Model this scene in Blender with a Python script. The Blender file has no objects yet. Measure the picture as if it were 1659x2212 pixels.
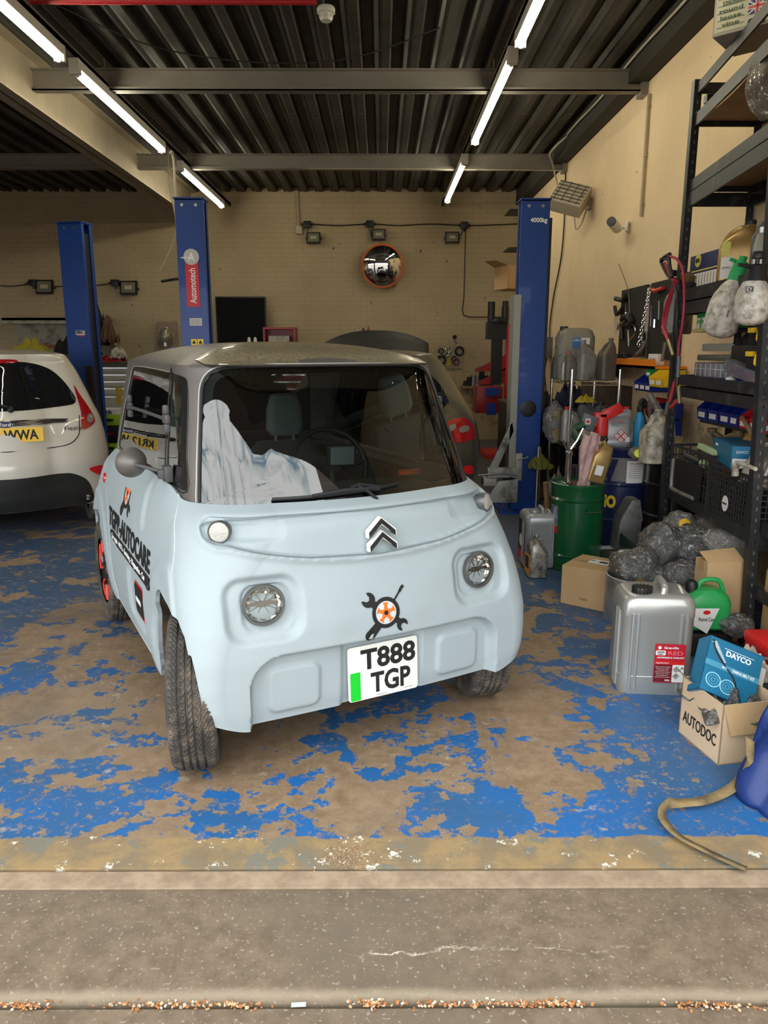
import bpy, bmesh, math, random
import numpy as np
from mathutils import Vector, Matrix, Euler
R=math.radians; PI=math.pi
random.seed(7)
SC=bpy.context.scene; COL=SC.collection
# ---------------- camera ----------------
FPX,PITCH,CAMH,YAW=1616.6,.2129,1.473,-.0042
cd=bpy.data.cameras.new('camera'); cam=bpy.data.objects.new('camera',cd); COL.objects.link(cam); SC.camera=cam
cam.location=(0,0,CAMH); cam.rotation_euler=(PI/2-PITCH,0,YAW)
cd.sensor_fit='VERTICAL'; cd.sensor_height=36; cd.sensor_width=27; cd.lens=FPX/2212*36; cd.clip_end=300; cd.clip_start=.05
SC.view_settings.view_transform='Standard'; SC.view_settings.look='None'; SC.view_settings.gamma=1; SC.view_settings.use_curve_mapping=False
SC.view_settings.exposure=.0
SKY=4.6; TUBE=42.0
# ---------------- sky: bright broken cloud ----------------
w=bpy.data.worlds.new('world'); SC.world=w; w.use_nodes=True; nt=w.node_tree; nt.nodes.clear()
tc=nt.nodes.new('ShaderNodeTexCoord'); mp=nt.nodes.new('ShaderNodeMapping'); mp.inputs['Scale'].default_value=(1,1,1.6)
n1=nt.nodes.new('ShaderNodeTexNoise'); n1.inputs['Scale'].default_value=8.5; n1.inputs['Detail'].default_value=8; n1.inputs['Roughness'].default_value=.62; n1.inputs['Distortion'].default_value=.8
cr=nt.nodes.new('ShaderNodeValToRGB'); e=cr.color_ramp.elements
e[0].position=.34; e[0].color=(.22,.34,.44,1); e[1].position=.53; e[1].color=(1,1,.98,1)
x=cr.color_ramp.elements.new(.43); x.color=(.66,.72,.72,1)
bg=nt.nodes.new('ShaderNodeBackground'); bg.inputs['Strength'].default_value=SKY; wo=nt.nodes.new('ShaderNodeOutputWorld')
L=nt.links.new
L(tc.outputs['Generated'],mp.inputs['Vector']); L(mp.outputs['Vector'],n1.inputs['Vector']); L(n1.outputs['Fac'],cr.inputs['Fac']); L(cr.outputs['Color'],bg.inputs['Color']); L(bg.outputs[0],wo.inputs[0])
# ---------------- projection helpers: photo pixel + one known coordinate -> place in the garage ----------------
def ray(px,py):
    x=(px-829.5)/FPX; y=-(py-1106)/FPX
    Y=math.cos(PITCH)+y*math.sin(PITCH); Z=-math.sin(PITCH)+y*math.cos(PITCH)
    cy,sy=math.cos(YAW),math.sin(YAW)
    return Vector((x*cy-Y*sy,x*sy+Y*cy,Z))
def P(px,py,X=None,Y=None,z=None):
    d=ray(px,py); t=X/d.x if X is not None else Y/d.y if Y is not None else (z-CAMH)/d.z
    return Vector((0,0,CAMH))+d*t
# ---------------- materials ----------------
MATS={}
def mat(name,col=(.5,.5,.5),rough=.5,metal=0,var=0,scale=8,bump=0,bscale=40,emit=0,alpha=1,coat=0,dirt=None,dscale=5,damt=.5,spec=.5,trans=0,ior=1.45):
    if name in MATS: return MATS[name]
    m=bpy.data.materials.new(name); m.use_nodes=True; t=m.node_tree; b=t.nodes['Principled BSDF']; l=t.links.new
    b.inputs['Base Color'].default_value=(*col,1); b.inputs['Roughness'].default_value=rough; b.inputs['Metallic'].default_value=metal
    b.inputs['Specular IOR Level'].default_value=spec; b.inputs['IOR'].default_value=ior
    b.inputs['Coat Weight'].default_value=coat; b.inputs['Alpha'].default_value=alpha; b.inputs['Transmission Weight'].default_value=trans
    if emit: b.inputs['Emission Color'].default_value=(*col,1); b.inputs['Emission Strength'].default_value=emit
    tcn=t.nodes.new('ShaderNodeTexCoord')
    def noise(sc,det=5,rg=.6):
        n=t.nodes.new('ShaderNodeTexNoise'); n.inputs['Scale'].default_value=sc; n.inputs['Detail'].default_value=det; n.inputs['Roughness'].default_value=rg
        l(tcn.outputs['Object'],n.inputs['Vector']); return n
    src=None
    if var:
        n=noise(scale); r=t.nodes.new('ShaderNodeValToRGB'); r.color_ramp.elements[0].position=.3; r.color_ramp.elements[1].position=.7
        r.color_ramp.elements[0].color=(*[max(0,c*(1-var)) for c in col],1); r.color_ramp.elements[1].color=(*[min(1,c*(1+var*.6)) for c in col],1)
        l(n.outputs['Fac'],r.inputs['Fac']); src=r.outputs['Color']
    if dirt:
        n=noise(dscale,7,.65); r=t.nodes.new('ShaderNodeValToRGB'); r.color_ramp.elements[0].position=.62-damt*.4; r.color_ramp.elements[1].position=.75-damt*.2
        l(n.outputs['Fac'],r.inputs['Fac']); mx=t.nodes.new('ShaderNodeMix'); mx.data_type='RGBA'; mx.inputs['B'].default_value=(*dirt,1)
        if src: l(src,mx.inputs['A'])
        else: mx.inputs['A'].default_value=(*col,1)
        l(r.outputs['Color'],mx.inputs['Factor']); src=mx.outputs['Result']
    if src: l(src,b.inputs['Base Color'])
    if bump:
        n=noise(bscale,4); bp=t.nodes.new('ShaderNodeBump'); bp.inputs['Strength'].default_value=bump; bp.inputs['Distance'].default_value=.01
        l(n.outputs['Fac'],bp.inputs['Height']); l(bp.outputs[0],b.inputs['Normal'])
    MATS[name]=m; return m
def glassmat(name,tint=(.8,.85,.83),rough=0,ior=1.5,spec_col=(1,1,1)):
    """thin architectural / car glass: see-through tint plus a fresnel mirror"""
    if name in MATS: return MATS[name]
    m=bpy.data.materials.new(name); m.use_nodes=True; t=m.node_tree; t.nodes.clear(); l=t.links.new
    o=t.nodes.new('ShaderNodeOutputMaterial'); a=t.nodes.new('ShaderNodeBsdfTransparent'); a.inputs[0].default_value=(*tint,1)
    g=t.nodes.new('ShaderNodeBsdfGlossy'); g.inputs['Roughness'].default_value=rough; g.inputs['Color'].default_value=(*spec_col,1)
    f=t.nodes.new('ShaderNodeFresnel'); f.inputs['IOR'].default_value=ior; mx=t.nodes.new('ShaderNodeMixShader')
    l(f.outputs[0],mx.inputs[0]); l(a.outputs[0],mx.inputs[1]); l(g.outputs[0],mx.inputs[2]); l(mx.outputs[0],o.inputs[0]); MATS[name]=m; return m
def plastic_film(name,tint=(.86,.86,.86),gl=.5,milk=.12,milkcol=(.8,.8,.8)):
    if name in MATS: return MATS[name]
    m=bpy.data.materials.new(name); m.use_nodes=True; t=m.node_tree; t.nodes.clear(); l=t.links.new
    o=t.nodes.new('ShaderNodeOutputMaterial'); a=t.nodes.new('ShaderNodeBsdfTransparent'); a.inputs[0].default_value=(*tint,1)
    g=t.nodes.new('ShaderNodeBsdfGlossy'); g.inputs['Roughness'].default_value=.07
    d=t.nodes.new('ShaderNodeBsdfDiffuse'); d.inputs[0].default_value=(*milkcol,1)
    lw=t.nodes.new('ShaderNodeLayerWeight'); lw.inputs[0].default_value=gl
    m1=t.nodes.new('ShaderNodeMixShader'); m1.inputs[0].default_value=milk; m2=t.nodes.new('ShaderNodeMixShader')
    l(a.outputs[0],m1.inputs[1]); l(d.outputs[0],m1.inputs[2]); l(lw.outputs['Fresnel'],m2.inputs[0]); l(m1.outputs[0],m2.inputs[1]); l(g.outputs[0],m2.inputs[2])
    tcn=t.nodes.new('ShaderNodeTexCoord'); n=t.nodes.new('ShaderNodeTexNoise'); n.inputs['Scale'].default_value=9; n.inputs['Detail'].default_value=4; n.inputs['Distortion'].default_value=2.5
    bp=t.nodes.new('ShaderNodeBump'); bp.inputs['Strength'].default_value=1; bp.inputs['Distance'].default_value=.06
    l(tcn.outputs['Object'],n.inputs['Vector']); l(n.outputs['Fac'],bp.inputs['Height']); l(bp.outputs[0],g.inputs['Normal']); l(bp.outputs[0],lw.inputs['Normal']); l(m2.outputs[0],o.inputs[0])
    MATS[name]=m; return m
BLACK=mat('black_plastic',(.012,.012,.013),.42,var=.3); RUB=mat('rubber',(.022,.021,.02),.75,var=.3,scale=20); WHT=mat('white_paint',(.75,.74,.7),.45)
CHR=mat('chrome',(.75,.75,.76),.12,1); STL=mat('steel',(.42,.42,.43),.32,1,var=.3); ALU=mat('zinc_steel',(.45,.46,.47),.45,.8,var=.3,dirt=(.2,.17,.13),dscale=6,damt=.2)
RED=mat('red_plastic',(.62,.02,.02),.35); DRED=mat('dark_red_paint',(.33,.012,.015),.35,dirt=(.03,.02,.02),dscale=7,damt=.3); YEL=mat('yellow_plastic',(.85,.55,.02),.4); BLU=mat('blue_plastic',(.01,.05,.35),.35)
GRN=mat('green_plastic',(.02,.32,.08),.35); INK=mat('black_ink',(.01,.01,.01),.6); WINK=mat('white_ink',(.85,.85,.85),.6); CARD=mat('cardboard',(.50,.33,.17),.85,var=.12,scale=5,bump=.05)
GREYP=mat('grey_plastic',(.13,.135,.14),.45,var=.15); SILV=mat('silver_plastic',(.36,.37,.38),.33,.35,var=.1)
# ---------------- mesh helpers ----------------
class MB:
    def __init__(s): s.v=[]; s.f=[]
    def add(s,vs,fs,M=None):
        o=len(s.v)
        s.v+= [tuple(M@Vector(v)) for v in vs] if M is not None else [tuple(v) for v in vs]
        s.f+=[tuple(i+o for i in f) for f in fs]; return s
    def box(s,c,d,rot=None,taper=1):
        x,y,z=d[0]/2,d[1]/2,d[2]/2; t=taper
        vs=[(-x,-y,-z),(x,-y,-z),(x,y,-z),(-x,y,-z),(-x*t,-y*t,z),(x*t,-y*t,z),(x*t,y*t,z),(-x*t,y*t,z)]
        M=Matrix.Translation(c)@(Euler(rot).to_matrix().to_4x4() if rot else Matrix())
        return s.add(vs,[(3,2,1,0),(4,5,6,7),(0,1,5,4),(1,2,6,5),(2,3,7,6),(3,0,4,7)],M)
    def b2(s,a,b): return s.box([(a[i]+b[i])/2 for i in range(3)],[abs(b[i]-a[i]) for i in range(3)])
    def cyl(s,p0,p1,r0,r1=None,n=20,caps=True):
        r1=r0 if r1 is None else r1; p0=Vector(p0); p1=Vector(p1); d=(p1-p0); q=d.to_track_quat('Z','Y').to_matrix().to_4x4(); h=d.length
        vs=[(r0*math.cos(2*PI*i/n),r0*math.sin(2*PI*i/n),0) for i in range(n)]+[(r1*math.cos(2*PI*i/n),r1*math.sin(2*PI*i/n),h) for i in range(n)]
        fs=[(i,(i+1)%n,n+(i+1)%n,n+i) for i in range(n)]
        if caps: fs+=[tuple(range(n-1,-1,-1)),tuple(range(n,2*n))]
        return s.add(vs,fs,Matrix.Translation(p0)@q)
    def tube(s,pts,r,n=8,closed=False,smooth=0,flat=1):
        pts=[Vector(p) for p in pts]
        if smooth: pts=crom(pts,smooth,closed)
        N=len(pts); rr=r if isinstance(r,(list,tuple)) else None; o=len(s.v); up=None
        for i,p in enumerate(pts):
            a=pts[(i-1)%N] if (i>0 or closed) else p; b=pts[(i+1)%N] if (i<N-1 or closed) else p
            t=(b-a).normalized()
            if up is None: up=Vector((0,0,1)) if abs(t.z)<.9 else Vector((1,0,0))
            x=up.cross(t)
            if x.length<1e-5: x=Vector((1,0,0)).cross(t)
            x.normalize(); y=t.cross(x); up=y if flat==1 else up
            ra=rr[int(i/(N-1)*(len(rr)-1)+.5)] if rr else r
            for k in range(n): s.v.append(tuple(p+x*ra*math.cos(2*PI*k/n)+y*ra*flat*math.sin(2*PI*k/n)))
        for i in range(N if closed else N-1):
            j=(i+1)%N
            for k in range(n): s.f.append((o+i*n+k,o+i*n+(k+1)%n,o+j*n+(k+1)%n,o+j*n+k))
        if not closed: s.f.append(tuple(o+k for k in range(n-1,-1,-1))); s.f.append(tuple(o+(N-1)*n+k for k in range(n)))
        return s
    def lathe(s,prof,c=(0,0,0),n=32,M=None,sx=1,sy=1):
        o=[]; 
        for r,z in prof: o+=[(r*sx*math.cos(2*PI*i/n),r*sy*math.sin(2*PI*i/n),z) for i in range(n)]
        fs=[(k*n+i,k*n+(i+1)%n,(k+1)*n+(i+1)%n,(k+1)*n+i) for k in range(len(prof)-1) for i in range(n)]
        fs+=[tuple(range(n-1,-1,-1)),tuple((len(prof)-1)*n+i for i in range(n))]
        return s.add(o,fs,Matrix.Translation(c)@(M or Matrix()))
    def loft(s,loops,cap=True,M=None):
        n=len(loops[0]); vs=[p for l in loops for p in l]
        fs=[(k*n+i,k*n+(i+1)%n,(k+1)*n+(i+1)%n,(k+1)*n+i) for k in range(len(loops)-1) for i in range(n)]
        if cap: fs+=[tuple(range(n-1,-1,-1)),tuple((len(loops)-1)*n+i for i in range(n))]
        return s.add(vs,fs,M)
    def prism(s,o2,y0,y1,axis='y'):
        n=len(o2)
        f={'y':lambda a,b,c:(a,c,b),'x':lambda a,b,c:(c,a,b),'z':lambda a,b,c:(a,b,c)}[axis]
        vs=[f(a,b,y0) for a,b in o2]+[f(a,b,y1) for a,b in o2]
        return s.add(vs,[(i,(i+1)%n,n+(i+1)%n,n+i) for i in range(n)]+[tuple(range(n-1,-1,-1)),tuple(range(n,2*n))])
    def ball(s,c,r,n=14,m=9,sc=(1,1,1),M=None):
        pr=[(max(.002,math.sin(PI*k/m))*r,-math.cos(PI*k/m)*r) for k in range(m+1)]
        MM=Matrix.Translation(c)@(M or Matrix())@Matrix.Diagonal((*sc,1))
        return s.lathe(pr,n=n,M=MM)
    def grid(s,fn,nu,nv,M=None):
        vs=[fn(i/(nu-1),j/(nv-1)) for j in range(nv) for i in range(nu)]
        return s.add(vs,[(j*nu+i,j*nu+i+1,(j+1)*nu+i+1,(j+1)*nu+i) for j in range(nv-1) for i in range(nu-1)],M)
    def build(s,name,m,parent=None,sm=True,bev=0,ang=40,loc=None,rot=None,seg=2):
        me=bpy.data.meshes.new(name); me.from_pydata(s.v,[],s.f); me.update()
        bm=bmesh.new(); bm.from_mesh(me); bmesh.ops.recalc_face_normals(bm,faces=bm.faces)
        if bev: bmesh.ops.bevel(bm,geom=[e for e in bm.edges if e.is_manifold and e.calc_face_angle(0)>R(30)],offset=bev,segments=seg,affect='EDGES',profile=.6,clamp_overlap=True)
        if sm:
            for f in bm.faces: f.smooth=True
            for e in bm.edges:
                if e.is_manifold and e.calc_face_angle(0)>R(ang): e.smooth=False
        bm.to_mesh(me); bm.free()
        me.materials.append(m); o=bpy.data.objects.new(name,me); COL.objects.link(o)
        if parent: o.parent=parent
        if loc is not None: o.location=loc
        if rot is not None: o.rotation_euler=rot
        return o
def crom(pts,k,closed=False):
    N=len(pts); out=[]
    for i in range(N if closed else N-1):
        g=lambda j: pts[j%N] if closed else pts[max(0,min(N-1,j))]
        a,b,c,d=g(i-1),g(i),g(i+1),g(i+2)
        for q in range(k):
            t=q/k; out.append(.5*((2*b)+(c-a)*t+(2*a-5*b+4*c-d)*t*t+(3*b-a-3*c+d)*t**3))
    if not closed: out.append(pts[-1])
    return out
def tag(o,label,cat,group=None,kind=None):
    if label: o['label']=label
    if cat: o['category']=cat
    if group: o['group']=group
    if kind: o['kind']=kind
    return o
def thing(name,label,cat,loc=(0,0,0),rz=0,group=None,rot=None):
    o=bpy.data.objects.new(name,None); o.empty_display_size=.1; COL.objects.link(o); o.location=loc; o.rotation_euler=rot or (0,0,rz)
    return tag(o,label,cat,group)
def struct(o): o['kind']='structure'; return o
def copyt(o,parent=None):
    c=o.copy(); COL.objects.link(c)
    if parent: c.parent=parent
    for ch in list(o.children): copyt(ch,c)
    return c
def rrect(w,d,r,n=5,ox=0,oy=0):
    """rounded rectangle loop"""
    r=min(r,w/2-1e-4,d/2-1e-4); out=[]
    for cx,cy,a in ((w/2-r,d/2-r,0),(-w/2+r,d/2-r,90),(-w/2+r,-d/2+r,180),(w/2-r,-d/2+r,270)):
        for k in range(n+1): t=R(a+90*k/n); out.append((ox+cx+r*math.cos(t),oy+cy+r*math.sin(t)))
    return out
def rloft(mb,secs,n=5,M=None,cap=True):
    """secs: (z,w,d,r,ox,oy)"""
    return mb.loft([[(x,y,s[0]) for x,y in rrect(s[1],s[2],s[3],n,s[4] if len(s)>4 else 0,s[5] if len(s)>5 else 0)] for s in secs],cap,M)
def text_mesh(body,size,ext=.0006,bold=0,spacing=1,align='CENTER',width=None,height=None):
    c=bpy.data.curves.new('t','FONT'); c.body=body; c.size=size; c.extrude=ext; c.offset=bold; c.space_character=spacing; c.align_x=align; c.align_y='CENTER'; c.resolution_u=3
    o=bpy.data.objects.new('t',c); COL.objects.link(o); dg=bpy.context.evaluated_depsgraph_get(); me=bpy.data.meshes.new_from_object(o.evaluated_get(dg)); bpy.data.objects.remove(o); bpy.data.curves.remove(c)
    if me.vertices:
        xs=[v.co.x for v in me.vertices]; ys=[v.co.y for v in me.vertices]
        cx,cy=(max(xs)+min(xs))/2,(max(ys)+min(ys))/2
        kx=width/(max(xs)-min(xs)) if width else 1; ky=height/(max(ys)-min(ys)) if height else 1
        for v in me.vertices: v.co.x=(v.co.x-(cx if align=='CENTER' else min(xs)))*kx; v.co.y=(v.co.y-cy)*ky
    return me
def text(body,size,m,parent,loc,rot=(PI/2,0,0),name='lettering',**k):
    me=text_mesh(body,size,**k); me.name=name; me.materials.clear(); me.materials.append(m)
    o=bpy.data.objects.new(name,me); COL.objects.link(o); o.parent=parent; o.location=loc; o.rotation_euler=rot; return o
def plate(name,w,h,m,parent,loc,rot=(0,0,0),t=.0015,r=.004):
    """thin card / sticker facing local -y"""
    mb=MB(); mb.prism(rrect(w,h,r,3),0,t); o=mb.build(name,m,parent,sm=False); o.location=loc; o.rotation_euler=rot; return o
def apply_mods(o):
    dg=bpy.context.evaluated_depsgraph_get(); me=bpy.data.meshes.new_from_object(o.evaluated_get(dg)); old=o.data; o.modifiers.clear(); o.data=me; me.name=o.name; return o
# ---------------- floor ----------------
class NT:
    def __init__(s,m): s.t=m.node_tree; s.l=s.t.links.new; s.b=s.t.nodes['Principled BSDF']; s.tc=s.t.nodes.new('ShaderNodeTexCoord').outputs['Object']
    def sock(s,i,v):
        if hasattr(v,'links') or hasattr(v,'is_linked'): s.l(v,i)
        else: i.default_value=v
    def noise(s,sc,det=5,rg=.6,dist=0,vec=None,stretch=None):
        n=s.t.nodes.new('ShaderNodeTexNoise'); n.inputs['Scale'].default_value=sc; n.inputs['Detail'].default_value=det; n.inputs['Roughness'].default_value=rg; n.inputs['Distortion'].default_value=dist
        v=s.tc
        if stretch:
            m=s.t.nodes.new('ShaderNodeMapping'); m.inputs['Scale'].default_value=stretch; m.inputs['Rotation'].default_value=(0,0,.5); s.l(s.tc,m.inputs[0]); v=m.outputs[0]
        s.l(v,n.inputs['Vector']); return n.outputs['Fac']
    def m(s,op,a,b=0,c=0):
        n=s.t.nodes.new('ShaderNodeMath'); n.operation=op; s.sock(n.inputs[0],a); s.sock(n.inputs[1],b); s.sock(n.inputs[2],c); return n.outputs[0]
    def step(s,v,lo,hi):
        n=s.t.nodes.new('ShaderNodeMapRange'); n.interpolation_type='SMOOTHSTEP'; s.sock(n.inputs[0],v); s.sock(n.inputs[1],lo); s.sock(n.inputs[2],hi); return n.outputs[0]
    def mix(s,f,a,b):
        n=s.t.nodes.new('ShaderNodeMix'); n.data_type='RGBA'; s.sock(n.inputs['Factor'],f)
        for i,v in (('A',a),('B',b)):
            if isinstance(v,tuple): n.inputs[i].default_value=(*v,1)
            else: s.l(v,n.inputs[i])
        return n.outputs['Result']
    def xyz(s):
        n=s.t.nodes.new('ShaderNodeSeparateXYZ'); s.l(s.tc,n.inputs[0]); return n.outputs
fm=mat('painted_concrete',(.3,.22,.15),.8); N=NT(fm); X,Y,Z=N.xyz()
big=N.noise(.55,2); med=N.noise(2.6,9,.70,.2); fine=N.noise(13,8,.72); mid2=N.noise(6.5,8,.7,.3); grit=N.noise(90,3); scr=N.noise(9,9,.75,0,None,(1,1.35,1)); blot=N.noise(1.3,5,.6)
base=N.mix(N.step(fine,.3,.7),(.20,.130,.075),(.345,.24,.15)); base=N.mix(N.step(blot,.42,.72),base,(.30,.22,.15)); base=N.mix(N.m('MULTIPLY',N.step(grit,.62,.72),.35),base,(.62,.52,.42))
bias=N.m('ADD',N.m('MULTIPLY',N.step(X,.35,1.35),.085),N.m('MULTIPLY',N.step(Y,2.9,6.0),.02))
bias=N.m('ADD',bias,N.m('MULTIPLY',N.step(X,-.3,-1.6),.025)); bias=N.m('ADD',bias,N.m('MULTIPLY',N.m('SUBTRACT',big,.5),.22))
edge=N.m('MULTIPLY',N.m('MULTIPLY',N.step(Y,2.38,2.2),N.step(Y,1.9,2.06)),.05)
pv=N.m('ADD',N.m('ADD',N.m('MULTIPLY',med,.52),N.m('ADD',N.m('MULTIPLY',mid2,.28),N.m('MULTIPLY',fine,.20))),N.m('ADD',bias,edge))
paint=N.step(pv,.532,.541)
inside=N.step(N.m('ADD',Y,N.m('MULTIPLY',N.m('SUBTRACT',fine,.5),.09)),2.045,2.055)
blue=N.mix(N.step(blot,.4,.65),(.014,.135,.42),(.03,.115,.27)); blue=N.mix(N.m('MULTIPLY',N.step(N.m('MULTIPLY',N.step(X,.9,1.6),N.step(med,.44,.55)),.2,.9),.7),blue,(.05,.10,.19))
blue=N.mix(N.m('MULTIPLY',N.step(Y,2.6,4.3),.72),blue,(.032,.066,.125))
wear=N.m('MULTIPLY',N.step(scr,.58,.66),N.step(med,.42,.52)); 
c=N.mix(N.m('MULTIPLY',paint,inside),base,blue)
c=N.mix(N.m('MULTIPLY',N.m('MULTIPLY',wear,inside),.75),c,(.50,.46,.40))
c=N.mix(N.m('MULTIPLY',N.step(scr,.60,.72),inside),c,(.34,.25,.17))
fleck=N.m('MULTIPLY',N.step(N.noise(24,7,.78),.545,.60),N.step(N.noise(1.7,4,.6),.38,.60)); c=N.mix(N.m('MULTIPLY',N.m('MULTIPLY',fleck,inside),.85),c,(.30,.21,.13))
c=N.mix(N.m('MULTIPLY',N.m('MULTIPLY',N.step(N.noise(30,6,.8),.60,.66),N.step(N.noise(2.3,4,.6),.50,.62)),inside),c,(.52,.49,.43))
c=N.mix(N.m('MULTIPLY',N.step(N.noise(.9,5,.65),.50,.72),.55),c,(.09,.085,.08))
c=N.mix(N.m('MULTIPLY',N.step(Y,4.4,7.5),.6),c,(.13,.10,.08))   # darker and browner towards the back of the workshop
# threshold strip just inside the door, yellowish, with chips of white line paint
s1=N.m('MULTIPLY',N.step(Y,1.905,1.915),N.m('SUBTRACT',1.0,inside))
strip=N.mix(N.step(N.noise(7,7,.7),.4,.6),(.34,.235,.115),(.23,.175,.11)); strip=N.mix(N.step(N.noise(5,8,.75),.545,.565),strip,(.20,.19,.15)); strip=N.mix(N.step(N.noise(11,8,.75),.60,.615),strip,(.72,.70,.62))
c=N.mix(s1,c,strip)
con=N.mix(N.step(fine,.3,.7),(.13,.095,.064),(.225,.170,.118)); con=N.mix(N.step(N.noise(1.1,3),.4,.65),con,(.155,.12,.087)); con=N.mix(N.m('MULTIPLY',N.step(grit,.6,.7),.5),con,(.52,.46,.38)); con=N.mix(N.m('MULTIPLY',N.step(scr,.66,.7),.4),con,(.08,.06,.05))
lip=N.mix(N.step(fine,.35,.65),(.28,.205,.14),(.40,.305,.21))
con=N.mix(N.step(Y,1.825,1.832),con,lip)
con=N.mix(N.m('MULTIPLY',N.step(N.m('ABSOLUTE',N.m('SUBTRACT',Y,N.m('ADD',1.47,N.m('MULTIPLY',N.m('SUBTRACT',med,.5),.06)))),.03,.0),.55),con,(.45,.37,.27))
c=N.mix(N.step(Y,1.915,1.905),c,con)
crk=N.m('ABSOLUTE',N.m('SUBTRACT',Y,N.m('ADD',1.60,N.m('ADD',N.m('MULTIPLY',N.m('SUBTRACT',N.noise(3.2,6,.7),.5),.22),N.m('MULTIPLY',X,.02)))))
c=N.mix(N.m('MULTIPLY',N.m('MULTIPLY',N.step(crk,.006,.0005),N.step(N.noise(6,5,.7),.42,.62)),N.m('MULTIPLY',N.step(X,-.12,.0),N.step(X,.75,.5))),c,(.62,.54,.43))
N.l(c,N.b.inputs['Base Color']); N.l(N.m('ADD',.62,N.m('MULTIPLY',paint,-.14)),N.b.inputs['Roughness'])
bp=N.t.nodes.new('ShaderNodeBump'); bp.inputs['Strength'].default_value=.5; bp.inputs['Distance'].default_value=.004
N.l(N.m('ADD',N.m('MULTIPLY',N.m('MULTIPLY',paint,inside),.4),fine),bp.inputs['Height']); N.l(bp.outputs[0],N.b.inputs['Normal'])
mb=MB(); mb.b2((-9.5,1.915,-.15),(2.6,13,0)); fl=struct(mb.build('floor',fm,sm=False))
mb=MB(); mb.b2((-9.5,1.832,-.15),(6,1.905,-.004)); struct(mb.build('trim_1',fm,sm=False,bev=.004))
mb=MB(); mb.b2((-30,1.455,-.15),(30,1.822,-.002)); struct(mb.build('trim_2',fm,sm=False))
mb=MB(); mb.b2((-30,-30,-.15),(30,1.44,-.006)); struct(mb.build('trim_3',fm,sm=False))
mb=MB(); mb.b2((-30,1.43,-.2),(30,1.92,-.03)); struct(mb.build('trim_4',mat('groove_dirt',(.03,.02,.017),.9),sm=False))
# ---------------- walls ----------------
def wallmat(name,brick,a,b):
    m=mat(name,a,.82); N=NT(m); X,Y,Z=N.xyz(); n=N.noise(1.2,4); f=N.noise(60,4); c=N.mix(N.step(n,.35,.7),a,b)
    lowd=N.m('MULTIPLY',N.step(N.m('SUBTRACT',1.9,Z),.0,1.2),N.step(N.noise(7,8,.7),.52,.66)); c=N.mix(N.m('MULTIPLY',lowd,.6),c,(.10,.075,.05))
    c=N.mix(N.m('MULTIPLY',N.step(N.noise(9,2),.75,.77),.8),c,(.05,.04,.03))
    bp=N.t.nodes.new('ShaderNodeBump'); bp.inputs['Strength'].default_value=.35; bp.inputs['Distance'].default_value=.006; h=N.m('MULTIPLY',f,.6)
    if brick:
        cx=N.t.nodes.new('ShaderNodeCombineXYZ'); N.l(X,cx.inputs[0]); N.l(Z,cx.inputs[1]); k=N.t.nodes.new('ShaderNodeTexBrick'); k.inputs['Scale'].default_value=1; k.inputs['Brick Width'].default_value=.225; k.inputs['Row Height'].default_value=.075; k.inputs['Mortar Size'].default_value=.006; k.inputs['Mortar Smooth'].default_value=.6
        N.l(cx.outputs[0],k.inputs['Vector']); h=N.m('SUBTRACT',h,N.m('MULTIPLY',k.outputs['Fac'],.9)); c=N.mix(N.m('MULTIPLY',k.outputs['Fac'],.22),c,(.20,.15,.09))
    N.l(h,bp.inputs['Height']); N.l(bp.outputs[0],N.b.inputs['Normal']); N.l(c,N.b.inputs['Base Color']); return m
WR=wallmat('render_wall',False,(.78,.60,.38),(.70,.54,.34)); WB=wallmat('brick_wall',True,(.45,.36,.23),(.40,.32,.20))
CE=3.92
mb=MB(); mb.b2((-9.5,12.6,-.15),(2.5,12.9,CE+.15)); struct(mb.build('wall_back',WB,sm=False))
mb=MB(); mb.b2((2.3,1.95,-.15),(2.6,12.9,CE+.1)); struct(mb.build('wall_right',WR,sm=False))
mb=MB(); mb.b2((-9.6,1.95,-.15),(-9.3,12.9,CE+.1)); struct(mb.build('wall_left',WR,sm=False))
LINT=2.42
mb=MB(); mb.b2((-9.6,1.72,LINT),(3.2,1.93,4.6)); mb.b2((2.3,1.72,-.1),(6,1.93,4.6)); mb.b2((-14,1.72,-.1),(-8.6,1.93,4.6)); struct(mb.build('wall_front',mat('front_cladding',(.22,.2,.18),.6),sm=False))
mb=MB(); mb.b2((3.1,-.9,-.1),(3.5,1.72,9)); struct(mb.build('wall_blocker',mat('reflection_blocker',(.16,.12,.10),.8,var=.2),sm=False))  # unseen tall wall added to keep the windscreen's right-hand reflection dark
# ceiling: trapezoidal steel deck running front to back
dk=mat('steel_deck',(.050,.046,.039),.55,.35,var=.35,scale=2.5,dirt=(.03,.026,.02),dscale=3,damt=.4)
mb=MB(); x=-9.6; prof=[]
while x<2.7: prof+= [(x,0),(x+.03,.012),(x+.06,0),(x+.12,0),(x+.145,.07),(x+.22,.07)]; x+=.245
n=len(prof)
mb.v=[(a,1.9,CE+h-.01) for a,h in prof]+[(a,12.8,CE+h-.01) for a,h in prof]+[(prof[-1][0],12.8,CE+.1),(prof[0][0],12.8,CE+.1),(prof[-1][0],1.9,CE+.1),(prof[0][0],1.9,CE+.1)]
mb.f=[(i,i+1,n+i+1,n+i) for i in range(n-1)]+[(2*n,2*n+1,2*n+3,2*n+2)]
struct(mb.build('ceiling',dk,sm=False))
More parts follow.
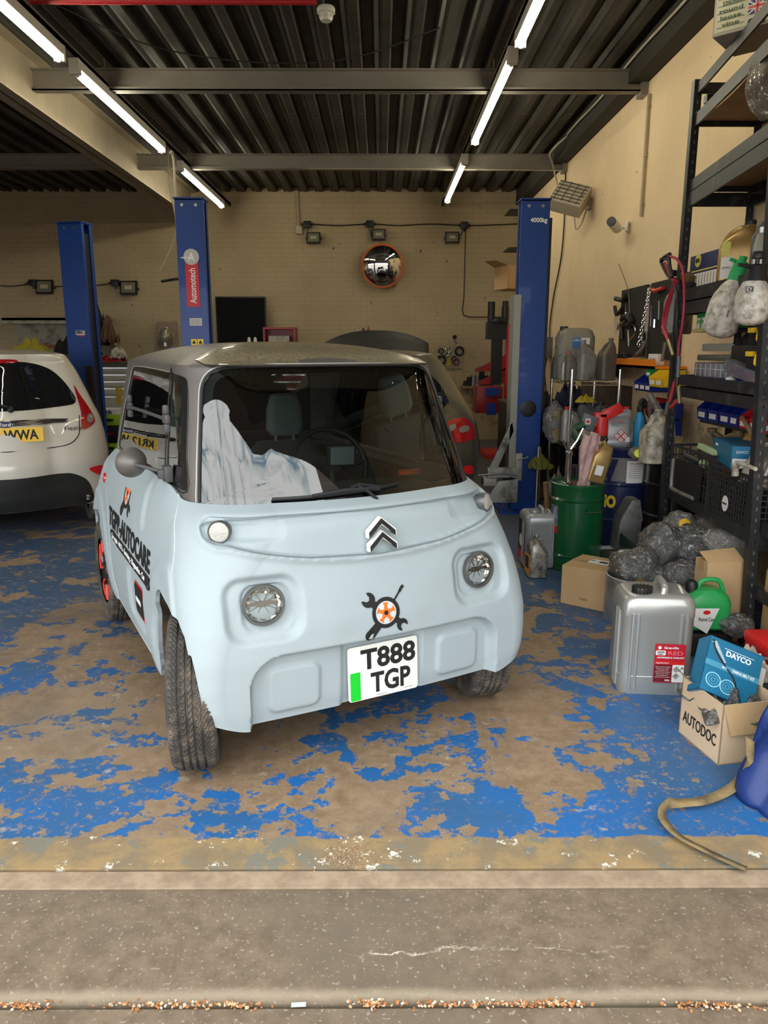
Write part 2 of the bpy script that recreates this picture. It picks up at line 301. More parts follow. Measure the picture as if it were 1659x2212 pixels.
# deck sheet laps with their row of fixings
mb=MB()
for yy in (5.55,8.6): 
    for i in range(49): xx=-9.6+.245*i; mb.box((xx+.09,yy,CE-.011),(.055,.012,.004)); mb.box((xx+.09,yy+.12,CE-.011),(.06,.004,.003))
struct(mb.build('trim_5',mat('deck_fixings',(.16,.15,.13),.5,.5)))
PUR=mat('galvanised_beam',(.27,.245,.215),.5,.55,var=.12,scale=3)
def ibeam(a,b,h,fw,name,axis,m=PUR,t=.012):
    mb=MB()
    if axis=='x':
        (x0,y,z),(x1,_,_)=a,b; mb.b2((x0,y-t/2,z-h),(x1,y+t/2,z)); mb.b2((x0,y-fw/2,z-t),(x1,y+fw/2,z)); mb.b2((x0,y-fw/2,z-h),(x1,y+fw/2,z-h+t)); mb.b2((x0,y-fw/2,z-h),(x1,y-fw/2+.008,z-h+.03))
    else:
        (x,y0,z),(_,y1,_)=a,b; mb.b2((x-t/2,y0,z-h),(x+t/2,y1,z)); mb.b2((x-fw/2,y0,z-t),(x+fw/2,y1,z)); mb.b2((x-fw/2,y0,z-h),(x+fw/2,y1,z-h+t))
    return struct(mb.build(name,m,sm=False))
for i,yy in enumerate((4.15,7.1,9.95)):
    if i: ibeam((-9.4,yy,3.83),(2.28,yy,3.83),.175,.09,'trim_%d'%(6+i),'x')
ibeam((-3.0,2.0,CE-.01),(-3.0,12.6,CE-.01),.44,.2,'trim_9','y',mat('big_beam',(.30,.25,.18),.55,.4,var=.15,scale=3))
mb=MB(); mb.b2((2.14,2,3.72),(2.3,12.6,CE+.02)); struct(mb.build('trim_10',mat('eaves_gap_shade',(.03,.027,.022),.8)))  # dark strip standing in for the shadowed gap between deck and wall
mb=MB(); mb.tube([(2.12,y,CE-.06+.012*math.sin(y*3)) for y in np.linspace(2.2,9.2,30)],.011); mb.tube([(2.12,9.2,CE-.07),(2.0,9.5,3.75),(2.12,9.9,3.7),(2.27,9.9,3.2)],.011,smooth=5)
tag(mb.build('conduit_cable',mat('grey_cable',(.42,.38,.3),.5)),'pale cable clipped along the corrugated roof beside the right wall','cable')
# brackets where the purlin meets the wall
mb=MB(); mb.b2((2.24,7.03,3.62),(2.3,7.17,3.85)); mb.b2((2.24,9.88,3.62),(2.3,10.02,3.85)); struct(mb.build('trim_11',PUR))
# vertical pipes on the right wall
for y0,z0,z1,lb in ((6.95,2.62,3.6,'thin pipe running down the right wall from the nearer roof beam to the camera'),(4.15,1.2,3.9,'thin pipe down the right wall behind the tall rack')):
    mb=MB(); mb.cyl((2.28,y0,z0),(2.28,y0,z1),.014); 
    for q in range(3): mb.box((2.285,y0,z0+.1+q*(z1-z0-.2)/2),(.03,.05,.012))
    tag(mb.build('wall_pipe',mat('wall_pipe_paint',(.42,.34,.23),.6)),lb,'pipe')
# ---------------- fluorescent battens on trunking ----------------
TU=mat('tube_light',(1,.93,.70),.4,emit=TUBE); FX=mat('batten_body',(.62,.6,.54),.45)
def batten(label,x,y0,y1,z=3.6,grp='fluorescent battens under the roof'):
    t=thing('fluorescent_batten',label,'light',(x,y0,z),group=grp); l=y1-y0
    mb=MB(); mb.b2((-.035,0,0),(.035,l,.07)); mb.b2((-.04,-.002,-.045),(.04,.05,.07)); mb.b2((-.04,l-.035,-.045),(.04,l+.002,.07)); mb.build('housing',FX,t,bev=.004)
    mb=MB(); mb.cyl((0,.045,-.032),(0,l-.03,-.032),.019,n=14); mb.build('tube',TU,t)
    mb=MB(); mb.cyl((0,.038,-.032),(0,.06,-.032),.023,n=14); mb.cyl((0,l-.045,-.032),(0,l-.028,-.032),.023,n=14); mb.build('end_cap',FX,t)
for lb,x,a,b in (('left row of lights, the batten nearest the door',-2.37,3.75,6.14),('left row of lights, the middle full-length batten',-2.36,6.36,8.75),('left row of lights, the batten nearest the back wall',-2.38,9.55,11.95),
                 ('right row of lights, the batten nearest the door',.985,3.5,5.87),('right row of lights, the middle full-length batten',.98,6.12,8.42),('right row of lights, the batten nearest the back wall',.965,9.22,11.55)):
    batten('long white fluorescent batten, '+lb,x,a,b)
for x,lb in ((-2.37,'left'),(.975,'right')):
    mb=MB(); mb.b2((x-.022,2.5,3.68),(x+.022,12.5,3.72)); mb.b2((x-.022,2.5,3.68),(x-.018,12.5,3.74)); mb.b2((x+.018,2.5,3.68),(x+.022,12.5,3.74))
    for y in (3,5.2,7.1,9.95,12): mb.cyl((x,y,3.7),(x,y,CE),.006)
    tag(mb.build('lighting_trunking',mat('trunking_metal',(.22,.19,.15),.6,.4)),'brown steel trunking carrying the %s row of battens'%lb,'rail')
p=P(690,3,z=3.8); mb=MB(); mb.cyl((-6,p.y,3.8),(p.x-.02,p.y,3.8),.022); 
for q in range(8): mb.box((-5.8+q*.75,p.y,3.83),(.03,.05,.05))
tag(mb.build('alarm_conduit',mat('red_conduit',(.4,.015,.02),.4)),'red alarm conduit running across under the roof at the top of the picture','pipe')
t=thing('smoke_detector','round white smoke detector hanging beside the end of the red conduit','smoke detector',(p.x+.045,p.y-.01,3.73))
mb=MB(); mb.lathe([(.02,.03),(.055,.03),(.062,.02),(.062,-.005),(.05,-.012),(.02,-.012)]); mb.build('base',FX,t); mb=MB(); mb.lathe([(.044,-.012),(.044,-.04),(.036,-.055),(.01,-.056)],n=20)
for q in range(10): mb.box((.045*math.cos(q*PI/5),.045*math.sin(q*PI/5),-.028),(.006,.01,.02),(0,0,q*PI/5))
mb.build('sensor_head',FX,t)
mb=MB(); mb.tube([P(100,0,z=3.88),P(330,100,z=3.84),P(560,135,z=3.8),P(760,125,z=3.83),P(950,60,z=3.88)],.006,smooth=6); tag(mb.build('slack_cable',BLACK),'slack black cable drooping across the corrugated roof','cable')
mb=MB(); mb.tube([(-.9,9.9,3.66),(.3,9.9,3.655),(1.2,9.9,3.65),(2.25,9.9,3.64)],.008,smooth=6); tag(mb.build('beam_cable',mat('grey_cable',(.42,.38,.3))),'thin pale cable clipped along the farther roof beam','cable')
AM=1.209
def tabl(rows):
    zs=np.array([r[0] for r in rows]);X=np.linspace(zs[0],zs[-1],301)
    out=[]
    for k in range(1,len(rows[0])):
        y=np.interp(X,zs,[r[k] for r in rows])
        for _ in range(60): y[1:-1]=(y[:-2]+2*y[1:-1]+y[2:])/4
        out.append(y)
    return lambda z:[float(np.interp(z,X,y)) for y in out]
# z, half width, front offset, corner radius, crown
BODY=tabl([(.225,.668,.050,.10,.02),(.27,.68,.040,.10,.025),(.36,.693,.035,.11,.03),(.46,.697,.033,.12,.035),(.56,.695,.042,.15,.035),(.65,.69,.060,.18,.035),
 (.74,.68,.082,.22,.035),(.82,.664,.094,.27,.035),(.885,.645,.103,.29,.035),(.91,.633,.116,.29,.04),(.935,.618,.160,.28,.045),(.955,.603,.205,.26,.05)])
CAB=tabl([(.94,.592,.205,.25,.05),(1.1,.578,.295,.245,.045),(1.25,.56,.385,.235,.04),(1.38,.543,.462,.22,.033),(1.42,.538,.486,.21,.03)])
def vfront(T,u,z):
    A,F,r,c=T(z);a=abs(u);k=A-r
    v=F+c*(min(a,k)/k)**2
    if a>k: d=min(a-k,r*.9999);v+=r-math.sqrt(r*r-d*d)
    return v
def uside(T,v,z,M=AM):
    A,F,r,c=T(z)
    if v>M: v=2*M-v
    e=F+c+r
    if v>=e: return A
    d=min(e-v,r);return (A-r)+math.sqrt(max(0,r*r-d*d))
FIE=tabl([(.20,.70,.14,.32,.06),(.32,.77,.06,.38,.10),(.45,.79,.02,.46,.12),(.58,.795,.0,.48,.12),(.66,.79,.03,.48,.11),(.80,.775,.07,.46,.11),(.93,.75,.11,.44,.12),(1.0,.72,.155,.42,.13),(1.15,.665,.255,.38,.14),(1.30,.61,.365,.34,.14),(1.39,.56,.44,.32,.12),(1.41,.55,.40,.32,.12),(1.44,.52,.42,.3,.12)])
FOC=tabl([(.20,.78,.15,.22,.05),(.32,.86,.06,.26,.08),(.45,.90,.02,.32,.09),(.60,.91,.0,.36,.09),(.72,.905,.04,.38,.08),(.85,.885,.06,.42,.08),(.98,.82,.08,.44,.10),(1.08,.765,.16,.42,.11),(1.22,.69,.30,.40,.12),(1.36,.60,.43,.36,.12),(1.40,.56,.42,.34,.10),(1.43,.53,.44,.32,.10)])
FIEP=(-2.83,5.66,math.radians(27)); FOCP=(-.03,6.18,0.0)
# ---------------- the small electric car ----------------
CARX,CARY,CARA=.0392,2.4766,.4871
ami=thing('microcar','small boxy pale-blue two-seat electric microcar with dark grey cab, parked angled in the open doorway','car',(CARX,CARY,0),CARA)
_ur=Vector((math.cos(CARA),math.sin(CARA),0)); _vr=Vector((-math.sin(CARA),math.cos(CARA),0)); _q=Vector((CARX,CARY,0))
def carP(px,py,u=None,v=None,z=None):
    d=ray(px,py); o=Vector((0,0,CAMH))-_q
    t=(u-o.dot(_ur))/d.dot(_ur) if u is not None else (v-o.dot(_vr))/d.dot(_vr) if v is not None else (z-o.z)/d.z
    p=o+d*t; return Vector((p.dot(_ur),p.dot(_vr),p.z))
PAINT=mat('pale_blue_body',(.355,.412,.44),.5,bump=.04,bscale=300,spec=.4,var=.03,scale=3,dirt=(.315,.36,.38),dscale=2,damt=.3)
CABM=mat('dark_grey_cab',(.15,.135,.125),.42,.4,bump=.08,bscale=350,spec=.5)
def sst(x,a,b):
    t=max(0,min(1,(x-a)/(b-a))); return t*t*(3-2*t)
def sdr(x,y,cx,cy,hx,hy,r):
    qx=abs(x-cx)-hx+r; qy=abs(y-cy)-hy+r
    return math.hypot(max(qx,0),max(qy,0))+min(max(qx,qy),0)-r
def disp_front(u,z):
    a=abs(u); d=0
    hs=sdr(a,z,.435,.634,.125,.10,.06); d+=.022*sst(-hs,-.016,.016)                         # headlamp recess
    hs=sdr(a,z,.42,.634,.085,.078,.05); d+=.010*sst(-hs,-.003,.007)
    zt=.926; zb=.772+.066*min(1,(a/.52))**2.2; zc,hh=(zt+zb)/2,(zt-zb)/2
    bs=sdr(a,z,0,zc,.588,hh,min(.05,hh)); d+=.018*sst(-bs,0,.008); d-=.010*sst(bs,.030,.0)*sst(bs,-.002,.006)
    ps=sdr(a,z,.43,.882,.105,.034,.028); d+=.022*sst(-ps,-.004,.012)*sst(a,.30,.44)
    ls=sdr(a,z,0,.21,.503-.1*max(0,z-.3)*0,.268,.12); d+=.040*sst(-ls,-.002,.024)+.008*sst(-ls,0,.006)
    pl=sdr(u,z,.008,.335,.170,.133,.02); d+=.016*sst(-pl,-.002,.022)
    for sx in (-1,1): pd=sdr(u*sx,z,.335,.335,.095,.083,.035); d-=.012*sst(-pd,-.006,.010)
    d+=.012*sst(z,.74,.775)*sst(z,.70,.735)*0
    return d
def disp_side(v,z):
    d=0; ps=sdr(v,z,.85,.855,.045,.085,.04); d+=.012*sst(-ps,-.015,.015)
    ps=sdr(v,z,1.0,.44,.17,.12,.05); d+=.014*sst(-ps,-.01,.012)
    for c in (.345,2*AM-.345):
        e=math.hypot((v-c)/.30,(z-.295)/.335); d-=.010*sst(e,1.42,1.30)*sst(e,.9,1.0)
    ds=sst(z,.70,.5); d-=.0
    return d
def perim(T,z,disp=True):
    A,F,r,c=T(z); pts=[]
    nf,nc,ns=180,44,150
    for i in range(nf): pts.append((-(A-r)+2*(A-r)*i/(nf-1),None))
    def corner(k): th=PI/2*k/(nc+1); return (A-r)+r*math.sin(th), F+c+r-r*math.cos(th)
    q=[]
    for u,_ in pts: q.append((u,vfront(T,u,z),0))
    for k in range(1,nc+1): a,b=corner(k); q.append((a,b,k/(nc+1)))
    e=F+c+r
    for i in range(ns): q.append((A,e+(2*AM-2*e)*i/(ns-1),1))
    half=q[:]; 
    front=[x for x in q[:nf]]; cr=q[nf:nf+nc]; sd=q[nf+nc:]
    full=front+cr+sd
    full+=[(a,2*AM-b,k) for a,b,k in reversed(cr)]
    full+=[(-a,2*AM-b,0) for a,b,k in front]           # rear, from +u to -u
    full+=[(-a,2*AM-b,k) for a,b,k in cr]
    full+=[(-a,b,1) for a,b,k in reversed(sd)]
    full+=[(-a,b,k) for a,b,k in reversed(cr)]
    return full
def body_grid(T,zlo,zhi,nz,disp,ztop=None,zbot=None):
    mb=MB(); loops=[]
    for j in range(nz):
        s=j/(nz-1); base=perim(T,zlo+(zhi-zlo)*s); lp=[]
        for (u,v,k) in base:
            z=zlo+(zhi-zlo)*s
            if disp:
                zz=z; fr=v if v<AM else 2*AM-v
                if zbot: z+= (1-s)**4*zbot(u,fr)
                if ztop: z+= s**6*ztop(u,fr)
                w=1-sst(k,.55,1)
                df=disp_front(u,zz)*w if w>0 else 0
                ds=disp_side(v,zz)*sst(k,.9,1) 
                th=k*PI/2; su=1 if u>0 else -1; sv=1 if v<AM else -1
                v=v+sv*df*1.0; u=u-su*(ds+df*math.sin(th)*.3)
            lp.append((u,v,z))
        loops.append(lp)
    mb.loft(loops,cap=False); return mb
zb=lambda u,fr: .045*sst(abs(u),.50,.66) if fr<.6 else .012
zt=lambda u,fr: .030*sst(fr,.42,.62)
body=body_grid(BODY,.222,.955,128,True,zt,zb).build('body_shell',PAINT,ami,ang=60)
def trim_mesh(o,fn):
    """cut away everything where fn(co)<0, splitting faces exactly on fn=0"""
    bm=bmesh.new(); bm.from_mesh(o.data); val={v:fn(v.co) for v in bm.verts}; newv=set()
    for e in list(bm.edges):
        a,b=e.verts; fa,fb=val[a],val[b]
        if (fa<0)!=(fb<0):
            lo,hi=a.co.copy(),b.co.copy(); t0,t1=0,1
            for _ in range(14):
                t=(t0+t1)/2
                if (fn(lo.lerp(hi,t))<0)==(fa<0): t0=t
                else: t1=t
            ne,nv=bmesh.utils.edge_split(e,a,max(.001,min(.999,t0))); newv.add(nv); val[nv]=0
    for f in list(bm.faces):
        q=[v for v in f.verts if v in newv]
        if len(q)==2 and not any(set(e.verts)==set(q) for e in f.edges):
            try: bmesh.utils.face_split(f,q[0],q[1])
            except ValueError: pass
    bmesh.ops.delete(bm,geom=[f for f in bm.faces if all(val[v]<=0 for v in f.verts)],context='FACES')
    bm.to_mesh(o.data); bm.free()
AZ=[.2,.236,.281,.346,.409,.484,.559,.60,.623,.637,.645]; AF=[.112,.112,.114,.116,.118,.128,.166,.214,.297,.40,.44]; AB=[.645,.635,.615,.585,.555,.53,.515,.508,.495,.46,.44]
UZ=[.2,.236,.281,.346,.409,.484,.52]; UC=[.600,.617,.640,.656,.663,.671,.674]
def arch(p):
    if abs(p.x)<.46 or p.z<-.1: return 1
    y=p.y if p.y<AM else 2*AM-p.y
    b=float(np.interp(p.z,AZ,AB))
    if p.z<.505: return max(float(np.interp(p.z,UZ,UC))-abs(p.x) if y<.3 else -1,y-b)*4
    return max(float(np.interp(p.z,AZ,AF))-y,y-b,p.z-.645)*4
trim_mesh(body,arch)
so=body.modifiers.new('s','SOLIDIFY'); so.thickness=.016; so.offset=-1
cuts=[]
def cutter(o2,a,b,axis):
    mb=MB(); mb.prism(o2,a,b,axis); o=mb.build('cut',BLACK,ami,sm=False); return o
apply_mods(body)
# ---- cab ----
def smooth_poly(p,k=5): return [tuple(q)[:2] for q in crom([Vector((a,b,0)) for a,b in p],k,True)]
WS=[(-.553,.957),(-.543,1.02),(-.532,1.085),(-.517,1.165),(-.502,1.241),(-.491,1.30),(-.478,1.352),(-.452,1.389),(-.405,1.408),(-.30,1.413),(-.15,1.414),(0,1.414)]
WSO=WS+[(-a,b) for a,b in reversed(WS[:-1])]+[(.545,.948),(.45,.938),(.3,.934),(.15,.933),(0,.933),(-.15,.933),(-.3,.934),(-.45,.938),(-.545,.948)]
SGO=[(.455,.984),(.50,1.10),(.56,1.26),(.598,1.345),(.625,1.374),(.70,1.386),(.90,1.394),(1.2,1.400),(1.45,1.401),(1.54,1.397),(1.585,1.375),(1.66,1.28),(1.75,1.16),(1.83,1.05),(1.862,1.0),(1.84,.985),(1.6,.978),(1.2,.975),(.8,.975),(.6,.978)]
loops=[]
for z in np.linspace(.93,1.42,40): loops.append([(u,v,z) for u,v,k in perim(CAB,max(z,.94))][::2])
top=loops[-1]
def dome(s): return 1.42+.088*(1-(1-s)**2.4)
A0,F0,r0,c0=CAB(1.42)
rl=[]
for s in np.linspace(.03,1,26):
    k=1-.985*s**1.15; rl.append([(u*k,AM+(v-AM)*k,dome(min(1,s*1.0)) ) for u,v,z in top])
mb=MB(); mb.loft(loops+rl,cap=False); mb.f.append(tuple(len(mb.v)-len(top)+i for i in range(len(top))))
cab=mb.build('cab_frame',CABM,ami,ang=50)
so=cab.modifiers.new('s','SOLIDIFY'); so.thickness=.022; so.offset=-1
c1=cutter(WSO,-1,3.6,'y'); 
c2=cutter(SGO,-1,1,'x')
for c in (c1,c2):
    m=cab.modifiers.new('b','BOOLEAN'); m.operation='DIFFERENCE'; m.solver='EXACT'; m.object=c
apply_mods(cab)
for c in cuts+[c1,c2]: bpy.data.objects.remove(c)
for o in (body,cab):
    bm=bmesh.new(); bm.from_mesh(o.data)
    for f in bm.faces: f.smooth=True
    for e in bm.edges: e.smooth=not(e.is_manifold and e.calc_face_angle(0)>R(48))
    bm.to_mesh(o.data); bm.free()
def SF(T,off=0,rear=False):
    def f(u,z): v=vfront(T,u,z)+off; return (u,2*AM-v if rear else v,z)
    return f
def SS(T,sgn=-1,off=0):
    def f(v,z): return (sgn*(uside(T,v,z)-off),v,z)
    return f
def patch(o2,f,rings=14,inner=0,sub=3):
    """sheet over a smooth outline, following surface f"""
    o2=list(o2); cx=sum(a for a,b in o2)/len(o2); cy=sum(b for a,b in o2)/len(o2); n=len(o2); mb=MB()
    for k in range(rings+1):
        t=inner+(1-inner)*k/rings
        if t==0: t=.001
        for a,b in o2: mb.v.append(f(cx+(a-cx)*t,cy+(b-cy)*t))
    for k in range(rings):
        for i in range(n): mb.f.append((k*n+i,k*n+(i+1)%n,(k+1)*n+(i+1)%n,(k+1)*n+i))
    if not inner: mb.f.append(tuple(range(n)))
    return mb
def shrink(o2,d):
    """inset an outline by d"""
    n=len(o2); out=[]
    ar=sum(o2[i][0]*o2[(i+1)%n][1]-o2[(i+1)%n][0]*o2[i][1] for i in range(n)); s=1 if ar>0 else -1
    for i in range(n):
        a,b,c=Vector(o2[i-1]),Vector(o2[i]),Vector(o2[(i+1)%n]); t=(c-a).normalized(); out.append((b.x-s*t.y*d,b.y+s*t.x*d))
    return out
def ringmb(o2,i2,f):
    n=len(o2); mb=MB(); mb.v=[f(*p) for p in o2]+[f((p[0]+q[0])/2,(p[1]+q[1])/2) for p,q in zip(o2,i2)]+[f(*p) for p in i2]
    for k in range(2):
        for i in range(n): mb.f.append((k*n+i,k*n+(i+1)%n,(k+1)*n+(i+1)%n,(k+1)*n+i))
    return mb
GL=glassmat('car_glass',(.62,.70,.67),0,1.9); SGL=glassmat('side_glass',(.70,.76,.74),0,1.36); FRIT=mat('glass_border_black',(.010,.011,.011),.25)
CABX=tabl([(.92,.594,.193,.25,.05),(.94,.592,.205,.25,.05),(1.1,.578,.295,.245,.045),(1.25,.56,.385,.235,.04),(1.38,.543,.462,.22,.033),(1.42,.538,.486,.21,.03)])
wo2=smooth_poly(WSO,3)
patch(wo2,SF(CABX,.004),16).build('windscreen',GL,ami)
inn=smooth_poly([(-.50,1.0),(-.49,1.06),(-.475,1.20),(-.455,1.32),(-.43,1.368),(-.38,1.384),(-.2,1.388),(0,1.389),(.2,1.388),(.38,1.384),(.43,1.368),(.455,1.32),(.475,1.20),(.49,1.06),(.50,1.0),(.47,.975),(.3,.968),(0,.966),(-.3,.968),(-.47,.975)],4)
# border ring: match point counts by angle
def resamp(o2,n,c=(0,1.18)):
    out=[]; m=len(o2)
    for k in range(n):
        a=2*PI*k/n-PI; d=(math.cos(a),math.sin(a)); best=None
        for i in range(m):
            p,q=o2[i],o2[(i+1)%m]; ex,ey=q[0]-p[0],q[1]-p[1]; den=d[0]*ey-d[1]*ex
            if abs(den)<1e-12: continue
            t=((p[0]-c[0])*ey-(p[1]-c[1])*ex)/den; s=((p[0]-c[0])*d[1]-(p[1]-c[1])*d[0])/den
            if t>0 and -1e-6<=s<=1+1e-6 and (best is None or t>best): best=t
        out.append((c[0]+d[0]*best,c[1]+d[1]*best))
    return out
oW=resamp(wo2,160); iW=resamp(inn,160)
ringmb(oW,iW,SF(CABX,.007)).build('windscreen_border',FRIT,ami)
mb=MB(); mb.tube([SF(CABX,.001)(*p) for p in shrink(wo2,-.002)],.0055,closed=True); mb.build('windscreen_seal',RUB,ami)
TRM=mat('pale_trim',(.42,.42,.41),.4,.3)
mb=MB(); mb.tube([SF(CABX,-.001)(*p) for p in shrink(wo2,-.010)],.0028,closed=True,n=6); mb.build('windscreen_trim',TRM,ami)
patch(wo2,SF(CABX,.004,True),12).build('rear_window',GL,ami); mb=MB(); mb.tube([SF(CABX,.001,True)(*p) for p in wo2],.008,closed=True); mb.build('rear_window_seal',RUB,ami)
for s in (-1,1):
    f=SS(CABX,s,.004)
    door=smooth_poly([(.772,.982),(.772,1.38),(.80,1.391),(1.2,1.400),(1.45,1.401),(1.54,1.397),(1.585,1.375),(1.66,1.28),(1.75,1.16),(1.83,1.05),(1.862,1.0),(1.84,.985),(1.6,.980),(1.2,.978),(.8,.978)],3)
    d=patch(door,f,6).build('side_window',SGL,ami); mb=MB(); mb.tube([SS(CABX,s,-.001)(*p) for p in door],.0018,closed=True,n=6); mb.build('window_edge',TRM,d)
    q=smooth_poly([(.455,.984),(.50,1.10),(.56,1.26),(.598,1.345),(.625,1.374),(.70,1.386),(.75,1.389),(.765,1.38),(.765,.98),(.74,.978),(.6,.978)],3)
    qi=smooth_poly([(.53,1.03),(.56,1.12),(.605,1.25),(.635,1.325),(.655,1.345),(.715,1.35),(.735,1.34),(.735,1.04),(.715,1.02),(.62,1.018),(.55,1.02)],3)
    c=(.66,1.15); ringmb(resamp(q,90,c),resamp(qi,90,c),f).build('quarter_window_frame',FRIT,ami)
    patch(resamp(qi,60,c),f,4).build('quarter_window',GL,ami)
    mb=MB(); mb.tube([SS(CABX,s,-.002)(*p) for p in q],.0025,closed=True,n=6); mb.build('window_edge',FRIT,ami)
    # flip-up window hinge bar with its two brackets
    mb=MB(); mb.tube([(s*.60,.66,1.225),(s*.605,1.05,1.228),(s*.60,1.41,1.222)],.007,smooth=4)
    hb=mb.build('window_bar',mat('grey_hinge_plastic',(.075,.072,.072),.45),ami)
    for v in (.66,1.41):
        mb=MB(); 
        for dz,hh,w in ((0,.035,.050),(.034,.034,.030),(-.034,.034,.032)): mb.box((s*.594,v,1.225+dz),(.022,w,hh))
        mb.build('bracket',MATS['grey_hinge_plastic'],hb,bev=.008)
# ---- roof panel, dusty ----
RP=mat('dusty_roof_panel',(.13,.105,.07),.30,.1,dirt=(.40,.33,.20),dscale=75,damt=.7,coat=.4)
ro=rrect(.95,1.66,.26,10,0,AM)
def roofz(x,y):
    # height of the dome at plan position
    k=0
    lo,hi=0,1
    for _ in range(24):
        m=(lo+hi)/2; kk=1-.985*m**1.15
        A,F,r,c=A0,F0,r0,c0; X,Y=x/kk,AM+(y-AM)/kk
        inside=abs(X)<=A and (vfront(CAB,min(max(X,-A+1e-4),A-1e-4),1.42)<=Y<=2*AM-vfront(CAB,min(max(X,-A+1e-4),A-1e-4),1.42))
        if inside: lo=m
        else: hi=m
    return dome(lo)
patch(ro,lambda x,y:(x,y,roofz(x,y)+.003),14).build('roof_panel',RP,ami)
mb=MB(); mb.tube([(x,y,roofz(x,y)+.0) for x,y in ro],.003,closed=True,n=6); mb.build('roof_seam',RUB,ami)
# ---- seams ----
SEAM=mat('panel_gap_highlight',(.50,.55,.57),.6)  # pale colour paints in the highlight along the panel gaps
for s in (-1,1):
    # door gap lines follow points measured on the shell, (v,z)
    for pts in ([(.50,.97),(.45,.935),(.385,.87),(.345,.82),(.315,.75),(.305,.70),(.303,.65)],[(1.98,.95),(1.944,.87),(1.80,.78),(1.706,.694),(1.655,.55),(1.635,.402),(1.60,.30),(1.52,.258),(.80,.262),(.66,.28)]):
        q=crom([Vector((a,b,0)) for a,b in pts],7)
        mb=MB(); mb.tube([SS(BODY,s,-.0+.0005)(p.x,min(p.y,.955))[:2]+(p.y,) for p in q],.0022,n=6); mb.build('door_gap',SEAM,ami)
    q=crom([Vector((a,b,0)) for a,b in ((.42,.915),(.50,.885),(.60,.90),(.66,.945),(.62,.975))],6); mb=MB(); mb.tube([SS(BODY,s,.0012)(p.x,min(p.y,.955))[:2]+(p.y,) for p in q],.0022,n=6); mb.build('filler_gap',SEAM,ami)
def bandpts():
    out=[]
    for k in range(64):
        t=2*PI*k/64; c,s_=math.cos(t),math.sin(t); u=.590*math.copysign(abs(c)**.35,c)
        zt,zb=.926,.772+.066*min(1,(abs(u)/.52))**2.2; zc,hh=(zt+zb)/2,(zt-zb)/2; z=zc+(hh-.002)*math.copysign(abs(s_)**.55,s_)
        u=u if abs(u)>.01 else 0; out.append((u,z))
    return out
mb=MB(); mb.tube([(u,vfront(BODY,max(-.60,min(.60,u)),z)-.004,z) for u,z in bandpts()],.0026,closed=True,n=6); mb.build('front_band_gap',mat('band_gap',(.20,.235,.25),.8),ami)
# ---- lettering on the door ----
def map_side(me,v0,z0,off=.0016,sgn=-1):
    for v in me.vertices:
        a,b,c=v.co; vv=v0-a; zz=z0+b; u=uside(BODY,vv,zz)+disp_side(vv,zz)*-1+off+c; v.co=(sgn*u,vv,zz)
    return me
def stick(me,name,m): me.materials.clear(); me.materials.append(m); o=bpy.data.objects.new(name,me); COL.objects.link(o); o.parent=ami; return o
stick(map_side(text_mesh('TGPP-AUTOCARE',.1,.0003,bold=.0035,width=.99,height=.092),1.152,.683,.003),'door_lettering',INK)
bar=[(-.5,.012),(-.47,.026),(-.40,.030),(-.30,.026),(.38,.026),(.44,.024),(.495,.012),(.495,-.006),(.45,-.020),(.38,-.026),(-.30,-.026),(-.40,-.020),(-.48,-.014),(-.5,0)]
mb=MB(); bb=[(1.10-a,.600+b) for a,b in bar]
o=patch(bb,lambda v,z:(-(uside(BODY,v,z)-disp_side(v,z)+.003),v,z),3).build('door_strapline_band',INK,ami)
stick(map_side(text_mesh('Car repair - MOTs - Servicing - Diagnostics - Cambelts',.05,.0003,bold=.0012,width=.90,height=.034),1.095,.600,.0055),'door_strapline',WINK)
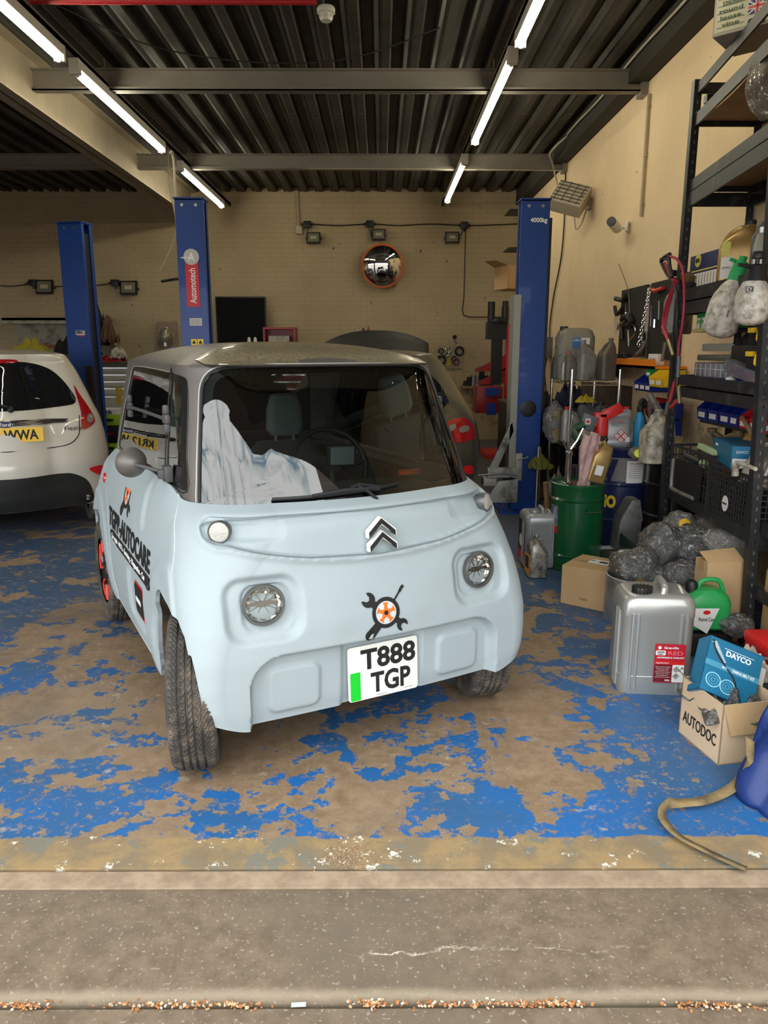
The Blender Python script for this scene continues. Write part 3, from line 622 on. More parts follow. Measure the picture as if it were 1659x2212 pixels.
def logo(f,s=1):
    """black tool badge: ring, orange wheel, handle, two spanners and a screwdriver; f maps (x,y,offset) to the car"""
    def poly(name,pts,off,m):
        mb=MB(); mb.v=[f(a*s,b*s,off) for a,b in pts]+[f(a*s,b*s,off-.0008) for a,b in pts]; n=len(pts); mb.f=[tuple(range(n)),tuple(range(2*n-1,n-1,-1))]+[(i,(i+1)%n,n+(i+1)%n,n+i) for i in range(n)]; return mb
    def merge(l):
        r=MB()
        for m_ in l: r.add(m_.v,m_.f)
        return r
    ring=MB(); n=40
    for rr in (.040,.054): ring.v+=[f(rr*s*math.cos(2*PI*i/n),rr*s*math.sin(2*PI*i/n),.002) for i in range(n)]
    ring.f=[(i,(i+1)%n,n+(i+1)%n,n+i) for i in range(n)]
    L_=[ring]
    def bar(a,b,w0,w1,rnd=True):
        a=Vector(a); b=Vector(b); d=(b-a).normalized(); nn=Vector((-d.y,d.x)); pts=[tuple(a+nn*w0),tuple(b+nn*w1)]
        if rnd: pts+=[tuple(b+nn*w1*math.cos(t)+d*w1*math.sin(t)) for t in np.linspace(0,PI,9)[1:-1]]
        pts+=[tuple(b-nn*w1),tuple(a-nn*w0)]; L_.append(poly('',pts,.002,INK))
    bar((-.028,-.036),(-.066,-.072),.014,.018)
    def spanner(c,ang,r=.026):
        ca,sa=math.cos(ang),math.sin(ang); pts=[]
        for t in np.linspace(-140,140,15): x,y=-r*math.cos(R(t))*1.0,r*math.sin(R(t)); pts.append((x,y))
        pts+=[(.012,.012),(.002,.010),(-.004,.0),(.002,-.010),(.012,-.012)]
        L_.append(poly('',[(c[0]+x*ca-y*sa,c[1]+x*sa+y*ca) for x,y in pts],.0021,INK))
    spanner((-.064,.052),R(142)); bar((-.055,.040),(-.036,.028),.011,.014,False)
    spanner((.062,-.052),R(-50),.022); bar((.052,-.040),(.036,-.028),.009,.012,False)
    bar((.034,.036),(.060,.066),.0032,.0032); L_.append(poly('',[(.054,.066),(.062,.060),(.072,.072),(.080,.079),(.073,.087),(.064,.080)],.002,INK))
    merge(L_).build('badge_outline',INK,ami,sm=False)
    poly('',[(.040*math.cos(t),.040*math.sin(t)) for t in np.linspace(0,2*PI,33)[:-1]],.0014,WINK).build('badge_disc',mat('badge_grey',(.55,.60,.62),.5),ami,sm=False)
    W=[]
    for k in range(5):
        t=PI/2+k*2*PI/5; d=Vector((math.cos(t),math.sin(t))); nn=Vector((-d.y,d.x)); W.append(poly('',[tuple(d*.004+nn*.010),tuple(d*.024+nn*.005),tuple(d*.035+nn*.011),tuple(d*.035-nn*.011),tuple(d*.024-nn*.005),tuple(d*.004-nn*.010)],.0026,INK))
    merge(W).build('badge_wheel',mat('orange_vinyl',(.9,.16,.02),.45),ami,sm=False)
    poly('',[(.0085*math.cos(t),.0085*math.sin(t)) for t in np.linspace(0,2*PI,17)[:-1]],.0032,INK).build('badge_hub',INK,ami,sm=False)
logo(lambda x,y,o:(x-.002,vfront(BODY,x,.566+y)+disp_front(x,.566+y)-o-.001,.566+y),1.02)
logo(lambda x,y,o:(-(uside(BODY,1.24-x,.855+y)+o+.002),1.24-x,.855+y),1.28)
# maker's double chevron
def chev(za,ze,w,th,name,m,off,du=.004):
    o2=[(0,za),(w,ze+.004),(w,ze-th*.75),(0,za-th),(-w,ze-th*.75),(-w,ze+.004)]
    mb=MB(); base=[(a+du,vfront(BODY,a,.86)+.0,b) for a,b in o2]
    mb.v=[(a,.094+.25*(a-du)**2-off-(.9-b)*.20,b) for a,_,b in base]+[(a,.094+.25*(a-du)**2+.02-(.9-b)*.2,b) for a,_,b in base]; n=6
    mb.f=[(0,1,2,3),(0,3,4,5)]+[(6,9,8,7),(6,11,10,9)]+[(i,(i+1)%n,n+(i+1)%n,n+i) for i in range(n)]
    return mb.build(name,m,ami,sm=False,bev=.001)
for q in (0,.047):
    chev(.902-q,.852-q,.056,.026,'chevron_badge',mat('badge_white',(.8,.8,.76),.3),.004); chev(.8985-q,.8485-q,.0525,.0195,'chevron_inlay',BLACK,.0055)
# ---- number plate ----
pt=MB(); pt.prism(rrect(.286,.204,.012,5),0,.006); npz=.337
pl=pt.build('number_plate',mat('plate_white',(.82,.82,.78),.35),ami,bev=.001,loc=(.008,.078,npz),rot=(-.05,0,0))
text('T888',.1,INK,pl,(.020,-.0014,.049),bold=.0028,width=.226,height=.078,name='registration_top_line'); text('TGP',.1,INK,pl,(.028,-.0014,-.044),bold=.0028,width=.165,height=.078,name='registration_bottom_line')
plate('green_flash',.040,.106,mat('plate_green',(.01,.55,.03),.35),pl,(-.116,-.0018,-.046)); 
text('made for car',.006,INK,pl,(-.01,-.0012,-.094),width=.04,height=.002,name='fine_print'); text('bs au 145',.006,INK,pl,(.10,-.0012,-.090),width=.03,height=.002,name='fine_print')
# ---- lamps ----
LENS=glassmat('lamp_lens',(.97,.97,.96),.02,1.25); REF=mat('lamp_reflector',(.92,.90,.84),.16,.85)
for s in (-1,1):
    u=s*.432; z=.648; v=vfront(BODY,u,z)+.020; yaw=s*.10
    h=bpy.data.objects.new('headlamp',None); COL.objects.link(h); h.parent=ami; h.location=(u,v,z); h.rotation_euler=(PI/2-.06,0,s*.12)
    mb=MB(); mb.lathe([(.058,-.02),(.070,-.004),(.072,.012),(.068,.019),(.062,.019),(.060,.008),(.060,-.02)],n=48); mb.build('bezel',mat('lamp_bezel',(.13,.135,.13),.35,.5),h)
    mb=MB(); rs=random.Random(3)
    for j in range(7):
        for i in range(24):
            r0,r1=.060*(j/7),.060*((j+1)/7); a0,a1=2*PI*i/24,2*PI*(i+1)/24; zb_=-.034*(1-((j+.5)/7)**2); t1,t2=rs.uniform(-.007,.007),rs.uniform(-.007,.007)
            mb.add([(r0*math.cos(a0),r0*math.sin(a0),zb_+t1),(r1*math.cos(a0),r1*math.sin(a0),zb_+.005+t2),(r1*math.cos(a1),r1*math.sin(a1),zb_+.005-t1),(r0*math.cos(a1),r0*math.sin(a1),zb_-t2)],[(0,1,2,3)])
    mb.build('reflector',REF,h,sm=False)
    mb=MB(); mb.b2((-.056,-.006,-.022),(.056,.006,-.008)); mb.b2((-.012,-.009,-.02),(.012,.009,-.004)); 
    for a in (25,-25,155,-155,60,-60,120,-120): mb.box((.034*math.cos(R(a)),.034*math.sin(R(a)),-.012),(.042,.0016,.012),(0,0,R(a)))
    mb.build('light_guide',mat('lamp_chrome_dark',(.35,.33,.3),.2,1),h)
    mb=MB(); mb.lathe([(.061,.010),(.05,.017),(.03,.021),(.002,.022)],n=40); mb.build('lens',LENS,h)
    u=s*.537; z=.884; v=vfront(BODY,abs(u),z)+.010; i_=bpy.data.objects.new('indicator_lamp',None); COL.objects.link(i_); i_.parent=ami; i_.location=(u,v,z); i_.rotation_euler=(PI/2-.10,0,s*.52)
    mb=MB(); mb.lathe([(.036,-.03),(.0385,.008),(.036,.013),(.034,.010)],n=32); mb.build('bezel',mat('lamp_bezel'),i_)
    mb=MB(); mb.lathe([(.0345,-.012),(.0345,.009),(.030,.011),(.002,.0125)],n=32); mb.build('lens',mat('frosted_clear_lens',(.62,.60,.55),.15,bump=1,bscale=160,coat=1),i_)
    mb=MB(); mb.lathe([(.026,-.03),(.029,.008),(.022,.016),(.002,.019)],n=24); o=mb.build('side_marker',mat('red_lens',(.6,.01,.02),.12,coat=1),ami,loc=(s*.655,1.885,.825),rot=(0,s*PI/2,0))
    # door sill graphic
    if s<0:
        o2=rrect(.20,.15,.03,5,.97,.435)
        patch(o2,lambda v,z:(-(uside(BODY,v,z)-disp_side(v,z)+.002),v,z),3).build('sill_sticker_red',RED,ami)
        patch(rrect(.17,.13,.02,5,.98,.435),lambda v,z:(-(uside(BODY,v,z)-disp_side(v,z)+.004),v,z),3).build('sill_sticker_black',INK,ami); patch(rrect(.11,.025,.01,4,.98,.435),lambda v,z:(-(uside(BODY,v,z)-disp_side(v,z)+.006),v,z),3).build('sill_sticker_bar',WINK,ami)
# ---- under-tub, wheel wells, cockpit ----
TUB=mat('underbody_black',(.010,.010,.010),.8)
mb=MB(); rloft(mb,[(.23,.92,2.0,.1),(.25,.96,2.1,.1),(.62,.96,2.1,.1),(.64,.9,2.0,.1)],M=Matrix.Translation((0,AM,0))); mb.build('underbody',TUB,ami)
mb=MB()
for c in (.345,2*AM-.345):
    for s in (-1,1):
        n=24; vs=[(s*x,c+.312*math.cos(t)*(1 if (math.cos(t)>0)==(c<1) else .70),.295+.35*math.sin(t)) for x in (.44,.63) for t in np.linspace(-.0,PI+.0,n)]
        mb.add(vs,[(i,i+1,n+i+1,n+i) for i in range(n-1)]+[tuple(range(n))])
mb.build('wheel_well',TUB,ami)
INT=mat('cockpit_grey',(.035,.038,.038),.7,var=.2); INL=mat('cockpit_pale',(.13,.15,.15),.75)
mb=MB(); mb.loft([[(u*k,AM+(v-AM)*k,z) for u,v,_ in perim(BODY,min(z,.95))][::6] for z,k in ((.55,.93),(.8,.93),(.93,.945),(.965,.93))],cap=False); mb.build('cockpit_lining',INT,ami)
mb=MB(); mb.add([(-.6,.2,.66),(.6,.2,.66),(.6,2.2,.66),(-.6,2.2,.66)],[(0,1,2,3)]); mb.build('cockpit_floor',INT,ami)
# dashboard
mb=MB(); mb.grid(lambda a,b:((a-.5)*1.04,.27+.56*b+.10*(2*abs(a-.5))**3*(1-b),.925+.012*math.sin(b*3)-.16*max(0,(b-.72)/.28)**1.5-.03*(2*abs(a-.5))**4),24,14)
mb.build('dashboard',INT,ami)
mb=MB(); mb.b2((-.5,.80,.66),(.5,.83,.8)); mb.build('dash_front',INT,ami)
p=carP(885,1018,z=.945); mb=MB(); rloft(mb,[(0,.11,.045,.02),(.014,.11,.045,.02),(.018,.10,.035,.015)],M=Matrix.Translation((p.x,p.y,.935))); mb.build('dash_lid',mat('orange_red_plastic',(.9,.09,.02),.4,emit=0),ami)
p=carP(737,985,v=.80)
mb=MB(); mb.box((p.x,.80,p.z),(.13,.03,.10),(.12,0,-.25)); a_=mb.build('driver_display',BLACK,ami,bev=.01); mb=MB(); mb.box((p.x-.002,.783,p.z+.002),(.105,.004,.078),(.12,0,-.25)); mb.build('screen',INL,a_,bev=.004)
sw=bpy.data.objects.new('steering_wheel',None); COL.objects.link(sw); sw.parent=ami; sw.location=(.235,1.04,.945); sw.rotation_euler=(R(66),0,R(0))
mb=MB(); mb.tube([(.185*math.cos(t),.175*math.sin(t),0) for t in np.linspace(0,2*PI,49)[:-1]],.014,closed=True,n=10); mb.build('rim',BLACK,sw)
mb=MB(); rloft(mb,[(-.03,.12,.10,.03),(.012,.10,.08,.03)]); mb.cyl((-.18,0,0),(.18,0,0),.012); mb.cyl((0,-.17,0),(0,0,0),.014); mb.cyl((0,0,-.2),(0,0,0),.03); mb.build('hub',BLACK,sw)
SEAT=mat('seat_cloth',(.10,.125,.125),.85)
for px,py,uu in ((.23,1.62,-.02),(-.25,1.72,-.02)):
    u,sv=px,py
    s_=bpy.data.objects.new('seat',None); COL.objects.link(s_); s_.parent=ami; s_.location=(u,sv,-.03)
    mb=MB(); rloft(mb,[(1.06,.15,.05,.02),(1.09,.20,.08,.035),(1.20,.19,.085,.035),(1.27,.15,.06,.03),(1.28,.10,.03,.01)]); mb.build('headrest',SEAT,s_)
    mb=MB(); mb.cyl((-.05,0,.95),(-.05,0,1.1),.008); mb.cyl((.05,0,.95),(.05,0,1.1),.008); mb.build('headrest_post',INL,s_)
    mb=MB(); rloft(mb,[(.62,.42,.12,.05,0,-.02),(.8,.46,.13,.05),(.98,.40,.10,.05,0,.01),(1.03,.30,.06,.03,0,.015)]); mb.build('backrest',INT,s_)
# ---- wiper ----
f=SF(CABX,-.012); mb=MB(); q=[f(-.335,.970),f(-.2,.972),f(-.05,.977),f(.165,.992)]
mb.tube([f(-.335+.5*t,.968+.022*t*t) for t in np.linspace(0,1,12)],.0065,n=6); wb=mb.build('wiper_blade',BLACK,ami)
f2=SF(CABX,-.022); mb=MB(); mb.tube([f2(-.20,.974),f2(-.08,.984),f2(.06,.982)],[.006,.009,.010],n=6); mb.tube([f2(.06,.984),f2(-.02,1.0),f2(-.05,.992)],.008,n=6); mb.tube([f2(-.03,.998),f2(.01,.975),f2(.04,.945)],.007,n=6); mb.build('wiper_arm',BLACK,ami)
# ---- mirrors ----
for s in (-1,1):
    pb=Vector((s*.60,.665,1.02)); pm=Vector((s*.700,.825,1.046))
    m_=bpy.data.objects.new('wing_mirror',None); COL.objects.link(m_); m_.parent=ami; m_.location=pm
    mb=MB(); M=Vector((0,.99,.05)).to_track_quat('Z','Y').to_matrix().to_4x4(); mb.lathe([(.012,-.042),(.028,-.032),(.046,-.012),(.059,.008),(.060,.014),(.055,.014)],n=32,M=M); mb.build('housing',CABM,m_)
    mb=MB(); mb.lathe([(.054,.008),(.054,.011)],n=32,M=M); mb.build('mirror_glass',mat('mirror',(.8,.8,.8),.02,1),m_)
    mb=MB(); mb.cyl((0,-.03,-.0),pb-pm+Vector((0,.02,0)),.007); mb.box(pb-pm,(.03,.055,.06)); mb.box(pb-pm+Vector((s*.02,.0,0)),(.03,.03,.035)); mb.build('arm',MATS['grey_hinge_plastic'],m_,bev=.004)
# ---- wheels ----
TYR=mat('dusty_tyre',(.060,.053,.047),.78,var=.3,scale=9,dirt=(.17,.13,.10),dscale=14,damt=.35)
def tyre_mb(Ro=.284,Ri=.185,W=.158,nt=320,nw=44):
    mb=MB()
    for i in range(nt):
        th=2*PI*i/nt
        for j in range(nw):
            s=j/(nw-1)*2-1; x=s*W/2
            if abs(s)<.74: r=Ro-.006*(s/.74)**4
            else:
                q=(abs(s)-.74)/.26; r=Ro-.006-(Ro-Ri)*(1-math.sqrt(max(0,1-q**2)))*.98; x=math.copysign(W/2*(.74+.30*math.sin(q*PI*.55)) if q<.9 else W/2*1.0,s)
                if q>.8: x=math.copysign(W/2*(1.04-.1*(q-.8)/.2),s)
            if abs(s)<.80:
                g=min(abs(s-c) for c in (-.46,-.15,.15,.46))
                if g<.04: r-=.010
                elif ((i*16/nt*5+ (abs(s)*7 if abs(s)>.3 else s*6))%1)<.26: r-=.0065
            mb.v.append((x,r*math.cos(th),r*math.sin(th)))
    for i in range(nt):
        k=(i+1)%nt
        for j in range(nw-1): mb.f.append((i*nw+j,i*nw+j+1,k*nw+j+1,k*nw+j))
    return mb
tyme=None
def wheel(parent,u,v,steer,side,red=True,Ro=.284,name='wheel'):
    global tyme
    w_=bpy.data.objects.new(name,None); COL.objects.link(w_); w_.parent=parent; w_.location=(u,v,Ro); w_.rotation_euler=(0,0,steer)
    if tyme is None:
        o=tyre_mb().build('tyre',TYR,w_,ang=28); tyme=o.data
    else: o=bpy.data.objects.new('tyre',tyme); COL.objects.link(o); o.parent=w_
    o.scale=(1,Ro/.284,Ro/.284)
    M=Matrix.Rotation(side*PI/2,4,'Y'); mb=MB(); mb.lathe([(.19,.045),(.188,.058),(.17,.062),(.12,.050),(.05,.056),(.045,.066),(.005,.068)],n=40,M=M); mb.lathe([(.05,-.06),(.188,-.06),(.188,-.05),(.05,-.05)],n=30,M=M); mb.build('wheel_cover',mat('wheel_cover_black',(.02,.02,.02),.4) if red else mat('alloy_dark',(.12,.12,.12),.4,.6),w_)
    if red:
        mb=MB()
        for k in range(4):
            a=k*PI/2+.3; pts=[]
            for r,t in ((.10,-.42),(.165,-.5),(.175,-.2),(.175,.2),(.165,.5),(.10,.42)): pts.append((side*.064,r*math.cos(a+t),r*math.sin(a+t)))
            mb.tube(pts,.0065,n=6)
        mb.build('red_accent',mat('red_accent_plastic',(.75,.05,.03),.35),w_)
        mb=MB()
        for k in range(4): a=k*PI/2+.3; mb.box((side*.060,.135*math.cos(a),.135*math.sin(a)),(.008,.05,.035),(a,0,0))
        mb.build('accent_pad',mat('accent_grey',(.35,.35,.35),.4),w_)
    return w_
for s in (-1,1):
    wheel(ami,s*.612,.360,-.30,s); wheel(ami,s*.612,2*AM-.345,0,s)
mb=MB(); mb.cyl((-.6,.345,.28),(.6,.345,.28),.03); mb.cyl((-.6,2.073,.28),(.6,2.073,.28),.03); mb.build('axle',TUB,ami)
# ---------------- generic hatchback from section tables ----------------
def car_shell(T,zl,zh,M,m,parent,nz,roofh,hood=None,archR=.33,wz=.30,wv=.62,wb=2.5,name='body_shell'):
    loops=[]
    def per(z):
        A,F,r,c=T(z); q=[]
        for i in range(40): u=-(A-r)+2*(A-r)*i/39; q.append((u,vfront(T,u,z)))
        for k in range(1,13): th=PI/2*k/13; q.append(((A-r)+r*math.sin(th),F+c+r-r*math.cos(th)))
        e=F+c+r
        for i in range(50): q.append((A,e+(2*M-2*e)*i/49))
        o=q[:]+[(a,2*M-b) for a,b in reversed(q[40:52])]+[(-a,2*M-b) for a,b in q[:40]]+[(-a,2*M-b) for a,b in q[40:52]]+[(-a,b) for a,b in reversed(q[52:])]+[(-a,b) for a,b in reversed(q[40:52])]
        h=hood(z) if hood else 0
        if h: o=[(a,b-h*sst((b-M)/M,0.05,1)) for a,b in o]
        return [(a,b,z) for a,b in o]
    for j in range(nz): loops.append(per(zl+(zh-zl)*j/(nz-1)))
    top=loops[-1]; my=sum(p[1] for p in top)/len(top)
    for s in np.linspace(.05,1,12): k=1-.98*s**1.2; loops.append([(a*k,my+(b-my)*k,zh+roofh*(1-(1-s)**2.2)) for a,b,_ in top])
    mb=MB(); mb.loft(loops,cap=False); mb.f.append(tuple(len(mb.v)-len(top)+i for i in range(len(top))))
    o=mb.build(name,m,parent,ang=50)
    def af(p):
        if abs(p.x)<.35: return 1
        return min(math.hypot(p.y-wv-k*wb,(p.z-wz))-archR for k in (0,1))*3
    trim_mesh(o,af); return o
def Poly(o2,k=4): return smooth_poly(o2,k)
GLK=mat('dark_car_glass',(.008,.009,.010),.04,spec=.8,coat=1); TAIL=mat('red_tail_lens',(.42,.006,.012),.12,coat=1,var=.3,scale=20); CLR=mat('clear_lamp_lens',(.26,.23,.21),.1,coat=1,bump=.6,bscale=90); YPL=mat('yellow_plate',(.86,.52,.02),.35); BPL=mat('bumper_black',(.018,.018,.018),.6); LAMPGLOW=mat('fog_red',(.85,.02,.03),.15,coat=1)
def hatch(label,cat,pose,T,zh,M,paint,roofh,hood,specs,name,wv,wb,wr,hw):
    t=thing(name,label,cat,(pose[0],pose[1],0),pose[2]); car_shell(T,.22,zh,M,paint,t,70,roofh,hood,wr+.045,wr,wv,wb)
    mb=MB(); mb.b2((-hw+.28,.35,.2),(hw-.28,2*M-.4,.75)); mb.build('underbody',TUB,t,sm=False)
    for k in (0,1):
        for s in (-1,1):
            w_=bpy.data.objects.new('wheel',None); COL.objects.link(w_); w_.parent=t; w_.location=(s*(hw-.115),wv+k*wb,wr); o=bpy.data.objects.new('tyre',tyme); COL.objects.link(o); o.parent=w_; sc=wr/.284; o.scale=(1.25,sc,sc)
            mb=MB(); mb.lathe([(.05,.03),(.195,.05),(.2,.06),(.18,.065),(.05,.045)],n=30,M=Matrix.Rotation(s*PI/2,4,'Y')); 
            for q in range(5): a=q*2*PI/5; mb.box((s*.062,.11*math.cos(a),.11*math.sin(a)),(.02,.15,.035),(a,0,0))
            mb.build('alloy_rim',ALU,w_)
    return t
def sheet(o2,T,off,name,m,parent,rings=8): return patch(Poly(o2),SF(T,-off),rings).build(name,m,parent)
def mirr(l): return [(-a,b) for a,b in l]
WPA=mat('white_car_paint',(.66,.62,.56),.22,coat=.8,var=.03)
fie=hatch('white hatchback seen from behind, yellow number plate ending WWA, at the left edge','car',FIEP,FIE,1.44,1.97,WPA,.045,lambda z:0 if z<.7 else (.75*sst(z,.7,.95)+.95*sst(z,.95,1.4)),None,'hatchback_car',.66,2.49,.30,.80)
wn=[(0,1.385),(.20,1.378),(.36,1.33),(.46,1.24),(.535,1.12),(.548,1.07),(.52,1.04),(.42,1.028),(.25,1.015),(0,1.012)]
sheet(wn+mirr(wn[1:-1][::-1]),FIE,.004,'rear_window',GLK,fie,10)
tl=[(.553,1.19),(.585,1.12),(.645,1.01),(.685,.907),(.66,.868),(.60,.842),(.562,.846),(.560,.891),(.572,.95),(.570,1.03),(.558,1.11)]
for s in (1,-1):
    o=sheet(tl if s>0 else mirr(tl),FIE,.008,'tail_lamp',TAIL,fie,5); q=[(.625,.945),(.655,.955),(.672,.92),(.66,.89),(.63,.885),(.615,.905)]; sheet(q if s>0 else mirr(q),FIE,.012,'reversing_lamp',CLR,o,3)
    q=[(.585,.52),(.70,.528),(.70,.47),(.67,.452)]; sheet(q if s>0 else mirr(q),FIE,.005,'rear_reflector',LAMPGLOW,fie,3)
sheet([(-.43,.935),(0,.945),(.43,.935),(.44,.92),(.425,.905),(0,.902),(-.425,.905),(-.44,.92)],FIE,.010,'boot_strip',mat('dark_chrome',(.18,.17,.16),.2,.9),fie,4)
bp_=[(0,.505),(.35,.508),(.46,.495),(.56,.43),(.60,.33),(.585,.23),(.3,.222),(0,.222)]
sheet(bp_+mirr(bp_[1:-1][::-1]),FIE,.006,'lower_bumper',BPL,fie,6)
sp=[(0,1.452),(.3,1.448),(.5,1.42),(.53,1.40),(.42,1.385),(.2,1.398),(0,1.403)]
sheet([(-.12,1.40),(.12,1.40),(.11,1.375),(-.11,1.375)],FIE,.03,'high_brake_lamp',TAIL,fie,2)
mb=MB(); mb.tube([SF(FIE,-.002)(u,z) for u,z in ((-.46,1.34),(-.58,1.1),(-.54,.95),(-.53,.80),(-.45,.735),(-.3,.715),(0,.712),(.3,.715),(.45,.735),(.53,.80),(.545,.89),(.555,.95))],.004,smooth=4,n=6); mb.build('tailgate_gap',BLACK,fie)
def platep(car,T,z,txt,w,u0=0,off=.012):
    v=vfront(T,.15,z)-off-.012; mb=MB(); mb.prism(rrect(.52,.111,.008,3),0,.008); o=mb.build('number_plate',YPL,car,loc=(u0,v,z),rot=(-.10,0,0))
    text(txt,.1,INK,o,(0,-.0014,0),bold=.003,width=w,height=.079,name='registration')
platep(fie,FIE,.835,'KR12 WWA',.45)
def badge(car,T,z,w=.115):
    o=bpy.data.objects.new('oval_badge',None); COL.objects.link(o); o.parent=car; o.location=(0,vfront(T,0,z)-.012,z); o.rotation_euler=(PI/2,0,0)
    mb=MB(); mb.lathe([(.5,-.01),(.5,.004),(.47,.006),(.44,.003)],n=32,M=Matrix.Diagonal((w,w*.42,1,1))); mb.build('ring',CHR,o)
    mb=MB(); mb.lathe([(.45,-.01),(.45,.004)],n=32,M=Matrix.Diagonal((w,w*.42,1,1))); mb.build('blue_oval',mat('badge_blue',(.01,.02,.10),.3),o); text('Ford',.04,CHR,o,(0,0,.0055),(0,0,0),width=.075,height=.026,name='script')
badge(fie,FIE,.915)
ft=text('Fiesta',.06,mat('dark_chrome'),fie,(.49,vfront(FIE,.48,.855)-.012,.858),(PI/2,0,.20),width=.13,height=.036,name='model_script')
f=SF(FIE,-.02); mb=MB(); mb.tube([f(.06,1.03),f(-.02,1.06),f(-.3,1.10)],.008,smooth=4,n=6); mb.ball(f(.05,1.025),.025); mb.build('rear_wiper',BLACK,fie)
GPA=mat('grey_brown_car_paint',(.12,.112,.09),.32,.5,coat=.4)
foc=hatch('dark grey hatchback with its bonnet raised, rear end behind the microcar','car',FOCP,FOC,1.43,2.15,GPA,.05,lambda z:0 if z<.72 else (.7*sst(z,.72,.98)+1.0*sst(z,.98,1.4)),None,'hatchback_car',.80,2.62,.315,.90)
wn=[(0,1.34),(.30,1.33),(.43,1.28),(.53,1.20),(.60,1.08),(.62,.985),(.57,.945),(.3,.93),(0,.928)]
sheet(wn+mirr(wn[1:-1][::-1]),FOC,.004,'rear_window',GLK,foc,10)
tl=[(.56,.80),(.585,.87),(.66,.908),(.75,.905),(.80,.88),(.845,.80),(.86,.735),(.80,.715),(.70,.708),(.63,.713),(.58,.74)]
for s in (1,-1):
    o=sheet(tl if s>0 else mirr(tl),FOC,.010,'tail_lamp',TAIL,foc,5)
    for q in ([(.60,.80),(.655,.82),(.665,.86),(.61,.85)],[(.70,.83),(.78,.84),(.79,.80),(.71,.79)]): sheet(q if s>0 else mirr(q),FOC,.014,'reversing_lamp',CLR,o,2)
    q=[(.74,.50),(.82,.50),(.83,.43),(.76,.44)]; sheet(q if s>0 else mirr(q),FOC,.006,'rear_reflector',LAMPGLOW,foc,3)
sheet([(-.45,.80),(0,.805),(.45,.80),(.45,.785),(0,.785),(-.45,.785)],FOC,.012,'boot_strip',CHR,foc,3)
platep(foc,FOC,.715,'KR62 KPP',.45); badge(foc,FOC,.862,.13)
# side glass
for s in (1,-1):
    q=[(1.1,1.06),(1.05,1.15),(1.25,1.33),(1.5,1.37),(2.4,1.37),(2.9,1.1),(2.6,1.05)]; patch(Poly(q),lambda v,z:(s*(uside(FOC,v,z,2.15)+.004),v,z),4).build('side_window',GLK,foc)
    q=[(1.0,1.04),(1.0,1.15),(1.15,1.32),(1.4,1.36),(2.1,1.36),(2.6,1.1),(2.4,1.03)]; patch(Poly(q),lambda v,z:(s*(uside(FIE,v,z,1.97)+.004),v,z),4).build('side_window',GLK,fie)
# raised bonnet of the grey car
B=[P(705,742,Y=9.6),P(735,733,Y=9.6),P(830,726,Y=9.65),P(885,738,Y=9.6),P(897,775,Y=9.5)]
def bon(a,b):
    x=-.72+1.32*a; zt=1.70-.16*(2*abs(a-.5))**2.5; y=9.85-.55*b; z=zt*(1-b)+1.05*b; return (x-FOCP[0],y-FOCP[1]-.06*math.sin(a*PI),z)
mb=MB(); mb.grid(bon,20,8); o=mb.build('raised_bonnet',mat('bonnet_underside',(.03,.028,.025),.6),foc); so=o.modifiers.new('s','SOLIDIFY'); so.thickness=.03; apply_mods(o)
mb=MB(); mb.tube([bon(.0,1),bon(0,.3)],.008); mb.build('bonnet_stay',STL,foc)
# ---------------- two-post lifts ----------------
LIFT=mat('lift_blue',(.004,.045,.25),.42,var=.15,scale=3,coat=.1); ARMG=mat('lift_arm_grey',(.38,.38,.36),.5,.3,dirt=(.12,.10,.08),dscale=9,damt=.4)
def lift_post(label,x,y,h,rz=0,side=1,w=.24,d=.17):
    t=thing('car_lift_post',label,'car lift',(x,y,0),rz,group='blue lift posts')
    mb=MB(); s=side
    # C-section column, open towards the bay (side*-x)
    mb.b2((-w/2,-d/2,.02),(w/2,-d/2+.012,h)); mb.b2((-w/2,d/2-.012,.02),(w/2,d/2,h)); mb.b2((s*w/2-.006,-d/2,.02),(s*w/2+.006,d/2,h)); mb.b2((-s*w/2-.006,-d/2,.02),(-s*w/2+.006,-d/2+.05,h)); mb.b2((-s*w/2-.006,d/2-.05,.02),(-s*w/2+.006,d/2,h))
    mb.b2((-w/2,-d/2,h-.012),(w/2,d/2,h)); mb.build('column',LIFT,t,sm=False,bev=.003)
    mb=MB(); mb.b2((-.24,-.22,0),(.24,.24,.02)); 
    for a in (-.19,.19):
        for b in (-.17,.19): mb.cyl((a,b,.02),(a,b,.05),.016,n=6)
    mb.build('base_plate',LIFT,t)
    mb=MB(); mb.b2((-s*(w/2-.03)-.02,-.05,.1),(-s*(w/2-.03)+.02,.05,h-.1)); mb.build('inner_channel',mat('dark_channel',(.012,.014,.02),.6),t)
    mb=MB(); mb.box((0,0,h+.006),(w+.03,d+.03,.012)); mb.build('top_plate',LIFT,t)
    mb=MB()
    for a in (-.06,.06): mb.cyl((a,-d/2-.001,h-.05),(a,-d/2-.006,h-.05),.014,n=12)
    mb.build('bolt_hole_ring',STL,t); return t
pr_=P(1112,1100,z=0)
rp=lift_post('tall blue lift post marked 4000kg, between the microcar and the oil drums',1.335,6.92,2.735,0,1,.235,.17)
text('4000kg',.08,WINK,rp,(.03,-.0865,2.565),bold=.002,width=.145,height=.05,name='load_marking')
mb=MB(); mb.lathe([(.075,0),(.075,.006),(.05,.012),(.02,.012)],M=Matrix.Rotation(PI/2,4,'X')); mb.build('round_cap',BLACK,rp,loc=(.0,-.088,.955))
mb=MB(); mb.b2((-.16,-.1,.35),(-.10,.1,1.95)); mb.build('carriage_strip',mat('carriage_grey',(.30,.30,.27),.5),rp)
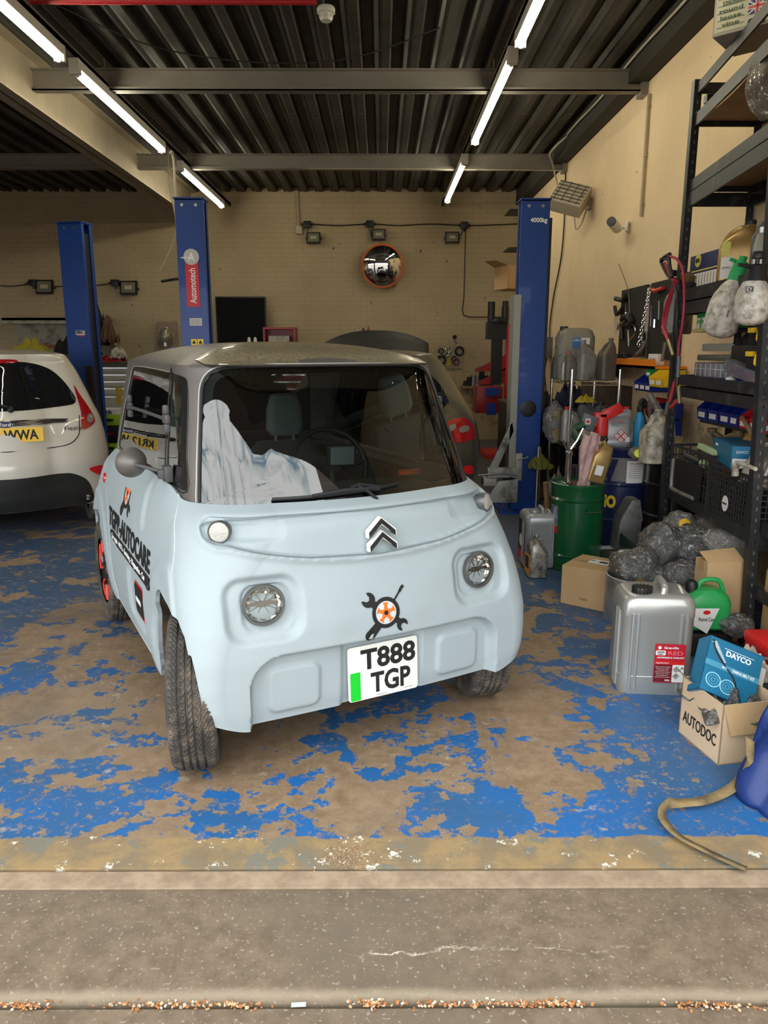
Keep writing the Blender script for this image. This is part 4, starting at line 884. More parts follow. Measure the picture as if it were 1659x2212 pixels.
# grey carriage and swing arms
mb=MB(); mb.b2((-.10,-.13,.30),(-.04,-.09,.55)); mb.b2((-.36,-.16,.33),(-.08,-.10,.42)); mb.prism([(-.38,.10),(-.08,.10),(-.08,.32),(-.26,.30)],-.17,-.15); mb.b2((-.40,-.2,.26),(-.28,-.05,.33)); mb.prism([(-.36,.36),(-.28,.36),(-.12,.75),(-.14,.85)],-.10,-.08); mb.build('carriage_arm',ARMG,rp,bev=.004)
mb=MB(); mb.tube([(-.10,-.19,.50),(-.02,-.2,.52),(.0,-.2,.53)],.006); mb.tube([(-.45,-.2,.36),(-.2,-.2,.38),(-.1,-.2,.36)],.008); mb.build('release_handle',STL,rp)
mb=MB(); mb.cyl((.10,-.17,.02),(.10,-.17,.62),.022); mb.build('chrome_tube',CHR,rp)
mb=MB(); mb.b2((-.02,.09,2.3),(.02,.4,2.36)); mb.b2((.13,-.02,.9),(.16,.02,2.6)); mb.build('cable_guard',BLACK,rp)
lp=lift_post('tall blue lift post with the red vertical sign, behind the microcar roof on the left',-1.665,7.0,2.755,0,-1,.235,.17)
mb=MB(); mb.prism(rrect(.115,.40,.004,2),0,.003); o=mb.build('maker_sign',mat('sign_red',(.55,.01,.02),.4),lp,loc=(0,-.090,2.05),sm=False)
text('Automotech',.1,WINK,o,(0,-.001,-.02),(PI/2,-PI/2,0),bold=.001,width=.30,height=.058,name='sign_lettering')
mb=MB(); mb.lathe([(.068,0),(.068,.004)],n=40,M=Matrix.Rotation(PI/2,4,'X')); o=mb.build('round_logo',mat('sign_grey',(.5,.5,.48),.5),lp,loc=(.0,-.088,2.275)); text('A',.09,WINK,o,(0,-.006,0),bold=.003,width=.06,height=.07,name='logo_letter'); mb=MB(); mb.b2((-.09,-.007,-.012),(.02,-.005,-.002)); mb.build('logo_stroke',WINK,o)
plate('rating_plate',.11,.065,mat('sign_silver',(.55,.55,.52),.4),lp,(.01,-.0885,1.72)); 
for q in range(4): text('lift data',.01,INK,lp,(.01,-.0915,1.74-.013*q),width=.085,height=.005,name='small_print')
for dx in (0,.058): plate('warning_label',.052,.052,mat('warning_yellow',(.85,.6,.02),.4),lp,(-.015+dx,-.0885,1.545)); mb=MB(); mb.add([(-.018,-.005,-.014),(.018,-.005,-.014),(0,-.005,.018)],[(0,1,2)]); mb.build('warning_mark',INK,lp,loc=(-.015+dx,-.0868,1.545))
plate('instruction_label',.112,.055,WHT,lp,(.014,-.0885,1.485)); mb=MB(); mb.box((-.012,-.0905,1.485),(.035,.002,.02)); mb.box((.042,-.0905,1.485),(.035,.002,.02)); mb.build('label_picture',INK,lp)
mb=MB(); mb.b2((-.2,-.2,.9),(-.12,.1,1.5)); mb.build('control_box',LIFT,lp)
l2=lift_post('tall blue lift post standing behind the white hatchback at the left',-3.30,8.55,2.80,R(-12),-1,.27,.2)
plate('brake_maker_sticker',.11,.05,WHT,l2,(.03,-.104,1.66)); text('EBC',.05,INK,l2,(.03,-.107,1.665),bold=.002,width=.09,height=.035,name='sticker_lettering'); plate('red_underline',.07,.012,RED,l2,(.04,-.1045,1.628))
mb=MB(); mb.b2((.09,-.16,.85),(.16,-.1,1.3)); mb.build('carriage',BLACK,l2)
# ---------------- back wall ----------------
def floodlight(label,p,w=.22,h=.17,tilt=-.2,grp='floodlights on the back wall',rz=0):
    t=thing('floodlight',label,'floodlight',p,group=grp,rot=(tilt,0,rz))
    mb=MB(); mb.prism(rrect(w,h,.01,3),0,.05); mb.build('housing',BLACK,t,bev=.004)
    mb=MB(); mb.prism(rrect(w*.82,h*.78,.006,3),-.004,.002); mb.build('glass_front',mat('flood_glass',(.20,.19,.15),.15,coat=1),t); mb=MB(); mb.prism(rrect(w*.45,h*.28,.01,3),-.006,0); mb.build('led_panel',mat('led_panel',(.45,.42,.30),.3),t)
    mb=MB(); mb.tube([(-w*.55,.02,0),(-w*.55,.09,0),(w*.55,.09,0),(w*.55,.02,0)],.008,n=6); mb.build('bracket',BLACK,t)
for px,py,lb in ((677,513,'leftmost of the three above the convex mirror'),(818,506,'directly above the convex mirror'),(977,512,'right of the convex mirror')): floodlight('small black floodlight on the back wall, '+lb,P(px,py,Y=12.48))
for px,py,lb in ((95,619,'at the far left beside the outer lift post'),(277,621,'between the two left lift posts')): floodlight('black square floodlight, '+lb,P(px,py,Y=12.48),.27,.22,-.25)
def jbox(px,py,lb,s=.10):
    t=thing('junction_box','small black junction box, '+lb,'junction box',P(px,py,Y=12.55),group='junction boxes on the back wall')
    mb=MB(); mb.box((0,0,0),(s*1.2,.09,s)); mb.build('enclosure',BLACK,t,bev=.008); mb=MB(); mb.cyl((-s*.9,0,0),(s*.9,0,0),.018,n=8); mb.cyl((0,0,-s*.9),(0,0,0),.016,n=8); mb.build('cable_gland',BLACK,t)
for px,py,lb in ((664,485,'left end of the black cable'),(799,484,'middle of the black cable above the mirror'),(1003,487,'right end, where a cable drops down the wall'),(72,611,'beside the far left floodlight'),(249,611,'beside the floodlight between the left lift posts')): jbox(px,py,lb)
def cable(pts,lb,r=.008,Y=12.57,m=BLACK,n=6):
    mb=MB(); mb.tube([P(a,b,Y=Y) for a,b in pts],r,smooth=6,n=n); return tag(mb.build('wall_cable',m),lb,'cable')
cable([(672,484),(730,487),(799,484),(860,487),(930,484),(1003,487),(1060,486),(1130,483)],'black cable strung along the back wall linking the junction boxes')
cable([(1006,490),(1004,560),(1002,640),(999,670),(1010,684),(1060,685),(1090,688),(1095,705),(1093,770)],'black cable dropping from the right junction box down the back wall')
cable([(799,488),(801,505),(808,518),(816,516)],'short black lead looping to the middle floodlight'); cable([(664,488),(666,505),(672,512)],'short black lead to the left floodlight'); cable([(1000,490),(997,504),(988,512)],'short black lead to the right floodlight')
cable([(-10,616),(30,618),(72,611)],'black cable at the far left edge of the back wall'); cable([(115,619),(160,618),(210,616),(249,611)],'black cable between the two square floodlights')
cable([(640,405),(643,440),(646,490)],'grey conduit dropping from the roof to a white switch',.018,12.58,mat('wall_pipe_paint'))
mb=MB(); mb.box(P(646,497,Y=12.57),(.10,.05,.12)); tag(mb.build('light_switch',mat('switch_cream',(.45,.40,.30),.5),bev=.006),'small cream switch box on the back wall under a conduit','switch')
p=P(826,575,Y=12.40); t=thing('convex_mirror','round convex safety mirror with orange rim high on the back wall','mirror',p)
mb=MB(); Mx=Matrix.Rotation(PI/2+.12,4,'X'); mb.lathe([(.315,.0)]+[(.315*math.cos(a),.0+.10*math.sin(a)) for a in np.linspace(0.02,PI/2-.01,16)],n=64,M=Mx); mb.build('mirror_dome',mat('mirror'),t)
mb=MB(); mb.tube([Mx@Vector((.325*math.cos(a),.325*math.sin(a),.0)) for a in np.linspace(0,2*PI,49)[:-1]],.014,closed=True); mb.build('rim',mat('orange_rim',(.62,.13,.02),.4),t)
mb=MB(); mb.cyl((0,.02,0),(0,.2,0),.03); mb.build('bracket',BLACK,t)
# TV, red cabinet, clutter under it
p=P(521,693,Y=12.3); t=thing('television','flat black television on the back wall beside the left lift post','television',p); mb=MB(); mb.prism(rrect(.80,.76*.98,.01,2),0,.05); mb.build('casing',BLACK,t,bev=.005); mb=MB(); mb.prism(rrect(.76,.70,.005,2),-.003,0); mb.build('screen',mat('tv_screen',(.003,.003,.004),.5,spec=.1),t); mb=MB(); mb.cyl((0,.05,0),(0,.28,0),.05); mb.build('wall_bracket',BLACK,t)
def boxcab(name,label,cat,loc,w,d,h,m,drawers,dm,hm=CHR,rz=0):
    t=thing(name,label,cat,loc,rz); mb=MB(); mb.b2((-w/2,0,.1),(w/2,d,h)); mb.build('body',m,t,bev=.006)
    z=.13; 
    for dh in drawers:
        mb=MB(); mb.b2((-w/2+.03,-.018,z),(w/2-.03,0,z+dh-.012)); o=mb.build('drawer',dm,t,bev=.003); mb=MB(); mb.b2((-w/2+.05,-.035,z+dh-.04),(w/2-.05,-.018,z+dh-.025)); mb.build('drawer_handle',hm,o); z+=dh
    for a in (-1,1):
        for b in (.08,d-.08): mb=MB(); mb.cyl((a*(w/2-.08)-.02,b,.05),(a*(w/2-.08)+.02,b,.05),.05,n=16); mb.build('castor',BLACK,t)
    return t
t=boxcab('tool_cabinet','dark red tool cabinet behind the microcar, beside the television','tool cabinet',(-1.45,10.9,0),.95,.5,1.30,DRED,[.22,.2,.16,.13,.12,.1,.1],DRED)
p=P(603,720,Y=11.9); t=thing('wall_cabinet','shallow red cupboard holding a white sheet, right of the television','cupboard',(p.x,11.9,1.55)); mb=MB()
for a,b in (((-.25,0,.24),(.25,.3,.27)),((-.25,0,-.3),(-.22,.3,.24)),((.22,0,-.3),(.25,.3,.24)),((-.25,.27,-.3),(.25,.3,.24))): mb.b2(a,b)
mb.build('frame',DRED,t); mb=MB(); mb.b2((-.17,.02,-.3),(.15,.03,.14)); mb.build('paper_sheet',mat('soiled_white',(.45,.42,.36),.8,dirt=(.1,.05,.04),dscale=8,damt=.4),t)
for k,(px,py) in enumerate(((538,725),(551,722),(596,728))):
    mb=MB(); mb.lathe([(.03,0),(.035,.05),(.02,.14),(.008,.15)],n=12); tag(mb.build('spray_bottle',WHT,loc=(P(px,py+6,Y=11.8).x,11.8,1.52 if k<2 else 1.25)),['white bottle under the television, left of the pair','white bottle under the television, right of the pair','white bottle in the red cupboard'][k],'bottle',group='bottles by the television')
mb=MB(); mb.b2((-2.55,11.5,1.28),(-1.90,12.1,1.52)); mb.b2((-2.55,11.5,0),(-2.5,12.1,1.3)); tag(mb.build('black_counter',BLACK,sm=False),'black counter under the television','counter')
# spray cans above the bonnet on a wall ledge
mb=MB(); q=P(785,729,Y=12.5); mb.b2((q.x-.22,12.42,q.z-.03),(q.x+.22,12.6,q.z)); tag(mb.build('wall_ledge',ALU),'small metal ledge on the back wall holding three spray cans','shelf')
for k,(px,m,lb,hh) in enumerate(((773,mat('can_cream',(.4,.38,.3),.4),'cream spray can, left of three on the small ledge',.16),(785,BLACK,'short dark can in the middle of the small ledge',.12),(796,mat('can_orange',(.35,.10,.04),.4),'rusty orange spray can, right of three on the small ledge',.15))):
    q=P(px,729,Y=12.5); mb=MB(); mb.lathe([(.033,0),(.033,hh-.03),(.015,hh-.01),(.015,hh+.02),(.008,hh+.03)],n=14); tag(mb.build('spray_can',m,loc=q),lb,'spray can',group='spray cans on the ledge')
# discs board
q=P(972,772,Y=12.57); t=thing('tool_board','wire board of round sockets and rings on the back wall','tool board',q); mb=MB(); mb.b2((-.20,0,-.18),(.20,.01,.20)); mb.build('clear_panel',mat('panel_clear',(.33,.28,.19),.4),t,sm=False)
for k,(a,b,r,m) in enumerate(((-.15,.10,.05,BLACK),(-.03,.12,.055,CHR),(.15,.10,.08,BLACK),(-.14,-.04,.075,BLACK),(-.06,.05,.04,CHR),(.06,-.02,.045,BLACK),(.10,-.07,.06,mat('purple_ring',(.12,.04,.06),.4)),(-.18,.02,.04,STL))):
    mb=MB(); mb.tube([(a+r*.8*math.cos(x),-.03,b+r*.8*math.sin(x)) for x in np.linspace(0,2*PI,25)[:-1]],r*.25,closed=True,n=6); mb.build('ring',m,t)
mb=MB(); mb.prism([(-.06,-.14),(.03,-.14),(.0,-.02),(-.04,-.02)],-.02,-.01); mb.build('yellow_tag',mat('yellow_tag',(.45,.34,.03),.5),t)
mb=MB(); q=P(952,800,Y=12.5); mb.box(q,(.07,.02,.12)); tag(mb.build('yellow_label',mat('yellow_tag')),'small yellow tag hanging below the wire board','tag')
mb=MB(); q=P(982,728,Y=12.5); mb.ball(q,.035); mb.tube([q,q+Vector((.0,0,-.06)),q+Vector((.04,0,-.10))],.006); tag(mb.build('wall_hook',BLACK),'small black plug hanging on the back wall above the wire board','hook')
t=thing('wall_shelf','narrow wooden shelf of black sockets on the back wall','shelf',P(1029,836,Y=12.45)); mb=MB(); mb.b2((-.25,-.1,-.02),(.25,.14,.02)); mb.build('board',mat('raw_wood',(.30,.19,.10),.8,var=.2),t); mb=MB(); mb.b2((-.1,.1,-.25),(-.07,.13,0)); mb.build('bracket',STL,t)
for k,(px,w,hh,mm) in enumerate(((1005,.04,.08,BLACK),(1013,.05,.14,BLACK),(1022,.05,.17,STL),(1031,.05,.15,STL),(1040,.06,.24,BLACK),(1050,.05,.16,BLACK),(1058,.05,.13,BLACK))):
    q=P(px,833,Y=12.42); mb=MB(); mb.lathe([(w,0),(w,hh*.5),(w*.75,hh*.55),(w*.75,hh)],n=14); 
    if k==4: mb.lathe([(.10,hh),(.10,hh+.03),(.02,hh+.04)],n=20)
    tag(mb.build('press_cup',mm,loc=q),'black or steel press cup on the narrow wooden shelf, '+['leftmost and lowest','second from the left','steel one third from the left','steel one at the middle','tallest, wide disc on top','second from the right','rightmost'][k],'socket',group='press cups on the wooden shelf')
# strut compressor stand: red
t=thing('spring_compressor','red spring compressor stand with black strut on top against the back wall','workshop tool',(P(1085,1000,Y=10.6).x,10.6,0))
mb=MB(); mb.b2((.0,-.04,.1),(.09,.05,1.82)); mb.b2((-.30,-.3,.0),(.25,.3,.08)); mb.build('post',RED,t,bev=.006)
for z,w in ((1.20,-.42),(1.02,-.38)): mb=MB(); mb.prism([(0,z+.22),(-.05,z+.18),(w,z+.02),(w,z-.02),(0,z)],-.03,.03); mb.build('arm',DRED,t)
mb=MB(); mb.b2((-.42,-.2,.62),(-.06,.2,.98)); mb.build('red_case',DRED,t,bev=.01); mb=MB(); mb.b2((-.30,-.24,.86),(-.12,-.2,.97)); mb.build('blue_clamp',BLU,t); mb=MB(); mb.b2((-.28,-.24,.6),(-.15,-.2,.76)); mb.build('blue_clamp',BLU,t)
mb=MB(); mb.b2((-.20,-.05,1.0),(-.06,.07,1.75)); mb.b2((-.28,-.08,1.62),(-.02,.1,1.85)); mb.cyl((-.22,0,1.8),(-.22,0,2.12),.05); mb.cyl((-.03,0,1.8),(-.03,0,2.05),.05); mb.lathe([(.12,0),(.13,.04),(.06,.1)],c=(-.12,0,1.82)); mb.build('strut',BLACK,t)
mb=MB(); mb.cyl((-.03,0,2.03),(-.03,0,2.13),.04); mb.tube([(.1,0,1.75),(.2,0,1.7),(.22,0,1.5),(.15,0,1.3)],.02,smooth=4); mb.build('hose',BLACK,t)
# racking arms and cartons behind the right lift post
t=thing('bracket_shelving','black slotted uprights with bracket arms behind the right lift post','shelving',P(1172,540,Y=11.6)); 
mb=MB(); mb.b2((-.02,0,-.80),(.02,.03,.75)); mb.build('upright',BLACK,t); 
for z in (.55,.02,-.55): mb=MB(); mb.add([(.02,0,z),(-.5,0,z-.0),(-.5,.5,z),(.02,.5,z),(.02,0,z+.02),(-.5,0,z+.02),(-.5,.5,z+.02),(.02,.5,z+.02)],[(0,1,2,3),(4,5,6,7),(0,1,5,4),(1,2,6,5),(2,3,7,6),(3,0,4,7)]); mb.build('shelf_arm',BLACK,t)
def carton(name,label,loc,w,d,h,rz=0,m=CARD,open_=False,cat='box',group=None,rot=None,tape=True):
    t=thing(name,label,cat,loc,rz,group,rot)
    mb=MB(); th=.005
    if open_:
        mb.b2((-w/2,-d/2,0),(w/2,d/2,th)); mb.b2((-w/2,-d/2,0),(w/2,-d/2+th,h)); mb.b2((-w/2,d/2-th,0),(w/2,d/2,h)); mb.b2((-w/2,-d/2,0),(-w/2+th,d/2,h)); mb.b2((w/2-th,-d/2,0),(w/2,d/2,h)); mb.build('carton_body',m,t,sm=False)
    else: mb.b2((-w/2,-d/2,0),(w/2,d/2,h)); mb.build('carton_body',m,t,sm=False,bev=.003); 
    if tape and not open_: mb=MB(); mb.b2((-w/2-.001,-.025,h-.05),(w/2+.001,.025,h+.001)); mb.build('tape',mat('brown_tape',(.42,.26,.11),.35),t,sm=False)
    return t
t=carton('cardboard_box','open brown carton on the bracket shelf behind the right lift post',P(1110,622,Y=11.3)+Vector((0,.1,-.02)),.40,.4,.32,R(20),open_=True)
mb=MB(); mb.add([(-.2,-.2,.32),(-.2,.2,.32),(-.40,.15,.40),(-.40,-.2,.38)],[(0,1,2,3)]); mb.build('flap',CARD,t)
# ---- left side: wall recess lamp, shelf, tool chest ----
mb=MB(); q=P(360,722,Y=12.5); mb.b2((q.x-.16,12.55,q.z-.2),(q.x+.16,12.6,q.z+.2)); tag(mb.build('wall_panel',mat('dull_pink_panel',(.30,.22,.16),.8)),'dull brown panel on the back wall left of the lift post','panel')
t=thing('wall_lamp','caged metal wall lamp just above the microcar roof','lamp',P(357,726,Y=12.4)); mb=MB(); mb.lathe([(.10,-.1),(.12,-.04),(.12,.04),(.06,.12),(.01,.13)],n=20); mb.build('lamp_glass',mat('dull_lamp',(.28,.24,.18),.25,.4),t); mb=MB(); 
for a in range(8): mb.tube([(.13*math.cos(a*PI/4),.13*math.sin(a*PI/4),-.1),(.13*math.cos(a*PI/4),.13*math.sin(a*PI/4),.05),(0,0,.16)],.004,n=5)
mb.cyl((0,0,-.16),(0,0,-.08),.07); mb.build('cage',STL,t)
q=P(363,322,X=-2.37); mb=MB(); mb.tube([q,P(366,400,Y=q.y+.1),P(380,500,Y=q.y+.1),P(345,585,Y=q.y+.1)],.008,smooth=6); tag(mb.build('suspended_cable',mat('grey_cable')),'thin pale cord hanging from the left row of lights','cord')
mb=MB(); mb.tube([P(368,330,Y=7.7),P(375,345,Y=7.9),P(384,505,Y=7.9),P(392,570,Y=7.9),P(400,640,Y=7.9),P(410,735,Y=7.9)],.012,smooth=6); tag(mb.build('hanging_hose',mat('grey_cable')),'pale hose hanging beside the left lift post with the red sign','hose')
mb=MB(); mb.tube([P(348,608,Y=8.0),P(372,604,Y=8.0),P(392,604,Y=7.6),P(404,625,Y=7.05)],.014,smooth=6); tag(mb.build('cable_loop',BLACK),'curved black cable end left of the lift post with the red sign','cable')
t=thing('wall_shelf','long pale metal shelf on the back wall above the cluttered bench','shelf',P(125,690,Y=12.3)); mb=MB(); mb.b2((-.82,-.15,-.02),(.82,.28,.02)); mb.b2((-.82,-.15,-.07),(.82,-.14,.02)); mb.b2((-.80,.27,-.62),(.80,.28,0)); mb.build('shelf_panel',mat('pale_metal_shelf',(.38,.35,.28),.6,dirt=(.1,.08,.05),dscale=5,damt=.4),t,sm=False)
mb=MB(); mb.add([(.80,-.15,-.02),(.80,.28,-.02),(.86,.28,-.65)],[(0,1,2)]); mb.build('end_panel',mat('pale_metal_shelf'),t); text('Snap-on',.15,DRED,t,(-.10,.26,-.42),bold=.006,width=.55,height=.12,name='maker_lettering')
t=boxcab('tool_chest','wide cream tool chest with many drawers behind the left lift posts','tool chest',(-4.35,11.2,0),2.0,.6,1.25,mat('cream_chest',(.30,.27,.22),.45),[.26,.24,.2,.12,.1,.1,.1],mat('cream_drawer',(.40,.37,.31),.4),STL)
mb=MB(); mb.prism([(0,0),(.5,0),(.38,.6),(.1,1.0),(0,1.0)],-.02,.02,'y'); tag(mb.build('black_cover_sheet',mat('black_cloth',(.012,.012,.012),.9),loc=(-3.33,11.15,.3)),'black cover hanging from the right end of the cream tool chest','cover')
def rag(label,loc,w,d,h,m,seed=0,cat='cloth',name='rag',n=22,fold=1.0,rot=None,group=None):
    rs=random.Random(seed); ph=[(rs.uniform(2,9),rs.uniform(2,9),rs.uniform(0,6)) for _ in range(6)]
    mb=MB()
    def f(a,b):
        x,y=a-.5,b-.5; e=max(abs(x),abs(y))*2; z=h*(1-e**2.2)*.8
        for i,(p,q,c) in enumerate(ph): z+=h*.10*fold*math.sin(p*x*3+c)*math.cos(q*y*3+c)
        k=1+.10*math.sin(9*a+ph[0][2])*math.cos(7*b); return (x*w*k,y*d*k,max(.002,z))
    mb.grid(f,n,n); n2=len(mb.v); mb.f=mb.f; o=mb.build(name,m,loc=loc,rot=rot); so=o.modifiers.new('s','SOLIDIFY'); so.thickness=.006; apply_mods(o); return tag(o,label,cat,group)
for i,(px,py,w,d,h,m,lb,nm,ct) in enumerate(((70,768,.62,.4,.26,mat('yellow_cloth',(.42,.36,.04),.85),'yellow hi-vis vest heaped on the bench beyond the white hatchback','hi_vis_vest','vest'),(165,760,.6,.4,.34,mat('black_cloth'),'black jacket heaped on the bench under the pale shelf','jacket','jacket'),(125,773,.3,.3,.12,mat('pink_rag',(.45,.33,.3),.9),'small pale rag between the yellow vest and the black jacket','rag','cloth'),
   (140,790,.4,.3,.14,WHT,'white carton-like parcel in front of the black jacket','parcel','parcel'),(255,768,.25,.25,.16,mat('soiled_white'),'white rag draped over the right end of the tool chest','rag','cloth'),(235,735,.22,.3,.40,mat('brown_leather',(.10,.045,.025),.7),'brown bag standing on the tool chest right of the lift post','bag','bag'),(228,690,.1,.1,.05,mat('lime_glove',(.5,.6,.05),.7),'lime glove on the end of the pale wall shelf','glove','glove'),(215,740,.2,.3,.55,mat('black_cloth'),'black coat hung beside the outer lift post','coat','coat'),(240,776,.4,.3,.1,DRED,'dark red tray on the tool chest','tray','tray'))):
    q=P(px,py,Y=11.4 if i not in (6,) else 12.2); rag(lb,(q.x,q.y,q.z-.04),w,d,h,m,i,ct,nm)
mb=MB(); mb.b2((-5.2,11.0,1.25),(-3.3,11.8,1.29)); tag(mb.build('bench_top',mat('dark_bench',(.06,.045,.035),.7)),'dark cluttered worktop over the cream tool chest','worktop')
# green tool cases low beside the left lift
for i,(px,py,w,h,m,lb) in enumerate(((240,905,.28,.13,mat('lime_case',(.28,.50,.02),.5),'lime green tool case topped with a card reading 26, left of the microcar'),(240,935,.32,.2,BLACK,'black tool case between the two lime green ones'),(242,965,.30,.12,mat('lime_case'),'lower lime green tool case left of the microcar'),(240,990,.34,.3,BLACK,'bottom black tool case under the lower green one'))):
    q=P(px,py,Y=9.05); mb=MB(); mb.box((0,0,0),(w,.3,h)); t=thing('tool_case',lb,'tool case',q,group='stacked tool cases'); mb.build('case_body',m,t,bev=.01); mb=MB(); mb.b2((-.08,-.165,-.01),(.08,-.15,.015)); mb.build('latch',DRED if i==1 else BLACK,t)
    if i==0: mb=MB(); mb.b2((-.13,-.15,h/2),(.13,.15,h/2+.06)); o=mb.build('white_card',WHT,t,sm=False); text('26',.08,INK,t,(.02,-.153,h/2+.03),bold=.002,width=.1,height=.045,name='card_number')
    if i==3: mb=MB(); mb.b2((-.17,-.15,-.9),(.17,.15,-h/2)); mb.build('case_stand',BLACK,t)
mb=MB(); q=P(257,855,Y=8.9); mb.box(q,(.06,.03,.2)); mb.box(q+Vector((0,-.02,.05)),(.03,.01,.09)); tag(mb.build('hand_lamp',mat('yellow_tag')),'yellow inspection lamp hanging left of the microcar window','lamp')
# ---------------- containers ----------------
def tw(parent,pts,r,m,name,**k):
    mb=MB(); mb.tube(pts,r,**k); return mb.build(name,m,parent)
def jerrycan(label,loc,w,d,h,rz=0,m=SILV,capm=BLACK,capx=-.3,group=None,ribs=True,name='jerrycan',rot=None,cat='canister',capr=.028,capy=-.25):
    t=thing(name,label,cat,loc,rz,group,rot); s=w/.26
    mb=MB(); r=.045*s
    rloft(mb,[(0,w*.84,d*.84,r),(.012*s,w*.96,d*.96,r),(.03*s,w,d,r),(h*.22,w,d,r),(h*.225,w*.985,d*.985,r),(h*.76,w*.985,d*.985,r),(h*.77,w,d,r),(h*.87,w*.99,d*.99,r),(h*.925,w*.93,d*.93,r),(h*.955,w*.80,d*.82,r*.9),(h*.962,w*.6,d*.66,r*.7)],6)
    if ribs:
        for sx in (-1,1):
            for k in range(2): rloft(mb,[(h*.10,.010,.012,.003,sx*w*(.36-.07*k),-d/2),(h*.80,.010,.012,.003,sx*w*(.36-.07*k),-d/2)],2)
        for k in range(3): rloft(mb,[(h*.10,.012,.010,.003,-w/2,-d*.28+d*.10*k),(h*.80,.012,.010,.003,-w/2,-d*.28+d*.10*k)],2)
    mb.build('can_body',m,t,ang=35)
    mb=MB(); hx=.10*w; mb.tube([(hx-.04*w,-d*.30,h*.95),(hx-.02*w,-d*.26,h*1.0),(hx,-d*.1,h*1.02),(hx,d*.2,h*1.02),(hx,d*.36,h*.94)],.013*s,smooth=4,n=8); mb.tube([(w*.34,-d*.3,h*.93),(w*.34,0,h*.975),(w*.34,d*.3,h*.93)],.010*s,smooth=4); mb.build('handle',m,t)
    mb=MB(); cx,cy=capx*w,capy*d; c=capr*s; mb.lathe([(c*1.05,h*.90),(c*1.05,h*.965),(c*1.15,h*.967),(c*1.18,h*1.0),(c*1.1,h*1.012),(c*.6,h*1.013)],c=(cx,cy,0),n=24)
    for k in range(16): a=k*PI/8; mb.box((cx+c*1.17*math.cos(a),cy+c*1.17*math.sin(a),h*.985),(.004*s,.004*s,.026*s),(0,0,a))
    mb.build('screw_cap',capm,t); return t
def jug(label,loc,w,d,h,rz=0,m=SILV,capm=BLACK,rot=None,group=None,flip=1,name='oil_jug',cat='canister',lab=None,neck=.30):
    t=thing(name,label,cat,loc,rz,group,rot); f=flip
    nx=-f*w*neck*.8; mb=MB(); r=min(w,d)*.22
    rloft(mb,[(0,w*.86,d*.86,r),(h*.02,w,d,r),(h*.50,w,d,r),(h*.60,w*.97,d*.97,r),(h*.72,w*.78,d*.88,r,-f*w*.09),(h*.82,w*.52,d*.66,r*.8,-f*w*.18),(h*.88,w*.34,d*.46,r*.7,nx),(h*.90,w*.24,w*.24,w*.11,nx),(h*.95,w*.24,w*.24,w*.11,nx)],5)
    mb.build('jug_body',m,t,ang=50)
    tw(t,[(nx+f*w*.06,0,h*.86),(nx+f*w*.22,0,h*.87),(f*w*.25,0,h*.78),(f*w*.40,0,h*.62),(f*w*.42,0,h*.50)],w*.085,m,'handle',smooth=4,n=8)
    mb=MB(); mb.lathe([(w*.14,h*.925),(w*.145,h*.985),(w*.12,h*1.0)],c=(nx,0,0),n=18); mb.build('screw_cap',capm,t)
    if lab: plate('paper_label',w*.7,h*.36,lab,t,(0,-d/2-.001,h*.28))
    return t
def bottle(label,loc,r,h,m,capm,rot=None,group=None,name='bottle',neckr=.35,cat='bottle',rz=0):
    t=thing(name,label,cat,loc,rz,group,rot); mb=MB(); mb.lathe([(r*.9,0),(r,h*.03),(r,h*.6),(r*.8,h*.72),(r*neckr,h*.82),(r*neckr,h*.9)],n=24); mb.build('bottle_body',m,t); mb=MB(); mb.lathe([(r*neckr*1.15,h*.86),(r*neckr*1.2,h*.98),(r*neckr*.9,h)],n=16); mb.build('screw_cap',capm,t); return t
def drum(label,loc,r,h,m,ribs=(.33,.66),lidm=None,n=48):
    t=thing('oil_drum',label,'drum',loc); p=[(r*.97,0),(r,.006),(r,.012)]
    for q in ribs: p+=[(r,h*q-.012),(r+.009,h*q),(r,h*q+.012)]
    p+=[(r,h-.03),(r+.006,h-.02),(r+.006,h-.004),(r-.004,h),(r-.012,h-.012),(.01,h-.012)]
    mb=MB(); mb.lathe(p,n=n); mb.build('drum_shell',m,t,ang=35); return t
def filmbag(label,loc,s,m,seed,inner=None,name='plastic_bag',rot=None,group=None,cat='plastic bag',n=3,rough=.32):
    t=thing(name,label,cat,loc,group=group,rot=rot); rs=random.Random(seed)
    bm=bmesh.new(); bmesh.ops.create_icosphere(bm,subdivisions=4,radius=1)
    axes=[Vector((rs.gauss(0,1),rs.gauss(0,1),rs.gauss(0,1))).normalized() for _ in range(34)]
    for v in bm.verts:
        p=v.co.normalized(); k=min(1/(max(.05,p.dot(a)))*rs_ for a,rs_ in zip(axes,[.80+.25*((i*37)%10)/10 for i in range(34)]) if p.dot(a)>.1)
        k=min(k,1.1); k*=1+rough*.12*math.sin(9*p.x+seed)*math.cos(11*p.z+seed*2)+rough*.1*math.sin(21*p.y+seed)
        v.co=Vector((p.x*k*s[0],p.y*k*s[1],max(-s[2]*.92,p.z*k*s[2])))
    me=bpy.data.meshes.new('film'); bm.to_mesh(me); bm.free(); me.materials.append(m); o=bpy.data.objects.new('plastic_film',me); COL.objects.link(o); o.parent=t
    for f in me.polygons: f.use_smooth=(f.index%5!=0)
    if inner:
        for nm,mm,c,sz in inner: mb=MB(); mb.lathe([(sz*.2,-sz*.4),(sz,-sz*.3),(sz,sz*.25),(sz*.8,sz*.4),(sz*.1,sz*.42)],n=24,M=Matrix.Rotation(PI/2-.3,4,'X')); mb.build(nm,mm,t,loc=c)
    return t
